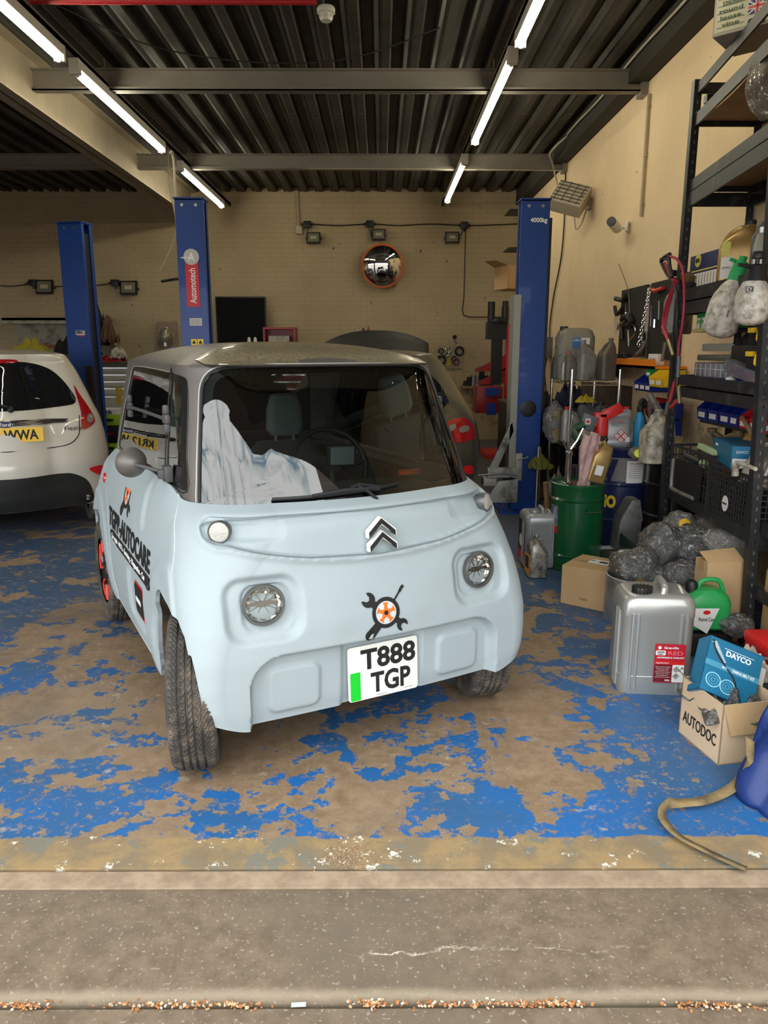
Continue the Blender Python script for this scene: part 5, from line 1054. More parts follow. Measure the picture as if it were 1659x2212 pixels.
FILM=plastic_film('clear_film',(.90,.90,.90),.55,.10,(.75,.74,.72)); FILM2=plastic_film('milky_film',(.84,.82,.80),.50,.24,(.60,.58,.55)); NAVY=mat('navy_drum',(.012,.02,.085),.35,var=.2,scale=4,coat=.3); DGRN=mat('dark_green_drum',(.006,.085,.028),.28,var=.15,scale=3,coat=.5); DBLK=mat('black_drum',(.006,.006,.006),.3,coat=.4)
GOLD=mat('gold_plastic',(.42,.27,.10),.30,.45,var=.12); DIRTW=mat('dirty_white_plastic',(.55,.50,.42),.5,dirt=(.16,.13,.10),dscale=14,damt=.55); DGREY=mat('dirty_grey_plastic',(.24,.235,.22),.45,.15,var=.2,dirt=(.06,.05,.045),dscale=8,damt=.4)
RLAB=mat('red_label',(.45,.015,.03),.4); WLAB=mat('white_label',(.75,.73,.70),.5); DLAB=mat('dark_label',(.02,.02,.025),.4); CLAB=mat('label_maroon',(.16,.01,.02),.45)
BROWNJ=mat('brown_plastic',(.15,.10,.055),.4,var=.2); LCAP=mat('lime_cap',(.65,.75,.03),.4); YCAP=mat('amber_cap',(.85,.48,.03),.45)
# --- big silver jerrycan with the red coolant label ---
JC=jerrycan('large silver 20 litre jerrycan with red coolant label, right of the microcar',(1.215,3.15,0),.255,.25,.405,R(-5),mat('silver_can',(.43,.43,.41),.30,.55,var=.04,scale=3),BLACK,-.22,capr=.030)
ly=-.25/2-.0065; lx=.042; _n0=len(JC.children)
plate('coolant_label',.105,.145,RLAB,JC,(lx,ly,.145)); text('Granville',.02,WINK,JC,(lx+.002,ly-.003,.205),bold=.0003,width=.05,height=.010,name='maker_name')
mb=MB(); mb.lathe([(.006,0),(.006,.001)],n=16,M=Matrix.Rotation(PI/2,4,'X')); mb.build('label_roundel',WINK,JC,loc=(lx-.038,ly-.003,.205))
plate('white_flash',.034,.018,WLAB,JC,(lx-.033,ly-.002,.185)); text('RAPID',.01,INK,JC,(lx-.033,ly-.005,.189),width=.024,height=.006,name='label_word'); text('COOL',.01,INK,JC,(lx-.035,ly-.005,.181),width=.018,height=.005,name='label_word')
text('RED',.03,mat('label_pink',(.8,.12,.15),.4),JC,(lx+.018,ly-.003,.185),bold=.0008,width=.052,height=.018,name='label_title'); text('ANTIFREEZE & COOLANT',.01,WINK,JC,(lx+.002,ly-.003,.168),bold=.0002,width=.094,height=.007,name='label_title')
plate('maroon_panel',.060,.066,CLAB,JC,(lx-.022,ly-.0015,.108)); plate('red_band',.105,.012,RED,JC,(lx,ly-.002,.148)); plate('hazard_panel',.040,.066,WLAB,JC,(lx+.031,ly-.0015,.108)); text('CONCENTRATE',.01,WINK,JC,(lx-.025,ly-.005,.148),width=.045,height=.005,name='label_word')
for q in range(7): text('keep away from children',.01,WINK,JC,(lx-.022,ly-.0035,.133-.0065*q),width=.052-.006*(q%3),height=.003,name='small_print')
text('20L',.01,WINK,JC,(lx-.004,ly-.0035,.083),bold=.0003,width=.018,height=.007,name='volume')
for q in (.124,.099): 
    mb=MB(); mb.add([(-.011,0,0),(0,0,-.011),(.011,0,0),(0,0,.011),(-.0085,-.0006,0),(0,-.0006,-.0085),(.0085,-.0006,0),(0,-.0006,.0085)],[(0,1,5,4),(1,2,6,5),(2,3,7,6),(3,0,4,7)]); mb.build('hazard_diamond',INK,JC,loc=(lx+.024,ly-.004,q)); text('!' if q>.11 else '*',.014,INK,JC,(lx+.024,ly-.004,q),bold=.0006,height=.011,name='hazard_mark')
plate('barcode',.012,.02,WINK,JC,(lx+.044,ly-.003,.125)); 
for q in range(6): mb=MB(); mb.box((lx+.044,ly-.0045,.118+.003*q),(.010,.001,.0012)); mb.build('bar',INK,JC)
for o in list(JC.children)[_n0:]: o.scale=(1.22,1,1.22); o.location.x=lx+(o.location.x-lx)*1.22; o.location.z=.15+(o.location.z-.145)*1.22
# --- carton, galvanised tub, tall carton ---
c=carton('cardboard_box','square brown carton with a white address label, standing on the floor before the green drum',(1.275,4.28,0),.285,.30,.235,R(-38)); mb=MB(); mb.box((.02,.03,.237),(.13,.09,.001)); mb.build('address_label',WLAB,c); mb=MB(); mb.box((.04,.03,.238),(.05,.03,.001)); mb.box((-.03,.045,.238),(.02,.01,.001)); mb.build('label_print',INK,c); mb=MB(); mb.box((.1435,-.1,.07),(.001,.04,.07)); mb.build('side_label',WLAB,c)
for dz in (.12,): text('fragile',.02,mat('carton_print',(.2,.1,.05),.8),c,(0,-.1515,.05),width=.05,height=.02,name='carton_mark')
t=thing('metal_tub','galvanised metal tub with a bag in it, behind the silver jerrycan','tub',(1.42,3.98,0)); mb=MB(); n=40; p=[(.165,0),(.165,.255),(.158,.258),(.155,.25),(.155,.01),(.01,.008)]
for k,(r,z) in enumerate(p): mb.v+=[(r*math.cos(2*PI*i/n),r*math.sin(2*PI*i/n),z) for i in range(n)]
mb.f=[(k*n+i,k*n+(i+1)%n,(k+1)*n+(i+1)%n,(k+1)*n+i) for k in range(5) for i in range(n)]+[tuple(range(5*n,6*n)),tuple(range(n-1,-1,-1))]; mb.build('tub_wall',ALU,t,ang=50)
c=carton('cardboard_box','tall narrow brown carton leaning against the near rack upright',(1.735,3.68,0),.20,.12,.43,R(6),rot=None); mb=MB(); mb.b2((-.03,-.0615,.0),(.01,-.0605,.14)); mb.build('tape_strip',mat('brown_tape'),c,sm=False); mb=MB(); mb.b2((.102,-.06,0),(.1005,.06,.43)); mb.build('side_panel',mat('old_cardboard',(.46,.29,.13),.8),c,sm=False)
mb=MB(); mb.add([(-.1,-.06,.43),(.1,-.06,.43),(.1,.05,.475),(-.09,.05,.46)],[(0,1,2,3)]); o=mb.build('lid_flap',CARD,c)
c=carton('cardboard_box','brown carton at floor level under the rack, beyond the near upright',(2.05,3.36,0),.30,.35,.42,0,mat('old_cardboard')); c=carton('cardboard_box','upper brown carton under the rack right of the near upright',(2.02,3.34,.425),.28,.30,.14,0,CARD)
# --- plastic wrapped wheels/parts heap with amber caps ---
DARKC=mat('dark_bagged_part',(.018,.018,.02),.35,coat=.3)
BG='clear plastic bags heaped under the rack'
for i,(px,py,Y,s,mm,seed,inn,lb) in enumerate((
 (1372,1235,4.0,(.15,.13,.15),FILM,3,[('bagged_part',DARKC,(.03,.02,-.02),.10),('amber_cap',YCAP,(.0,-.10,-.035),.030)],'clear bag with an amber cap sitting in the metal tub'),
 (1430,1180,4.15,(.155,.14,.15),FILM,8,[('bagged_part',DARKC,(.02,.02,.0),.115)],'crinkled shiny clear bag with a white label, left of the heap under the rack'),
 (1468,1140,4.4,(.13,.12,.11),FILM2,11,[('bagged_part',DARKC,(0,.02,0),.08),('amber_cap',YCAP,(-.01,-.09,.04),.036)],'clear bag with an amber cap at the top of the heap under the rack'),
 (1500,1190,4.1,(.16,.14,.15),FILM,15,[('bagged_part',DARKC,(.02,.02,0),.10)],'crumpled shiny clear bag at the middle of the heap under the rack'),
 (1535,1140,4.4,(.13,.12,.10),FILM2,21,[('bagged_part',mat('pale_copper_part',(.35,.24,.17),.5),(0,0,.02),.06)],'milky bag with a pinkish part at the back of the heap under the rack'),
 (1580,1180,3.95,(.17,.14,.115),FILM2,27,[('bagged_part',mat('bagged_grey_part',(.10,.095,.09),.5),(0,.03,0),.10)],'large milky bag right of the heap beside the near rack upright'),
 (1480,1245,3.85,(.13,.11,.10),FILM,33,[('bagged_part',DARKC,(.0,.02,-.01),.08)],'clear bag low in front of the heap behind the silver jerrycan'),
 (1420,1262,3.95,(.11,.10,.11),FILM,39,[('bagged_part',DARKC,(.0,.02,-.01),.08)],'clear bag on the floor between metal tub and silver jerrycan'),
 (1545,1238,3.75,(.11,.08,.07),FILM2,45,None,'loose clear bag draped above the green fuel can'),
 (1590,1350,3.45,(.09,.07,.06),FILM,51,[('bagged_part',DARKC,(0,.02,0),.05)],'small clear bag on the floor under the green fuel can'))):
    filmbag(lb,P(px,py,Y=Y),s,mm,seed,inn,group=BG)
for i,(x,y,z,w,d,h) in enumerate(((1.63,4.35,0,.5,.55,.12),(1.62,4.35,.12,.46,.5,.12),(1.72,4.42,.24,.4,.42,.1))):
    mb=MB(); mb.box((x,y,z+h/2),(w,d,h-.004)); tag(mb.build('black_tray',DARKC,bev=.01),'black plastic tray under the bags, '+['bottom','middle','top'][i]+' of the stack of three','tray',group='trays under the bags')
# --- green petrol can ---
t=thing('fuel_can','green plastic petrol can with white diamond label, beside the tall carton','fuel can',(1.60,3.52,.13)); mb=MB(); rloft(mb,[(0,.20,.13,.04),(.015,.23,.16,.05),(.13,.23,.16,.05),(.17,.20,.15,.05),(.20,.12,.10,.04)],5); mb.build('can_body',GRN,t); tw(t,[(-.04,0,.19),(-.02,0,.235),(.06,0,.235),(.09,0,.17)],.012,GRN,'handle',smooth=4); mb=MB(); mb.lathe([(.028,.17),(.03,.22),(.02,.235)],c=(-.07,0,0)); mb.build('screw_cap',BLACK,t)
mb=MB(); mb.prism([(-.08,.04),(.0,-.01),(.05,.12),(-.07,.12)],-.083,-.081); mb.build('diamond_label',WLAB,t,loc=(-.01,0,0),sm=False); text('Petrol Can',.03,INK,t,(-.02,-.085,.065),width=.075,height=.02,name='label_word'); mb=MB(); mb.lathe([(.018,0),(.018,.001)],n=20,M=Matrix.Rotation(PI/2,4,'X')@Matrix.Diagonal((1,.6,1,1))); mb.build('red_oval',RED,t,loc=(-.02,-.0835,.10))
mb=MB(); mb.box((1.60,3.52,.06),(.24,.17,.12)); tag(mb.build('black_crate',BLACK,bev=.01),'black box under the green petrol can','box')
# --- autodoc carton, belt kit box, blue cover, strap, red toolbox ---
q=P(1500,1560,z=.1)
AX,AY=1.315,2.60; c=carton('cardboard_box','open brown carton with bold black lettering, holding bin bags, at the right edge',(AX,AY,0),.25,.24,.235,R(-79),mat('pale_cardboard',(.56,.41,.27),.8,var=.1,scale=4,bump=.04),True)
text('AUTODOC',.07,INK,c,(-.0,-.1215,.085),bold=.0008,width=.205,height=.046,name='shop_name'); text('LET US',.02,INK,c,(.1265,.03,.06),(PI/2,0,PI/2),width=.05,height=.012,name='side_print'); text('FIND A',.02,INK,c,(.1265,.03,.043),(PI/2,0,PI/2),width=.05,height=.012,name='side_print'); text('TUTORIAL',.02,INK,c,(.1265,.035,.026),(PI/2,0,PI/2),width=.06,height=.012,name='side_print')
mb=MB(); mb.add([(.126,-.12,.235),(.126,.12,.235),(.138,.12,.12),(.138,-.09,.12)],[(0,1,2,3)]); o=mb.build('hanging_flap',CARD,c); mb=MB(); mb.add([(-.125,-.12,.235),(-.02,-.12,.235),(-.07,-.145,.26),(-.125,-.145,.27)],[(0,1,2,3)]); mb.build('torn_flap',CARD,c)
rag('grey bin bag stuffed in the open lettered carton',(AX,AY,.16),.27,.26,.07,plastic_film('bin_film',(.25,.24,.22),.5,.55,(.10,.09,.08)),77,'plastic bag','bin_bag',26,1.3)
DAY=mat('teal_blue_card',(.008,.14,.27),.4); t=thing('belt_kit_box','blue timing belt kit carton lying tilted in the open lettered carton','box',(1.315,2.66,.265))
_X=Vector((.92,-.10,-.37)).normalized(); _Yv=Vector((.30,.52,.80)); _Z=_X.cross(_Yv).normalized(); _Yv=_Z.cross(_X); t.rotation_euler=Matrix((_X,_Yv,_Z)).transposed().to_euler()
W,D,H=.215,.215,.09
mb=MB()
for a,b in (((-W/2,-D/2,H/2-.003),(W/2,D/2,H/2)),((-W/2,-D/2,-H/2),(W/2,D/2,-H/2+.003)),((-W/2,-D/2,-H/2),(W/2,-D/2+.003,H/2)),((-W/2,D/2-.003,-H/2),(W/2,D/2,H/2)),((-W/2,-D/2,-H/2),(-W/2+.003,D/2,H/2))): mb.b2(a,b)
mb.build('carton_body',DAY,t,sm=False)
mb=MB(); mb.add([(W/2,-D/2,-H/2),(W/2,D/2,-H/2),(W/2+.075,D/2-.01,-H/2-.01),(W/2+.075,-D/2+.01,-H/2-.01)],[(0,1,2,3)]); mb.build('end_flap',WLAB,t); mb=MB(); mb.add([(W/2,-D/2,-H/2),(W/2,-D/2,H/2),(W/2+.04,-D/2-.01,H/2-.01),(W/2+.04,-D/2-.01,-H/2)],[(0,1,2,3)]); mb.build('side_flap',WLAB,t); mb=MB(); mb.add([(W/2,D/2,-H/2),(W/2,D/2,H/2),(W/2+.04,D/2+.01,H/2-.01),(W/2+.04,D/2+.01,-H/2)],[(0,1,2,3)]); mb.build('side_flap',WLAB,t)
tz=H/2+.0005; text('DAYCO',.05,WINK,t,(.015,.062,tz),(0,0,0),bold=.0015,width=.10,height=.022,name='maker_name'); mb=MB(); mb.box((.015,.0785,tz),(.12,.0018,.0006)); mb.build('name_underline',WINK,t)
mb=MB(); mb.box((0,.005,tz),(W*.99,.022,.0006)); mb.build('pale_stripe',mat('pale_teal',(.06,.27,.42),.4),t); text('TIMING BELT KIT',.02,WINK,t,(.045,.005,tz+.0008),(0,0,0),bold=.0003,width=.09,height=.011,name='product_line'); text('BIO',.02,WINK,t,(-.03,.005,tz+.0008),(0,0,0),width=.018,height=.009,name='product_line')
mb=MB(); mb.tube([(-.095,.095,tz),(-.075,.055,tz),(-.04,.02,tz),(.01,-.02,tz),(.03,-.06,tz),(.035,-.09,tz)],.004,smooth=5,flat=.25,n=6); mb.build('belt_drawing',INK,t)
for k in range(14): a=k/13; mb=MB(); mb.box((-.088+.055*a,.088-.062*a,tz),(.018*(1-a*.6),.003,.001),(0,0,.35)); mb.build('belt_tooth',WINK,t)
for cx,cy in ((-.062,-.055),(-.004,-.062)):
    for r in (.028,.018,.008): mb=MB(); mb.tube([(cx+r*math.cos(x),cy+r*math.sin(x)*.95,tz) for x in np.linspace(0,2*PI,33)[:-1]],.0022,closed=True,flat=.4,n=6); mb.build('pulley_drawing',mat('pale_teal') if r<.02 else mat('sky_print',(.25,.55,.68),.4),t)
mb=MB(); mb.tube([(-.02,0,-.01),(.10,.03,-.01),(.12,-.05,-.01),(.0,-.05,0)],.012,smooth=5,flat=.6); tag(mb.build('timing_belt',RUB,loc=t.location,rot=t.rotation_euler),'black toothed belt showing inside the open blue belt kit box','belt')
# blue cover
BC=mat('blue_tarpaulin',(.008,.028,.15),.5,var=.25,scale=3,bump=.25,bscale=5,coat=.1)
t=thing('blue_cover','deep blue vinyl cover standing folded at the right edge in front','cover',(1.315,2.36,0))
def cov(a,b):
    th=-2.7+a*3.3; r=.25-.17*b+.030*(abs(math.sin(9*a+2.5*b))-.5)*(1.2-b)+.022*(abs(math.sin(21*a-4*b+1))**.7-.5)*(1-b*.6)+.012*math.sin(14*b+9*a); z=.52*b
    return (.10+r*math.cos(th)+.05*b,.03+1.15*r*math.sin(th)+.02*math.sin(6*b),z+.006)
mb=MB(); mb.grid(cov,70,40); o=mb.build('cover_skin',BC,t); so=o.modifiers.new('s','SOLIDIFY'); so.thickness=.004; apply_mods(o)
mb=MB(); mb.tube([Vector(cov(.40-.12*s_,s_*.98+.01))+Vector((-.004,-.004,0)) for s_ in np.linspace(0.3,1,16)],.003,n=6); mb.build('orange_cord_edge',mat('orange_thread',(.6,.22,.10),.7),t)
mb=MB(); mb.tube([Vector(cov(a,.28-.12*a))+Vector((-.003,-.004,0)) for a in np.linspace(.22,.75,40)],.0013,n=5); mb.build('stitching',WINK,t)
# strap on floor: folded webbing
ST=mat('ratchet_webbing',(.28,.20,.09),.85,dirt=(.10,.075,.045),dscale=9,damt=.5,bump=.2,bscale=200)
pts=[P(1659-40,1600,Y=2.30),P(1617,1650,Y=2.27),P(1597,1690,z=.03),P(1570,1712,z=.022),P(1520,1732,z=.02),P(1470,1738,z=.022),P(1440,1745,z=.025),P(1430,1765,z=.02),P(1445,1790,z=.016),P(1470,1812,z=.014),P(1520,1838,z=.012),P(1570,1862,z=.010),P(1612,1880,z=.008)]
q=crom(pts,7); mb=MB(); n=len(q)
for i,p in enumerate(q):
    tt=(q[min(i+1,n-1)]-q[max(i-1,0)]).normalized(); side=tt.cross(Vector((0,0,1))).normalized(); s_=i/n
    tilt=1.1*math.exp(-((s_-.50)/.06)**2)+.5*math.exp(-((s_-.1)/.12)**2)+.25; w_=side*math.cos(tilt)+Vector((0,0,1))*math.sin(tilt); c=p+Vector((0,0,.014*abs(math.sin(tilt))))
    mb.v+=[tuple(c-w_*.0165),tuple(c+w_*.0165)]
mb.f=[(2*i,2*i+1,2*i+3,2*i+2) for i in range(n-1)]; o=mb.build('webbing_strap',ST,ang=80); so=o.modifiers.new('s','SOLIDIFY'); so.thickness=.0025; apply_mods(o); tag(o,'worn tan webbing strap trailing across the floor from the blue cover','strap')
t=thing('tool_box','red metal toolbox under the rack at the right edge, above the belt kit box','tool box',(1.86,3.05,.0)); mb=MB(); mb.b2((-.2,-.16,0),(.3,.16,.20)); mb.build('box_body',RED,t,bev=.01); mb=MB(); mb.box((-.02,0,.225),(.42,.24,.05)); mb.box((-.05,-.02,.27),(.06,.2,.06)); mb.build('lid',RED,t,bev=.012); mb=MB(); mb.box((-.10,-.17,.16),(.16,.02,.05)); mb.build('worn_grip',mat('worn_label',(.18,.12,.09),.8,dirt=(.5,.4,.35),dscale=30,damt=.5),t)
rag('white and black rags behind the belt kit box',(1.52,2.93,.14),.22,.2,.12,mat('soiled_white'),91,'cloth','rag')
mb=MB(); mb.box((1.50,2.93,.07),(.22,.22,.14)); tag(mb.build('black_box',BLACK,bev=.01),'black box hidden behind the belt kit box','box')
# ---- silver cans left of the green drum ----
cn=jerrycan('grey 20 litre canister with a dark side label, standing before the lift post',(1.09,5.07,0),.215,.26,.40,R(2),SILV,SILV,-.2,name='jerrycan'); plate('side_label',.18,.26,DLAB,cn,(-.109,0,.19),(0,0,-PI/2)); plate('red_panel',.18,.07,RED,cn,(-.1105,0,.075),(0,0,-PI/2)); mb=MB(); mb.lathe([(.045,0),(.045,.001),(.03,.0012)],n=20,M=Matrix.Rotation(-PI/2,4,'Y')); mb.build('label_picture',WLAB,cn,loc=(-.1125,0,.18))
cn=jug('small dirty silver oil jug with an orange side label, in front of the grey canister',(1.035,4.80,0),.125,.14,.285,R(4),mat('scuffed_silver',(.36,.34,.30),.35,.4,dirt=(.07,.06,.05),dscale=22,damt=.5),mat('scuffed_silver'),flip=1,neck=.05); plate('orange_label',.11,.13,mat('orange_label',(.75,.30,.02),.5),cn,(-.0635,0,.09),(0,0,-PI/2)); plate('dark_label_inset',.08,.08,DLAB,cn,(-.065,0,.10),(0,0,-PI/2))
# ---- green drum and what stands on it ----
d=drum('dark green steel drum with wire handle, on the floor right of the lift post',(1.345,5.02,0),.178,.60,DGRN,(.18,.82)); tw(d,[(.02,-.185,.44),(.0,-.205,.425),(.11,-.185,.425),(.10,-.16,.44)],.0035,STL,'wire_handle',n=6); mb=MB()
n=20; mb.v=[(.1805*math.cos(a),.1805*math.sin(a),z) for z in (.30,.45) for a in np.linspace(R(187),R(212),n)]; mb.f=[(i,i+1,n+i+1,n+i) for i in range(n-1)]; mb.build('drum_label',mat('label_print_blue',(.35,.36,.42),.5,dirt=(.03,.04,.12),dscale=25,damt=.6),d); mb=MB(); mb.v=[(.181*math.cos(a),.181*math.sin(a),z) for z in (.26,.31) for a in np.linspace(R(187),R(212),n)]; mb.f=[(i,i+1,n+i+1,n+i) for i in range(n-1)]; mb.build('label_red_foot',RED,d)
t=thing('hand_pump','chrome hand pump with forked levers standing on the green drum','pump',(1.255,4.955,.588)); mb=MB(); mb.lathe([(.034,0),(.034,.015),(.024,.02),(.022,.20),(.026,.205),(.026,.225),(.018,.23)],n=20); mb.build('barrel',CHR,t); tw(t,[(0,0,.22),(.0,-.01,.30),(.01,0,.47)],.006,CHR,'plunger_rod'); tw(t,[(-.01,0,.23),(-.03,0,.27),(-.045,0,.30)],.008,CHR,'lever'); tw(t,[(.01,0,.24),(.05,.0,.30),(.085,0,.38)],.009,CHR,'lever')
jug('gold oil jug stood on its corner beside the pink rag on the green drum',P(1281,1040,Y=4.93)+Vector((0,0,0)),.125,.10,.30,R(0),GOLD,BLACK,rot=(0,R(14),0),flip=-1,neck=-.05,lab=None); 
g=[o for o in COL.objects if o.name.startswith('oil_jug')][-1]; plate('paper_label',.05,.065,WLAB,g,(0,-.053,.085))
PK=mat('pink_cloth',(.58,.38,.38),.9,var=.15,scale=12,dirt=(.35,.22,.20),dscale=10,damt=.3); mb=MB()
def pk(a,b):
    x=-.045+.09*a+ .055*b+.012*math.sin(11*a+6*b); return (1.345+x,4.90+.02*math.sin(22*a+3*b)+.03*b,.585+.345*b*(1-.05*math.sin(9*a)))
mb.grid(pk,30,24); o=mb.build('rag',PK); so=o.modifiers.new('s','SOLIDIFY'); so.thickness=.012; apply_mods(o); tag(o,'pink rag draped upright on the green drum beside the gold jug','cloth')
t=thing('work_lamp','red angled work lamp hanging over the green drum','work lamp',P(1298,940,Y=5.25)); mb=MB(); rloft(mb,[(-.10,.085,.08,.03),(.02,.09,.085,.03),(.10,.085,.08,.03),(.13,.07,.07,.025)]); mb.build('lamp_base',RED,t); mb=MB(); mb.box((.055,0,.155),(.17,.06,.07),(0,R(-28),0)); mb.box((-.01,0,.11),(.09,.06,.10)); mb.build('lamp_head',RED,t,bev=.012); mb=MB(); mb.box((.01,-.043,-.03),(.045,.006,.06)); mb.build('battery_clip',BLACK,t); mb=MB(); mb.box((-.10,-.02,.09),(.10,.05,.11),(0,R(20),0)); o=mb.build('dark_bracket',GREYP,t,bev=.006); plate('red_white_sticker',.035,.04,WLAB,t,(-.11,-.05,.10)); plate('red_print',.022,.022,RED,t,(-.11,-.052,.10))
mb=MB(); mb.tube([P(1255,955,Y=5.1),P(1240,930,Y=5.2),P(1262,915,Y=5.2)],.03,smooth=5); tag(mb.build('green_funnel',mat('bottle_green',(.01,.06,.03),.4)),'dark green funnel behind the chrome hand pump','funnel')
tw_=mat('chrome')
# ---- navy drum, wedge can, white container, black drum ----
d=drum('navy drum with yellow letters and a white label, behind the wedge shaped can',(1.79,5.50,0),.215,.79,NAVY,(.33,.66))
def wraptext(s,r,z,a0,size_w,size_h,m,parent,name,bold=.003):
    me=text_mesh(s,.1,.0005,bold=bold,width=size_w,height=size_h)
    for v in me.vertices: a=a0+v.co.x/r; v.co=((r+.002+v.co.z)*math.sin(a),-(r+.002+v.co.z)*math.cos(a),z+v.co.y)
    me.materials.clear(); me.materials.append(m); o=bpy.data.objects.new(name,me); COL.objects.link(o); o.parent=parent
def wrappanel(r,z0,z1,a0,a1,m,parent,name,n=16):
    mb=MB(); mb.v=[(r*math.sin(a),-r*math.cos(a),z) for z in (z0,z1) for a in np.linspace(a0,a1,n)]; mb.f=[(i,i+1,n+i+1,n+i) for i in range(n-1)]; return mb.build(name,m,parent)
wraptext('NO',.219,.40,-.72,.13,.095,mat('letter_yellow',(.80,.55,.03),.4),d,'drum_lettering',.006)
wrappanel(.2175,.55,.72,-1.3,.9,mat('drum_grey_print',(.17,.16,.16),.5),d,'print_panel'); 
wraptext('V',.2185,.63,-.7,.12,.16,NAVY,d,'print_mark',.012)
wrappanel(.2195,.54,.70,-.15,.42,WLAB,d,'white_label'); wraptext('TOTE LEGEND',.2195,.68,.13,.10,.014,INK,d,'label_print',.0005)
for q in range(6): wraptext('hazard statement text',.2195,.66-.016*q,.13,.10-.01*(q%3),.005,INK,d,'label_print',.0001)
d2=drum('glossy black drum right of the navy drum, half hidden by the rack upright',(2.045,5.10,0),.20,.72,DBLK,(.33,.5,.8))
t=thing('wedge_can','dull grey metal can with sloping shoulders, standing on the white container','canister',P(1352,1185,Y=4.88)); mb=MB(); mb.prism([(-.085,0),(.065,0),(.075,.20),(.082,.21),(.055,.345),(.0,.345),(-.06,.23),(-.07,.20)],-.06,.09); mb.build('can_body',mat('dull_zinc',(.20,.20,.195),.55,.55,dirt=(.08,.075,.07),dscale=7,damt=.5),t,bev=.012)
t=jerrycan('white plastic container with blue tap, behind the brown carton',(1.60,4.88,0),.21,.26,.165,R(5),mat('white_container',(.62,.66,.68),.4),BLACK,-.1,ribs=False); mb=MB(); mb.cyl((.0,-.14,.06),(.0,-.16,.06),.035); mb.build('blue_tap',mat('tap_blue',(.02,.22,.75),.4),t)
# on the drums
t=jerrycan('grey degreaser can with red cap and hazard diamonds, on the navy drum',(1.70,5.42,.785),.21,.13,.285,R(-4),SILV,RED,.30,ribs=False,capr=.026,capy=0); 
text('BIOKLEEN',.02,RED,t,(0,-.067,.19),bold=.0003,width=.07,height=.009,name='maker_name'); text('Engine & Chassis',.02,INK,t,(0,-.067,.177),width=.11,height=.009,name='product_line'); text('Cleaner',.02,INK,t,(-.02,-.067,.165),width=.05,height=.009,name='product_line')
for a,b in ((0,.026),(-.026,0),(.026,0),(0,-.026)):
    mb=MB(); mb.add([(-.024,0,0),(0,0,-.024),(.024,0,0),(0,0,.024)],[(0,1,2,3)]); mb.build('hazard_diamond',RED,t,loc=(.025+a,-.0662,.085+b),sm=False); mb=MB(); mb.add([(-.018,0,0),(0,0,-.018),(.018,0,0),(0,0,.018)],[(0,1,2,3)]); mb.build('hazard_field',WLAB,t,loc=(.025+a,-.0668,.085+b),sm=False); text('x',.012,INK,t,(.025+a,-.0675,.085+b),bold=.0008,name='hazard_mark')
plate('barcode',.03,.035,WLAB,t,(.075,-.066,.062))
bottle('light blue bottle with black pump between the grey can and the dirty jug',(1.87,5.42,.78),.04,.30,mat('sky_blue_plastic',(.03,.33,.65),.4,var=.2),BLACK,neckr=.5)
t=jug('dirty off-white measuring jug without lid on the black drum',P(1420,1000,Y=5.0)+Vector((0,.04,-.005)),.20,.17,.36,R(10),DIRTW,DIRTW,flip=-1,neck=0)
filmbag('small clear bag with a lime yellow cap between the grey can and the dirty jug',P(1372,978,Y=5.12),(.055,.045,.045),FILM2,61,[('lime_cap',LCAP,(.01,-.035,0),.03)])
tw(None,[P(1398,880,Y=5.6),P(1388,865,Y=5.6),P(1384,885,Y=5.6),P(1390,915,Y=5.55),P(1395,940,Y=5.5)],.022,BLACK,'rubber_hose',smooth=5); tag(COL.objects['rubber_hose'],'curved black hose end above the light blue bottle','hose')
mb=MB(); mb.cyl(P(1402,850,Y=5.4),P(1432,905,Y=5.35),.022,.03); tag(mb.build('grease_gun',DGREY),'dark grease gun leaning above the dirty white jug','grease gun'); mb=MB(); mb.cyl(P(1400,870,Y=5.5),P(1402,900,Y=5.5),.004); mb.cyl(P(1404,868,Y=5.5),P(1406,900,Y=5.5),.004); tag(mb.build('spray_lance',STL),'thin twin metal rods behind the grease gun','rod')
jug('dark grey jug with spout behind the degreaser can',(1.73,5.78,.79),.17,.12,.30,0,mat('black_jug',(.03,.03,.032),.4),BLACK,flip=1); bottle('pale printed bottle behind the red work lamp',(1.58,5.72,.60),.055,.36,mat('grey_white_bottle',(.32,.31,.28),.5),mat('black_jug'))
mb=MB(); mb.box((1.58,5.72,.30),(.2,.2,.6)); tag(mb.build('black_bin',BLACK,bev=.01),'black bin in the shadow behind the green drum','bin')
# ---- wire shelving with its cans ----
WX0,WX1,WY0,WY1=1.575,1.97,6.25,6.98; t=thing('wire_shelving','chrome wire shelving unit behind the drums holding cans and jugs','shelving',(WX0,WY0,0))
for a,b in ((0,0),(WX1-WX0,0),(0,WY1-WY0),(WX1-WX0,WY1-WY0)):
    mb=MB(); mb.cyl((a,b,0),(a,b,1.32),.013,n=12); mb.build('post',CHR,t)
for z in (.20,.70,1.22):
    mb=MB(); w,dd=WX1-WX0,WY1-WY0
    for zz in (z,z-.03):
        for p0,p1 in (((0,0),(w,0)),((0,0),(0,dd)),((w,0),(w,dd)),((0,dd),(w,dd))): mb.cyl((*p0,zz),(*p1,zz),.004,n=6)
    for k in range(28): y=dd*k/27; mb.cyl((0,y,z),(w,y,z),.0022,n=4,caps=False)
    for k in range(17):
        x=w*k/17; mb.cyl((x,0,z if k%2 else z-.03),(x+w/17,0,z-.03 if k%2 else z),.002,n=4,caps=False); y=dd*k/17; mb.cyl((0,y,z if k%2 else z-.03),(0,y+dd/17,z-.03 if k%2 else z),.002,n=4,caps=False)
    mb.build('wire_shelf',CHR,t)
zt_=1.223
wj=glassmat('water_can_plastic',(.62,.64,.66),.25,1.4)
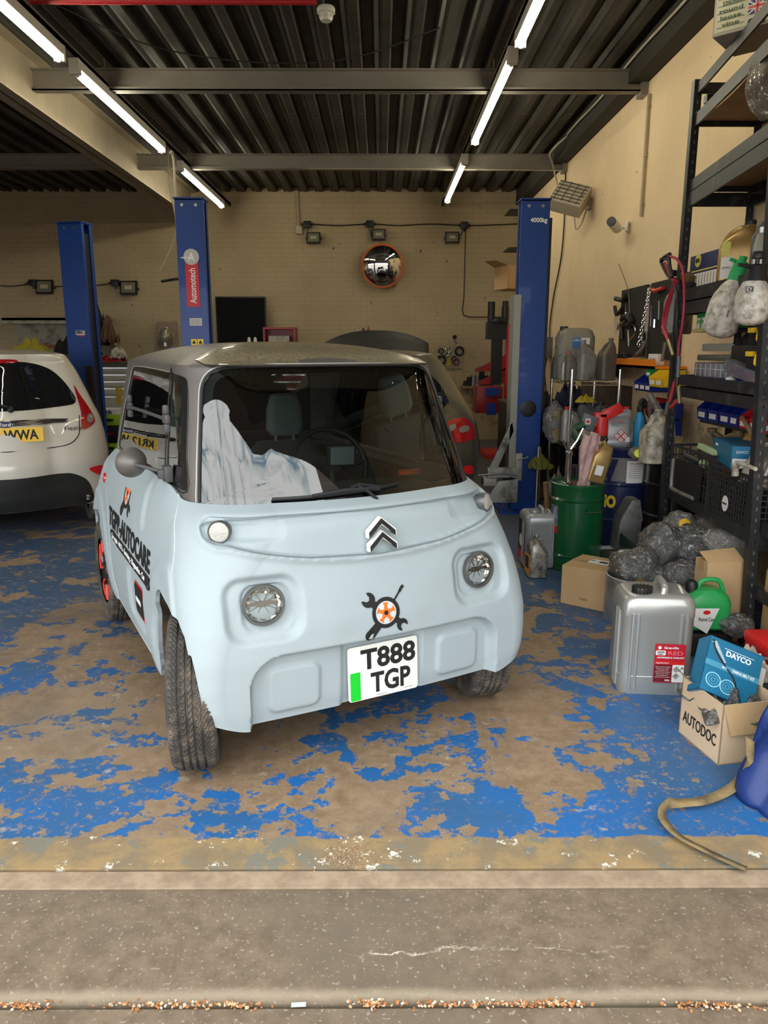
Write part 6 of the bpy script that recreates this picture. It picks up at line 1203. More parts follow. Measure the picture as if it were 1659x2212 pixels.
t=thing('water_container','large clear 25 litre container half full of blue fluid, on the wire shelving','canister',(1.72,6.80,zt_)); mb=MB(); rloft(mb,[(0,.30,.24,.05),(.02,.315,.255,.06),(.36,.315,.255,.06),(.42,.27,.22,.06),(.44,.2,.16,.05)],6); mb.build('can_body',plastic_film('milky_can',(.62,.62,.58),.2,.5,(.42,.40,.34)),t); mb=MB(); rloft(mb,[(.005,.29,.235,.05),(.02,.305,.245,.055),(.26,.305,.245,.055),(.262,.30,.24,.05)],6); mb.build('blue_fluid',mat('blue_fluid',(.06,.15,.27),.3),t); mb=MB(); mb.cyl((-.10,0,.42),(-.10,0,.455),.035); mb.build('screw_cap',BLACK,t); plate('blue_label',.075,.09,mat('label_blue',(.05,.16,.35),.5),t,(-.015,-.131,.31)); plate('white_label',.075,.09,WLAB,t,(.06,-.131,.31)); text('AdBlue',.02,WINK,t,(-.015,-.134,.335),width=.06,height=.015,name='label_word')
for args in (('grey measuring jug with tall handle at the front of the top wire shelf',(1.715,6.36,zt_),.14,.12,.335,R(10),DGREY,DGREY,1),('brown-grey jug at the right end of the top wire shelf',(1.90,6.42,zt_),.14,.12,.35,R(20),mat('taupe_jug',(.13,.11,.09),.45,var=.2),mat('taupe_jug'),-1),
   ('brown jug with red cap squeezed behind the grey measuring jug',(1.60,6.42,zt_),.09,.11,.24,0,mat('taupe_jug'),RED,1),('dark grey jug at the left end of the top wire shelf',(1.61,6.88,zt_),.13,.12,.22,0,mat('slate_jug',(.06,.065,.065),.4),BLACK,1)):
    jug(args[0],args[1],args[2],args[3],args[4],args[5],args[6],args[7],flip=args[8],group=None)
t=bottle('white bottle with a red triangle on its label, on the top wire shelf',(1.605,6.56,zt_),.038,.20,WHT,BLACK,neckr=.5); mb=MB(); mb.add([(-.03,-.040,.03),(.03,-.040,.03),(.0,-.040,.12)],[(0,1,2)]); mb.build('red_triangle',RED,t)
zm=.703
jg=jug('silver 5 litre screenwash can with red cap, on the middle wire shelf',(1.62,6.40,zm),.15,.11,.30,R(0),SILV,RED,flip=1); plate('red_label',.05,.14,RED,jg,(.05,-.057,.09)); plate('pale_label',.07,.12,mat('pale_print',(.42,.38,.38),.5),jg,(-.02,-.057,.09))
jug('dark grey jug behind the silver can on the middle wire shelf',(1.80,6.55,zm),.18,.13,.34,R(-5),GREYP,BLACK,flip=1); jug('dark slate jug at the right end of the middle wire shelf',(1.90,6.80,zm),.15,.13,.30,R(-5),mat('slate_jug'),BLACK,flip=-1)
filmbag('clear bag with yellow gloves at the left of the middle wire shelf',(1.50,6.52,.86),(.10,.12,.19),FILM,71,[('yellow_glove',YEL,(.04,-.03,-.10),.05),('yellow_glove',YEL,(.03,-.02,.06),.035)])
rag('yellow sponge cloth on the jugs of the middle wire shelf',(1.74,6.42,1.04),.16,.12,.06,mat('yellow_tag'),13,'cloth','sponge_cloth')
for i,(x,y,z,w,d_,h,m,lb,nm,ct) in enumerate(((1.62,6.5,.20,.16,.2,.2,mat('navy_cloth',(.012,.014,.05),.9),'navy cloth bundle on the bottom wire shelf','cloth_bundle','cloth'),(1.85,6.5,.20,.2,.2,.22,BLACK,'black bundle at the right of the bottom wire shelf','bundle','bundle'),(1.48,6.3,.0,.2,.3,.3,mat('amber_bottles',(.12,.06,.02),.3),'amber brown oily rags on the floor behind the grey canister','rag','cloth'),(1.45,6.75,.42,.2,.2,.12,mat('olive_cloth',(.12,.13,.02),.9),'olive rag hanging low beside the wire shelving','rag','cloth'),(1.46,6.1,.30,.16,.16,.2,FILM2,'crumpled clear film beside the lift post base','plastic_film','film'))): rag(lb,(x,y,z),w,d_,h,m,100+i,ct,nm)
bottle('amber bottle on the floor between lift post and green drum',(1.30,5.55,0),.05,.24,mat('amber_glass',(.10,.035,.01),.15,coat=1),mat('amber_glass'))
mb=MB(); mb.cyl((1.40,6.05,0),(1.34,6.0,.42),.018,.022); tag(mb.build('wooden_stick',mat('raw_wood')),'pale wooden tool handle between lift post and green drum','tool')
t=thing('dark_bench','dark bench added to darken the space behind the wire shelving','bench',(1.75,8.2,0)); mb=MB(); mb.b2((-.35,-.6,.86),(.5,.9,.90)); mb.b2((-.33,-.58,0),(-.28,.88,.86)); mb.b2((-.33,.8,0),(.5,.85,.86)); mb.build('bench_frame',mat('dark_bench'),t)  # added to darken the bare area behind the wire shelving
for i,(x,y,z,w,d_,h,m,lb,nm,ct) in enumerate(((1.62,7.75,.90,.3,.3,.22,mat('black_cloth'),'black bag on the dark bench behind the wire shelving','bag','bag'),(1.95,7.8,.90,.3,.3,.28,mat('navy_cloth'),'navy jacket on the dark bench behind the wire shelving','jacket','jacket'),(1.85,7.7,.0,.5,.4,.55,mat('black_cloth'),'black sacks heaped under the dark bench','sack_heap','sacks'),(1.50,7.5,.0,.3,.3,.35,mat('maroon_cloth2',(.12,.05,.03),.9),'brown sack on the floor beside the dark bench','sack','sack'),(2.05,6.1,.0,.35,.3,.5,mat('black_cloth'),'black sack on the floor between wire shelving and drums','sack','sack'))): rag(lb,(x,y,z),w,d_,h,m,400+i,ct,nm)  # dark cloth heaps added to deepen the shade around the wire shelving
mb=MB(); mb.b2((2.27,6.9,.0),(2.29,8.6,1.15)); tag(mb.build('dark_backing_board',mat('dark_backing_board',(.07,.05,.035),.85,var=.4),sm=False),'dark board added on the right wall to darken behind the wire shelving','board')  # dark sheet added over bare wall to deepen the shade there
# ---- right wall: isolator, halogen heater, camera, board, orange shelf ----
q=P(1186,748,X=2.27); t=thing('isolator_switch','grey isolator box with red and yellow rotary knob on the right wall','switch',q); mb=MB(); mb.b2((-.09,-.08,-.15),(.03,.10,.12)); mb.build('enclosure',GREYP,t,bev=.01); mb=MB(); mb.box((-.10,-.05,.0),(.03,.09,.09)); o=mb.build('yellow_plate',YEL,t); mb=MB(); mb.box((-.13,-.05,0),(.05,.04,.09)); mb.build('red_knob',RED,t,bev=.008)
mb=MB(); mb.tube([P(x,y,X=2.28) for x,y in ((1222,365),(1220,450),(1213,550),(1196,640),(1188,700),(1187,728))],.010,smooth=6); tag(mb.build('supply_cable',mat('dark_cable',(.07,.06,.05),.5)),'dark cable curving down the right wall to the isolator box','cable')
mb=MB()
for k in range(5): mb.tube([q+Vector((-.03,-.05,-.15)),q+Vector((-.06-.03*k,-.1,-.35-.05*k)),q+Vector((-.02-.05*k,-.12,-.75-.06*k))],.008,smooth=6)
tag(mb.build('cable_tangle',BLACK),'tangle of black cables hanging below the isolator box','cable')
rag('dull red overalls hanging below the isolator box',q+Vector((-.16,-.1,-.95)),.2,.18,.55,mat('maroon_cloth',(.10,.03,.025),.9),201,'overalls','overalls')
q=P(1232,425,X=2.05); t=thing('halogen_heater','cream square heat lamp with wire guard angled off the right wall','heat lamp',q,rot=(R(-38),R(18),R(-30)))
mb=MB(); mb.loft([[(x*.16,-.02,z*.13) for x,z in ((-1,-1),(1,-1),(1,1),(-1,1))],[(x*.18,-.05,z*.15) for x,z in ((-1,-1),(1,-1),(1,1),(-1,1))]],cap=False); mb.loft([[(x*.18,-.05,z*.15) for x,z in ((-1,-1),(1,-1),(1,1),(-1,1))],[(x*.17,.12,z*.14) for x,z in ((-1,-1),(1,-1),(1,1),(-1,1))],[(x*.06,.22,z*.05) for x,z in ((-1,-1),(1,-1),(1,1),(-1,1))]]); mb.build('hood',mat('heater_cream',(.45,.40,.32),.45),t,sm=False)
mb=MB(); mb.b2((-.15,-.045,-.12),(.15,-.04,.12)); mb.build('reflector',mat('lamp_reflector'),t); mb=MB()
for k in range(6): mb.cyl((-.17,-.065,-.12+.048*k),(.17,-.065,-.12+.048*k),.003,n=5)
for k in range(4): mb.cyl((-.13+.086*k,-.066,-.14),(-.13+.086*k,-.066,.14),.003,n=5)
mb.build('wire_guard',BLACK,t); mb=MB(); mb.cyl((-.14,-.05,0),(.14,-.05,0),.012); mb.build('lamp_tube',mat('heater_tube',(.5,.48,.42),.2),t)
mb=MB(); mb.cyl(q+Vector((0,.1,-.03)),(2.29,q.y+.12,q.z-.05),.02); mb.box((2.285,q.y+.12,q.z-.05),(.03,.12,.12)); tag(mb.build('heater_bracket',mat('heater_cream')),'cream bracket fixing the heat lamp to the right wall','bracket')
tw(None,[q+Vector((.05,0,-.15)),q+Vector((.08,.02,-.32)),q+Vector((.14,.03,-.28)),q+Vector((.2,.05,-.1))],.008,mat('grey_cable'),'heater_lead',smooth=5); tag(COL.objects['heater_lead'],'looped grey lead under the heat lamp','cable')
q=P(1328,487,X=2.16); t=thing('security_camera','white bullet security camera with dark lens on the right wall','camera',q,rot=(R(-12),0,R(-35))); mb=MB(); mb.lathe([(.035,-.10),(.045,-.09),(.045,.08),(.03,.10)],M=Matrix.Rotation(-PI/2,4,'X'),n=24); mb.build('camera_body',WHT,t); mb=MB(); mb.lathe([(.042,-.01),(.042,.016),(.012,.017)],M=Matrix.Rotation(PI/2,4,'X'),n=20); mb.build('lens',BLACK,t,loc=(0,-.095,0)); mb=MB(); mb.cyl((0,.05,-.02),(.09,.06,.0),.014); mb.box((.10,.06,.0),(.02,.07,.09)); mb.build('mount',WHT,t)
BRD=mat('black_board',(.018,.017,.015),.7)
for Y0,Y1,Z0,Z1,lb in ((7.30,6.62,1.42,2.02,'left black tool board on the right wall, hung with tools'),(6.52,5.85,1.40,2.02,'right black tool board on the right wall, behind the dirty pump bottle')):
    mb=MB(); mb.b2((2.265,Y1,Z0),(2.29,Y0,Z1)); tag(mb.build('tool_board',BRD,sm=False),lb,'tool board')
mb=MB(); mb.b2((2.262,6.535,1.62),(2.288,6.60,1.99)); o=tag(mb.build('paper_strip',mat('pink_white_paper',(.55,.42,.37),.8),sm=False),'narrow printed paper strip between the two black tool boards','paper')
OR=mat('orange_steel',(.80,.22,.01),.4); t=thing('orange_shelf','orange steel shelf on the right wall heaped with fittings','shelf',(2.15,5.7,1.355)); mb=MB(); mb.b2((-.10,.0,-.02),(.14,1.85,.0)); mb.b2((-.10,0,-.02),(-.095,1.0,.05)); mb.b2((-.10,1.0,-.02),(-.095,1.85,.025)); mb.build('shelf_tray',OR,t,sm=False); 
for y in (.35,1.55): mb=MB(); mb.prism([(0,-.01),(.13,-.01),(.13,-.16)],y,y+.02,'y'); mb.build('bracket',BLACK,t)
for i,(px,py,r,m,lb) in enumerate(((1315,758,.07,CHR,'heap of chrome fittings at the left of the orange shelf'),(1335,765,.06,STL,'steel fittings beside the chrome heap on the orange shelf'),(1353,768,.05,BLACK,'black fitting on the orange shelf'))):
    q=P(px,py,X=2.12); mb=MB(); rs=random.Random(i)
    for k in range(16): c=Vector((rs.uniform(-.05,.05),rs.uniform(-.12,.12),rs.uniform(0,.08))); mb.tube([c+Vector((.02*math.cos(a),.008,.02*math.sin(a))) for a in np.linspace(0,2*PI,9)[:-1]],.006,closed=True,n=5)
    tag(mb.build('loose_fittings',m,loc=(q.x,q.y,1.36)),lb,'fittings',kind='stuff')
for i,(px,w,d_,h,m,lb) in enumerate(((1368,.05,.22,.05,CARD,'flat brown packet on the orange shelf'),(1395,.06,.10,.05,GRN,'small green carton on the orange shelf'),(1416,.06,.12,.085,WLAB,'small white carton at the right of the orange shelf'))):
    q=P(px,760,X=2.12); t=thing('parts_carton',lb,'box',(2.13,q.y,1.36),R(8*i)); mb=MB(); mb.box((0,0,h/2),(w,d_,h)); mb.build('carton_body',m,t,sm=False,bev=.002)
    if i==2: text('febi',.03,INK,t,(-.031,0,h/2),(PI/2,0,-PI/2),width=.07,height=.03,name='maker_name')
# tools hung on the boards
def onwall(px,py): return P(px,py,X=2.24)
def hang(lb,pts,r,m,nm='hung_tool',ct='tool',X=2.24,**k):
    mb=MB(); mb.tube([P(a,b,X=X) for a,b in pts],r,smooth=4,**k); return tag(mb.build(nm,m),lb,ct)
hang('long thin rod sticking up above the left tool board',[(1336,570),(1350,605),(1358,635),(1360,690)],.004,mat('brass_rod',(.25,.18,.08),.4,.6),'bent_rod')
for i,(pts,r,m,lb) in enumerate((([(1330,645),(1345,648),(1352,640)],.022,BLACK,'black clamp at the upper left of the left tool board'),([(1328,662),(1332,680),(1345,665)],.018,BLACK,'black pliers handle below the upper clamp'),([(1329,680),(1328,722)],.005,STL,'left thin steel bar of the pair at the left board edge'),([(1333,683),(1332,722)],.005,STL,'right thin steel bar of the pair at the left board edge'),
   ([(1352,655),(1350,690),(1338,700),(1334,712)],.010,CHR,'chrome bent tool on the left tool board'),([(1345,690),(1356,682),(1365,695),(1358,705)],.03,BLACK,'black round tool at the middle of the left tool board'),([(1342,705),(1343,735)],.02,BLACK,'black handled tool at the lower left board'),([(1365,700),(1372,708),(1370,722),(1360,735)],.008,CHR,'chrome ring of keys on the left tool board'),([(1357,712),(1358,748)],.008,STL,'steel spanner low on the left tool board'),
   ([(1407,660),(1405,705)],.006,CHR,'chrome rod beside the hanging chain'),([(1414,690),(1413,708)],.014,CHR,'chrome socket on the right tool board'),([(1424,650),(1423,690)],.008,STL,'steel tool on the right tool board'),([(1410,625),(1416,628),(1432,622)],.016,RED,'red and black grip above the right tool board'))):
    hang(lb,pts,r,m)
t=thing('chain','steel chain hanging between the two tool boards','chain',onwall(1402,632)); z=0; mb=MB()
for k in range(15):
    a=(k%2)*PI/2; c=Vector((0,.012*k,-.030*k)); mb.tube([c+Vector((.011*math.cos(x)*math.cos(a),.011*math.cos(x)*math.sin(a),.022*math.sin(x))) for x in np.linspace(0,2*PI,13)[:-1]],.0045,closed=True,n=6)
mb.build('links',CHR,t)
mb=MB(); q=onwall(1392,730); mb.tube([q+Vector((0,.055*math.cos(x),.055*math.sin(x))) for x in np.linspace(0,2*PI,25)[:-1]],.006,closed=True,n=6); mb.tube([q+Vector((0,-.03,-.03)),q+Vector((-.01,.03,-.10)),q+Vector((-.02,.12,-.14))],.016,smooth=3); tag(mb.build('shackle',DGREY),'ring and shackle at the foot of the hanging chain','shackle')
# ---- small parts bins below the orange shelf ----
def pbin(label,loc,w,d_,h,m,rz=0,grp=None):
    t=thing('parts_bin',label,'parts bin',loc,rz,grp); mb=MB(); th=.003
    mb.b2((-w/2,-d_/2,0),(w/2,d_/2,th)); mb.b2((-w/2,d_/2-th,0),(w/2,d_/2,h)); mb.prism([(-d_/2,0),(d_/2,0),(d_/2,h),(-d_*.1,h),(-d_/2-.01,h*.55)],-w/2,-w/2+th,'x'); mb.prism([(-d_/2,0),(d_/2,0),(d_/2,h),(-d_*.1,h),(-d_/2-.01,h*.55)],w/2-th,w/2,'x'); mb.prism([(-d_/2,0),(-d_/2+th,0),(-d_/2-.01+th,h*.55),(-d_/2-.01,h*.55)],-w/2,w/2,'x'); mb.build('bin_body',m,t,sm=False)
    mb=MB(); mb.b2((-w*.3,-d_/2-.010,h*.14),(w*.3,-d_/2-.008,h*.38)); mb.build('bin_label',WLAB,t); return t
BPB=mat('bin_blue',(.006,.02,.22),.35); GB='small parts bins on the right wall'
for i,(px,m,lb) in enumerate(((1398,BPB,'first from the left'),(1410,BPB,'second from the left'),(1422,BPB,'third from the left'))): q=P(px,818,X=2.12); pbin('blue parts bin on the right wall below the orange shelf, '+lb,(2.13,q.y,1.16),.14,.16,.12,m,-PI/2,GB)
q=P(1420,800,X=2.12); pbin('green parts bin above the row of blue bins',(2.13,q.y,1.275),.12,.14,.08,GRN,-PI/2,GB)
for i,px in enumerate((1436,1450)): q=P(px,805,X=2.1); pbin('yellow parts bin above the blue bins, '+['nearer the wall corner','beside the rack upright'][i],(2.10,q.y,1.21),.15,.16,.12,YEL,-PI/2,GB)
for i,(px,py,z) in enumerate(((1440,850,.98),(1438,875,.86))): q=P(px,py,X=2.1); pbin('lower blue parts bin behind the rack upright, '+['upper one','lower one'][i],(2.12,q.y,z),.16,.16,.11,BPB,-PI/2,GB)
q=P(1424,848,X=2.12); mb=MB(); mb.lathe([(.08,-.10),(.09,-.05),(.09,.05),(.07,.10)],n=24,M=Matrix.Rotation(PI/2,4,'X')); tag(mb.build('red_helmet',DRED,loc=(2.13,q.y-.0,1.03)),'round dark red tin below the blue bins','tin')
# ---------------- boltless rack on the right ----------------
RK=mat('rack_black',(.028,.030,.034),.42,.35,var=.25,scale=4,dirt=(.10,.09,.08),dscale=9,damt=.15); PLY=mat('rack_chipboard',(.30,.19,.10),.8,var=.15)
rack=thing('storage_rack','tall black boltless steel rack with chipboard shelves along the right wall','rack',(1.84,3.56,0)); rx,ry=1.84,3.56
FY=4.86
def upright(x0,x1,y,h,fx):
    mb=MB(); n=int(h/.055)
    for (a,b,c,d_) in ((-.022,.022,-.002,.002),(fx*.022-.002,fx*.022+.002,0,.045)):
        mb.add([(x0+a-rx,y+c-ry,0),(x0+b-rx,y+c-ry,0),(x0+b-rx,y+d_-ry,0),(x0+a-rx,y+d_-ry,0),(x1+a-rx,y+c-ry,h),(x1+b-rx,y+c-ry,h),(x1+b-rx,y+d_-ry,h),(x1+a-rx,y+d_-ry,h)],[(3,2,1,0),(4,5,6,7),(0,1,5,4),(1,2,6,5),(2,3,7,6),(3,0,4,7)])
    o=mb.build('upright',RK,rack,sm=False); mb=MB()
    for k in range(2,n): z=k*.055; x=x0+(x1-x0)*z/h; mb.box((x-rx,y-.0035-ry,z),(.007,.003,.018)); 
    mb.build('keyhole_slots',mat('slot_grey',(.10,.10,.10),.6),o); return o  # slots drawn as flat grey chips on the upright
upright(1.86,1.74,3.56,2.8,-1); upright(1.885,1.885,FY,3.04,-1); upright(2.26,2.26,FY,3.04,1); upright(2.26,2.26,3.56,3.04,1)
def xn(z): return 1.86-.12*z/2.8
lv=[(3.02,2.96,0),(2.85,2.78,1),(2.48,2.415,1),(2.41,2.33,0),(1.84,1.77,1),(1.76,1.69,0),(1.32,1.262,1),(1.25,1.19,0),(.605,.53,1)]
for zt,zb_,sh in lv:
    for side in (0,1):
        mb=MB(); x0=xn(zt) if not side else 2.255; x1=1.885 if not side else 2.255
        mb.add([(x0-rx-.006,3.58-ry,zb_),(x0-rx+.006,3.58-ry,zb_),(x1-rx+.006,FY-ry,zb_),(x1-rx-.006,FY-ry,zb_),(x0-rx-.006,3.58-ry,zt),(x0-rx+.006,3.58-ry,zt),(x1-rx+.006,FY-ry,zt),(x1-rx-.006,FY-ry,zt)],[(3,2,1,0),(4,5,6,7),(0,1,5,4),(1,2,6,5),(2,3,7,6),(3,0,4,7)]); mb.build('beam',RK,rack,sm=False)
    mb=MB(); mb.b2((1.885-rx,FY-.01-ry,zb_),(2.26-rx,FY+.002-ry,zt)); mb.build('end_beam',RK,rack,sm=False)
    mb=MB(); mb.b2((xn(zt)-rx,3.555-ry,zb_),(2.26-rx,3.567-ry,zt)); mb.build('end_beam',RK,rack,sm=False)
    if sh:
        mb=MB(); z=zb_+.045
        def bd(a,b,z=z,top=zt>2.8): x0=xn(z)+(1.885-xn(z))*b; return (x0+(2.25-x0)*a-rx,3.58+(FY-3.58)*b-ry,z-(.05*math.sin(PI*b) if top else 0))
        mb.grid(bd,8,20); o=mb.build('shelf_board',PLY,rack,sm=False); so=o.modifiers.new('s','SOLIDIFY'); so.thickness=.012; apply_mods(o)
# next bay towards the door
r2=thing('storage_rack','nearer bay of the black rack, just entering the right edge of the picture','rack',(1.86,2.30,0))
for zt,zb_ in ((.66,.59),(.33,.27),(1.32,1.25)): mb=MB(); mb.b2((-.006,.0,zb_),(.006,1.24,zt)); mb.build('beam',RK,r2,sm=False)
mb=MB(); mb.b2((.0,.02,.62),(.4,1.22,.64)); mb.build('shelf_board',PLY,r2,sm=False); mb=MB(); mb.b2((-.02,-.02,0),(.02,.02,2.0)); mb.b2((.38,-.02,0),(.42,.02,2.0)); mb.build('upright',RK,r2,sm=False)
tg=MB(); tg.box((1.83,3.50,.78),(.002,.05,.12)); q=P(1648,1047,Y=3.48)
Z6,Z7,Z9,Z2,Z3=1.84,1.275,.585,2.83,2.475
def RP(px,X=2.0,py=700): return P(px,py,X=X).y
# crates on the lower shelf
def crate(label,x,y,z,w,d_,h,rz,m,cell=.03,handle=True):
    t=thing('plastic_crate',label,'crate',(x,y,z),rz,'black crates on the lower rack shelf'); mb=MB(); b=.008
    mb.b2((-w/2,-d_/2,0),(w/2,d_/2,.006))
    for s in (-1,1):
        for k in range(int(w/cell)+1): xx=-w/2+w*k/int(w/cell); mb.b2((xx-.0025,s*d_/2-.003,0),(xx+.0025,s*d_/2+.003,h))
        for k in range(int(d_/cell)+1): yy=-d_/2+d_*k/int(d_/cell); mb.b2((s*w/2-.003,yy-.0025,0),(s*w/2+.003,yy+.0025,h))
        for k in range(int(h/cell)+1):
            zz=h*k/int(h/cell); tt=.003 if 0<k<int(h/cell) else .008
            mb.b2((-w/2,s*d_/2-.004,zz-tt),(w/2,s*d_/2+.004,zz+tt)); mb.b2((s*w/2-.004,-d_/2,zz-tt),(s*w/2+.004,d_/2,zz+tt))
        for q in (-1,1): mb.b2((s*w/2-.008,q*d_/2-.008,0),(s*w/2+.008,q*d_/2+.008,h))
    mb.build('lattice',m,t,sm=False); return t
LAT=mat('crate_black',(.022,.022,.022),.55)
c=crate('black lattice crate with a round white sticker, beside the near rack upright',2.02,3.90,Z9,.36,.48,.27,0,LAT); mb=MB(); mb.lathe([(.034,0),(.034,.002)],n=32,M=Matrix.Rotation(-PI/2,4,'Y')@Matrix.Diagonal((1.25,1,1,1))); mb.build('round_sticker',WLAB,c,loc=(-.186,.0,.09)); text('DESPAR',.02,INK,c,(-.190,.0,.09),(PI/2,0,-PI/2),width=.05,height=.010,name='sticker_word')
c=crate('black crate with solid sides left of the lattice crate',2.03,4.46,Z9,.34,.56,.30,0,LAT,.055); mb=MB(); mb.prism(rrect(.40,.20,.04,4,0,.13),-.180,-.176,'x'); mb.build('solid_panel',mat('crate_panel',(.012,.012,.013),.5),c); mb=MB(); mb.tube([(-.183,.22,.22),(-.183,.22,.06),(-.183,.18,.03),(-.183,-.12,.03)],.012,smooth=4); mb.build('pale_edge',DGREY,c)
# things in and over the crates
t=thing('parts_carton','blue car parts carton standing in the lower crates','box',(2.02,4.10,.86),R(-12)); mb=MB(); mb.box((0,0,.06),(.26,.46,.12)); mb.build('carton_body',DAY,t,sm=False,bev=.002); text('DAYCO',.03,WINK,t,(-.132,.12,.09),(PI/2,0,-PI/2),width=.06,height=.014,name='maker_name'); text('DAYCO',.03,WINK,t,(-.08,-.232,.09),(PI/2,0,0),width=.06,height=.014,name='maker_name'); plate('parts_label',.12,.05,WLAB,t,(-.065,-.2315,.03)); text('9 128 70',.02,INK,t,(-.06,-.2335,.03),width=.07,height=.02,name='label_code')
jug('silver-grey oil jug lying in the lattice crate',(1.90,3.74,.79),.16,.11,.24,R(-70),mat('grey_silver_jug',(.20,.19,.18),.3,.5),mat('grey_silver_jug'),rot=(R(-25),0,R(-70)),flip=1,neck=.2)
for i,(y,z,m,lb) in enumerate(((4.70,.70,BROWNJ,'dull brown oil jug at the far end of the crates'),(4.50,.72,mat('tan_jug',(.22,.15,.07),.4,var=.2),'tan oil jug between brown and yellow-brown ones'),(4.15,.76,mat('amber_jug',(.28,.17,.03),.4,var=.2),'yellow-brown oil jug behind the blue parts carton'))): jug(lb,(2.12,y,z),.22,.14,.29,R(-75),m,m,flip=[1,-1,1][i])
jug('dull gold jug behind the parts carton, farther from the uprights',(2.16,3.90,.76),.2,.13,.25,R(-80),mat('amber_jug'),mat('amber_jug'),flip=-1)
mb=MB(); mb.box((1.93,4.33,.90),(.05,.26,.035),(.1,.2,.1)); tag(mb.build('pale_green_packet',mat('pale_green_card',(.38,.48,.27),.6),bev=.003),'pale green packet lying on the left crate','packet')
t=thing('tube','black and pale green tube poking through the left crate','tube',(1.86,4.40,.83),rot=(0,0,.2)); mb=MB(); mb.cyl((0,-.08,0),(0,.08,.02),.02); mb.build('tube_body',DLAB,t); mb=MB(); mb.cyl((0,-.11,-.004),(0,-.08,0),.022); mb.build('tube_cap',mat('pale_green_card'),t)
t=thing('cranked_pipe','white cranked pipe sticking out over the lattice crate','pipe',P(1590,1005,X=1.79)); mb=MB(); mb.tube([(0,0,-.055),(0,0,0),(.0,-.04,.015),(.0,-.2,.012)],[.018,.018,.011,.010],smooth=5,n=12); mb.build('pipe_body',DIRTW,t)
mb=MB(); mb.cyl(P(1604,902,X=2.05),P(1640,965,X=1.98),.013); tag(mb.build('wooden_stick',mat('raw_wood')),'wooden stick leaning over the lattice crate','stick')
# red and blue bins at the back below the third beam
for i,y in enumerate((4.22,4.10,3.98,3.86,3.74)): pbin('red parts bin behind the rack, '+['far end of the row','second from the far end','middle of the row','fourth from the far end','nearest the upright'][i],(2.12,y,1.04),.115,.14,.11,RED,-PI/2,'red parts bins behind the rack')
for i,y in enumerate((4.78,4.62,4.46,4.34)): pbin('blue parts bin behind the rack, '+['far end of its row','second in its row','third in its row','next to the red bins'][i],(2.12,y,1.04),.15 if i<3 else .11,.14,.13,BPB,-PI/2,'blue parts bins behind the rack')
mb=MB(); mb.b2((2.06,3.62,1.02),(2.29,4.84,1.04)); tag(mb.build('bin_rail',RK),'black rail carrying the red and blue bins','rail')
mb=MB(); mb.box((2.14,3.78,.97),(.12,.24,.04)); tag(mb.build('red_tray',DRED,bev=.006),'dark red tray under the red bins','tray')
# shelf at z=1.275
t=thing('organiser_case','clear compartment organiser case with blue base on the middle rack shelf','organiser',(2.04,4.38,Z7)); mb=MB(); mb.box((0,0,.02),(.26,.56,.04)); mb.build('blue_base',BLU,t,bev=.006); mb=MB(); mb.box((0,0,.085),(.25,.54,.085)); mb.build('clear_lid',plastic_film('violet_clear',(.62,.62,.70),.25,.35,(.38,.38,.48)),t,bev=.008); mb=MB()
for k in range(8): mb.box((-.127,-.24+.068*k,.085),(.003,.004,.07))
mb.box((-.127,0,.09),(.003,.53,.004)); mb.build('dividers',mat('violet_white',(.5,.5,.55),.4),t)
t=thing('organiser_case','clear organiser of red and blue fittings tilting towards the near upright','organiser',(1.98,3.98,Z7+.02),rot=(R(10),0,0)); mb=MB(); mb.box((0,0,.07),(.22,.34,.07)); mb.build('clear_case',plastic_film('violet_clear'),t,bev=.008)
for k,(m,y) in enumerate(((mat('pink_parts',(.6,.08,.18),.4),.11),(BLU,.03),(mat('pink_parts'),-.03),(OR,-.11))): mb=MB(); mb.box((-.03,y,.06),(.12,.06,.035)); mb.build('fittings_compartment',m,t,bev=.005)
mb=MB(); mb.box((1.97,3.72,Z7+.05),(.12,.14,.095)); tag(mb.build('glitter_box',mat('glitter_blue',(.22,.30,.50),.3,.4,var=.5,scale=160),bev=.003),'small glittery pale blue box beside the near rack upright','box')
mb=MB(); mb.box((1.95,3.92,Z7+.02),(.14,.2,.035)); tag(mb.build('lilac_case',mat('lilac_plastic',(.35,.30,.38),.4),bev=.005),'flat lilac case in front of the tilted organiser','case')
mb=MB(); mb.ball((1.90,4.12,Z7+.03),.03); tag(mb.build('ball',WHT),'white ball on the middle rack shelf front edge','knob')
mb=MB(); mb.box((2.05,4.42,Z7+.155),(.25,.46,.035)); tag(mb.build('storage_box_lid',mat('grey_clear_lid',(.10,.095,.085),.4),bev=.01),'grey translucent lid on top of the clear organiser case','lid')
mb=MB(); mb.box((2.12,4.56,Z7+.215),(.22,.45,.045)); tag(mb.build('white_carton',mat('dull_white_card',(.34,.32,.28),.7),bev=.003),'long dull white carton above the organiser cases','box')
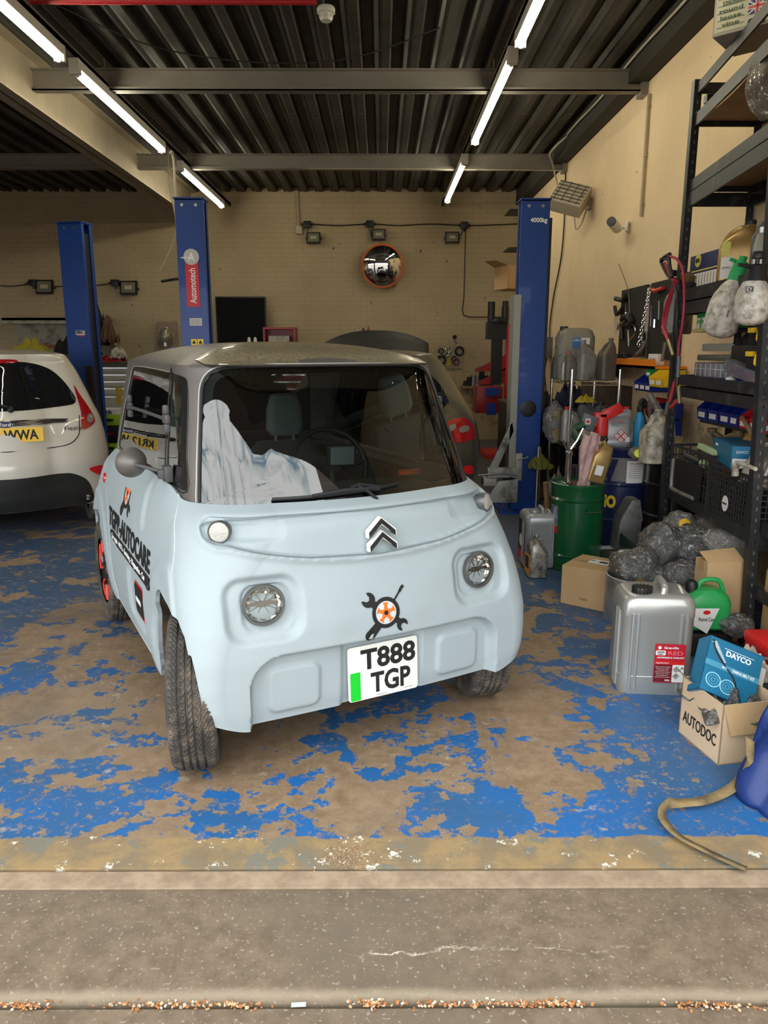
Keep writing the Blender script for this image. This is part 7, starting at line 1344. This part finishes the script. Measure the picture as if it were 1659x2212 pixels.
# green boxed bulbs on a yellow edged tray
mb=MB(); mb.box((2.06,4.45,1.585),(.26,.60,.012)); t=tag(mb.build('display_tray',mat('navy_tray',(.015,.015,.07),.4)),'navy tray with a yellow edge carrying green bulb boxes','tray'); mb=MB(); mb.b2((1.925,4.15,1.58),(1.93,4.75,1.60)); o=mb.build('yellow_edge',mat('pale_yellow',(.55,.48,.15),.5)); o.parent=t
k_=0
for c_ in range(7):
    for r_ in range(3 if c_%2 else 2):
        t=thing('bulb_box','green bulb carton, %s layer of the %s pile on the navy tray'%(['bottom','middle','top'][r_],['farthest','second farthest','third farthest','central','third nearest','second nearest','nearest'][c_]),'box',(1.97,4.70-.068*c_,1.592+.052*r_),group='green bulb boxes on the navy tray'); mb=MB(); mb.b2((-.03,-.03,0),(.06,.03,.048)); mb.build('carton_body',GRN if (c_+r_)%3 else mat('leaf_green',(.08,.35,.12),.5),t,sm=False); mb=MB(); mb.b2((-.0315,-.022,.006),(-.030,.022,.022 if r_ else .04)); mb.build('white_panel',WLAB,t)
# stack of black cases with yellow latches
for k in range(3):
    z=1.38+.115*k; t=thing('tool_case','black tool case with yellow latches, '+['bottom','middle','top'][k]+' of the stack beside the near upright','tool case',(2.00,3.74,z),group='black cases with yellow latches'); mb=MB(); mb.box((0,0,.052),(.30,.24,.10)); mb.build('case_body',BLACK,t,bev=.008)
    mb=MB(); mb.box((-.155,.07,.075),(.02,.07,.025)); mb.build('latch',YEL,t,bev=.003); mb=MB(); mb.tube([(-.16,-.02,.085),(-.17,-.02,.03),(-.17,-.10,.02),(-.16,-.11,.03)],.010,smooth=3); mb.build('handle',YEL,t)
rag('black cable heap under the white sprayer bottles',(2.02,4.02,1.50),.2,.3,.12,mat('black_cloth'),301,'cable heap','cable_heap',20,2)
mb=MB(); mb.box((2.02,4.02,1.44),(.22,.3,.12)); tag(mb.build('black_case',BLACK,bev=.01),'plain black case left of the yellow-latched cases','case')
mb=MB(); mb.box((2.03,4.0,1.60),(.1,.16,.07)); tag(mb.build('red_packet',RED,bev=.004),'red packet behind the white sprayer bottles','packet')
# eye level shelf z=1.84
t=thing('parts_display_box','navy and white boxed goods with a yellow oval badge, on the upper rack shelf','box',(2.02,4.62,Z6)); mb=MB(); mb.box((0,0,.10),(.18,.52,.20)); mb.build('carton_body',mat('navy_card',(.02,.02,.09),.5),t,bev=.003); mb=MB(); mb.lathe([(.045,0),(.045,.001)],n=30,M=Matrix.Rotation(-PI/2,4,'Y')@Matrix.Diagonal((.85,1,1,1))); o=mb.build('yellow_oval',mat('oval_yellow',(.62,.56,.12),.5),t,loc=(-.091,.14,.165)); text('RING',.03,INK,t,(-.0935,.14,.165),(PI/2,0,-PI/2),bold=.0006,width=.065,height=.026,name='maker_name'); plate('white_chart',.40,.08,WLAB,t,(-.091,.0,.05),(0,0,-PI/2)); mb=MB()
for k in range(9): mb.box((-.0925,-.18+.04*k,.05),(.001,.004,.07))
mb.build('chart_lines',mat('carton_print'),t); mb=MB(); mb.box((-.0915,0,.105),(.001,.45,.008)); mb.build('yellow_stripe',mat('oval_yellow'),t)
j=jug('gold oil jug with oval label on the upper rack shelf',(1.95,4.27,Z6),.20,.12,.315,R(-30),GOLD,BLACK,flip=-1,neck=.28); plate('yellow_patch',.045,.07,mat('oval_yellow'),j,(-.06,-.062,.17)); plate('oval_label',.06,.11,WLAB,j,(-.05,-.063,.07)); text('QUARTZ',.02,INK,j,(-.05,-.066,.07),width=.045,height=.012,name='label_word')
jug('tall dark grey jug with loop handle at the right of the upper rack shelf',(1.98,3.96,Z6),.20,.13,.33,R(-35),mat('mid_grey_jug',(.09,.095,.10),.4),BLACK,flip=-1)
b=bottle('clear bottle with steel cap and white label, before the dark grey jug',(1.86,3.84,Z6),.038,.22,mat('dull_clear',(.30,.29,.26),.3),STL,neckr=.7); plate('paper_label',.06,.06,WLAB,b,(-.02,-.039,.07),(0,0,-.5)); text('VD',.02,RED,b,(-.025,-.043,.08),(PI/2,0,-.5),width=.03,height=.018,name='label_word')
t=thing('wire_brush','black wooden backed brushes on the upper rack shelf end','brush',(1.93,4.83,Z6)); mb=MB(); mb.box((0,0,.03),(.1,.14,.05),(.3,0,.2)); mb.build('brush_back',BLACK,t,bev=.006); mb=MB(); mb.box((-.02,.0,.075),(.08,.12,.04),(.3,0,.2)); mb.build('bristles',mat('bristle_brown',(.12,.07,.03),.9),t)
rag('brown dusty hoses heaped at the far end of the upper rack shelf',(2.08,4.86,Z6),.22,.3,.14,mat('rusty_heap',(.09,.05,.03),.8,var=.5,scale=30),303,'hose heap','hose_heap',20,2)
# sprayers
def sprayer(label,loc,r,h,rot,headm,bm_,kind):
    t=thing('pump_sprayer',label,'sprayer',loc,group='dirty white pump sprayers',rot=rot); mb=MB(); mb.lathe([(r*.35,0),(r*.8,h*.05),(r*.98,h*.12),(r,h*.5),(r*.9,h*.62),(r*.68,h*.76),(r*.42,h*.86),(r*.4,h*.9)],n=36); mb.build('tank',bm_,t)
    mb=MB()
    if kind: mb.lathe([(r*.72,h*.78),(r*.66,h*.86),(r*.5,h*1.05),(r*.3,h*1.08)],n=28); mb.cyl((0,0,h),(0,0,h*1.22),r*.13); mb.lathe([(r*.36,h*1.18),(r*.38,h*1.24),(r*.3,h*1.30)],n=20); mb.cyl((0,0,h*1.02),(-r*1.35,-.01,h*1.05),r*.14,r*.10); mb.tube([(r*.2,0,h*1.04),(r*.9,0,h*1.06),(r*.95,0,h*.9)],r*.12,smooth=3)
    else: mb.lathe([(r*.46,h*.84),(r*.46,h*.98),(r*.36,h*1.14)],n=24); mb.cyl((0,0,h*1.1),(0,0,h*1.22),r*.22); mb.cyl((0,0,h*1.12),(-r*.7,0,h*1.14),r*.10)
    mb.build('spray_head',headm,t); return t
DW2=mat('mottled_white_tank',(.66,.62,.55),.45,dirt=(.26,.22,.18),dscale=26,damt=.5)
s1=sprayer('dirty white pump sprayer with green collar and barcode label, tilted on the rack beam',P(1548,728,X=1.74)+Vector((-.0,0,0)),.088,.335,(0,R(14),0),mat('bright_green',(.02,.35,.10),.4),DW2,0); plate('barcode_label',.085,.06,WLAB,s1,(.01,-.083,.115),(0,0,0)); mb=MB()
for k in range(14): mb.box((-.022+.0048*k,-.0855,.112),(.0022+(k%3)*.0006,.001,.035))
mb.build('barcode_bars',INK,s1)
s2=sprayer('dirty white pump sprayer with black pump head, right of the tilted one',P(1618,703,X=1.70),.074,.25,(0,R(2),R(10)),BLACK,DW2,1); plate('name_panel',.030,.026,DLAB,s2,(-.052,-.045,.155),(0,0,-.85)); text('EY',.02,WINK,s2,(-.054,-.048,.155),(PI/2,0,-.85),width=.022,height=.018,name='maker_name'); 
s3=bottle('grey grimy pump bottle hanging behind the jump leads',P(1461,722,X=1.99),.095,.36,DGREY,BLACK,name='pump_bottle'); tw(s3,[(0,0,.36),(0,0,.39),(-.06,0,.395)],.022,BLACK,'pump_lever')
# jump leads: hung on the far upright
JX=1.80
def jl(pts,r,m,lb,nm='jump_lead',X=JX):
    mb=MB(); mb.tube([P(a,b,X=X) for a,b in pts],r,smooth=6,n=8); return mb.build(nm,m)
t=thing('jump_leads','red and black jump leads looped over the far rack upright','jump leads',P(1462,700,X=JX)); RC=mat('red_cable',(.38,.02,.05),.4)
def jp(pts,r,m,nm):
    mb=MB(); o=t.location; mb.tube([P(a,b,X=JX-.0)-o for a,b in pts],r,smooth=6,n=8); return mb.build(nm,m,t)
jp([(1446,562),(1432,558),(1428,565),(1440,590),(1455,612),(1463,650),(1462,700),(1464,745),(1462,830),(1452,880)],.010,BLACK,'black_lead'); jp([(1446,553),(1462,560),(1474,580),(1477,612),(1478,650),(1474,700),(1466,750),(1466,790),(1460,820),(1455,838)],.008,RC,'red_lead'); jp([(1457,606),(1446,640),(1434,680),(1433,700),(1437,712)],.009,RC,'red_lead'); jp([(1462,606),(1450,640),(1440,680),(1436,705)],.009,RC,'red_lead'); jp([(1436,567),(1450,600),(1458,606)],.008,RC,'red_lead'); jp([(1444,552),(1447,580),(1452,600)],.013,BLACK,'black_lead'); jp([(1428,566),(1436,555),(1447,549)],.012,BLACK,'black_lead')
def clampp(a,b,m,nm='clamp'):
    mb=MB(); o=t.location; p,q_=P(*a,X=JX)-o,P(*b,X=JX)-o; mb.cyl(p,q_,.013,.011,n=10); g=mb.build(nm,m,t); return g
RG=mat('red_grip',(.50,.05,.06),.45)
for a,b,m in (((1432,705),(1443,735),RG),((1458,826),(1447,866),RG),((1462,866),(1450,880),RG),((1467,770),(1464,815),GREYP)): clampp(a,b,m,'clamp_grip')
BR=mat('brass_clamp',(.45,.38,.25),.3,.8)
for a,b in (((1438,740),(1430,780)),((1444,735),(1454,768)),((1444,868),(1438,895)),((1466,835),(1468,872))): clampp(a,b,BR,'clamp_jaw')
# upper shelves
t=carton('produce_box','pale printed produce carton with a small union flag, on the top rack shelf','x' and (1.96,4.22,3.03),.42,.34,.30,R(-42),mat('pale_card',(.42,.38,.34),.8),tape=False)
plate('printed_label',.40,.27,mat('cream_label',(.62,.60,.45),.6),t,(0,-.171,.15)); text('5kg',.04,INK,t,(-.15,-.174,.24),width=.05,height=.03,name='label_weight')
for k in range(6): mb=MB(); mb.box((-.125,-.1735,.035+.032*k),(.13,.001,.0016)); mb.build('table_rule',mat('dark_green_ink',(.03,.10,.05),.7),t)
for k,s_ in enumerate(('British Tomatoes','Class 1','57/67mm','round','loose','vine')): text(s_,.03,mat('dark_green_ink'),t,(-.125,-.174,.205-.032*k),width=.11-.012*(k%3),height=.018,name='label_line')
mb=MB(); mb.box((0,-.1735,.09),(.085,.001,.06)); mb.build('flag_blue_ground',mat('flag_navy',(.05,.05,.22),.6),t); mb=MB(); mb.box((0,-.1745,.09),(.085,.001,.02)); mb.box((0,-.1745,.09),(.022,.001,.06)); mb.box((0,-.1742,.09),(.10,.001,.006),(0,.6,0)); mb.box((0,-.1742,.09),(.10,.001,.006),(0,-.6,0)); mb.build('flag_white_cross',WINK,t); mb=MB(); mb.box((0,-.1755,.09),(.085,.001,.011)); mb.box((0,-.1755,.09),(.012,.001,.06)); mb.build('flag_red_cross',RED,t)
mb=MB(); mb.prism(rrect(.09,.045,.02,4,0,.165),-.1745,-.173); mb.prism(rrect(.08,.03,.012,4,0,.025),-.1745,-.173); mb.build('black_patch',INK,t)
for k,(s_,mm) in enumerate((('TOTAL PRODUCE','dark_green_ink'),('WHOLESALERS','dark_green_ink'),('GROWN FOR','dark_green_ink'),('STOCK AVAILABLE','dark_green_ink'),('fresh every day','x'),('fruit and veg','x'),('growers','x'))): text(s_,.03,mat('dark_green_ink') if mm!='x' else RED,t,(.12,-.174,.265-.035*k),width=.13-.012*(k%3),height=.02,name='label_line')
filmbag('bubble wrapped parcel on the second rack shelf at the right edge',(1.86,3.86,2.72),(.12,.12,.20),plastic_film('bubble_film',(.6,.6,.58),.35,.45,(.42,.38,.32)),81,[('wrapped_board',CARD,(.05,0,-.03),.09)])
mb=MB(); mb.box((1.90,4.72,2.98-.09),(.05,.05,.04)); tag(mb.build('black_offcut',BLACK),'small black offcut on the bowed top shelf board','offcut')
# debris in the gutter at the very front of the picture and in the sill pocket
rs=random.Random(5); LEAF=[mat('leaf_rust',(.42,.16,.05),.8),mat('leaf_tan',(.55,.36,.2),.8),mat('grit_pale',(.6,.55,.47),.8)]
def litter(name,label,n,fx,m,sz):
    mb=MB()
    for _ in range(n):
        x,y=fx(); s=sz*rs.uniform(.5,1.4); a=rs.uniform(0,6.28)
        mb.box((x,y,-.001+s*.25),(s,s*rs.uniform(.4,.9),s*.35),(rs.uniform(-.5,.5),rs.uniform(-.5,.5),a))
    tag(mb.build(name,m,sm=False),label,'litter',kind='stuff')
CL=[(-.95,.07),(-.82,.05),(-.52,.12),(-.38,.10),(-.02,.03),(.12,.16),(.3,.12),(.42,.06),(.75,.08),(.98,.14)]
def gut(): a,b=rs.choice(CL); x=a+b*rs.gauss(0,.6); return x,1.447+.006*rs.gauss(0,1)-.012*max(0,x)**2
for k,nm in enumerate(('rust coloured leaf bits','tan leaf bits','pale grit')): litter(['leaf_litter','leaf_litter','grit'][k],nm+' in the joint along the bottom of the picture',[330,200,110][k],gut,LEAF[k],.006)
def poc(): return -.10+.045*rs.gauss(0,1),1.965+.03*rs.gauss(0,1)
litter('gravel','tan gravel in the broken pocket of the door sill',200,poc,mat('gravel_brown',(.30,.19,.11),.85),.006); litter('gravel','pale gravel in the broken pocket of the door sill',60,poc,LEAF[2],.005)
mb=MB(); q=P(645,2170,z=.002); mb.box(q,(.034,.011,.002),(0,0,.05)); tag(mb.build('paper_scrap',mat('pale_blue_paper',(.5,.62,.65),.7)),'pale blue paper scrap in the joint at the bottom','paper')
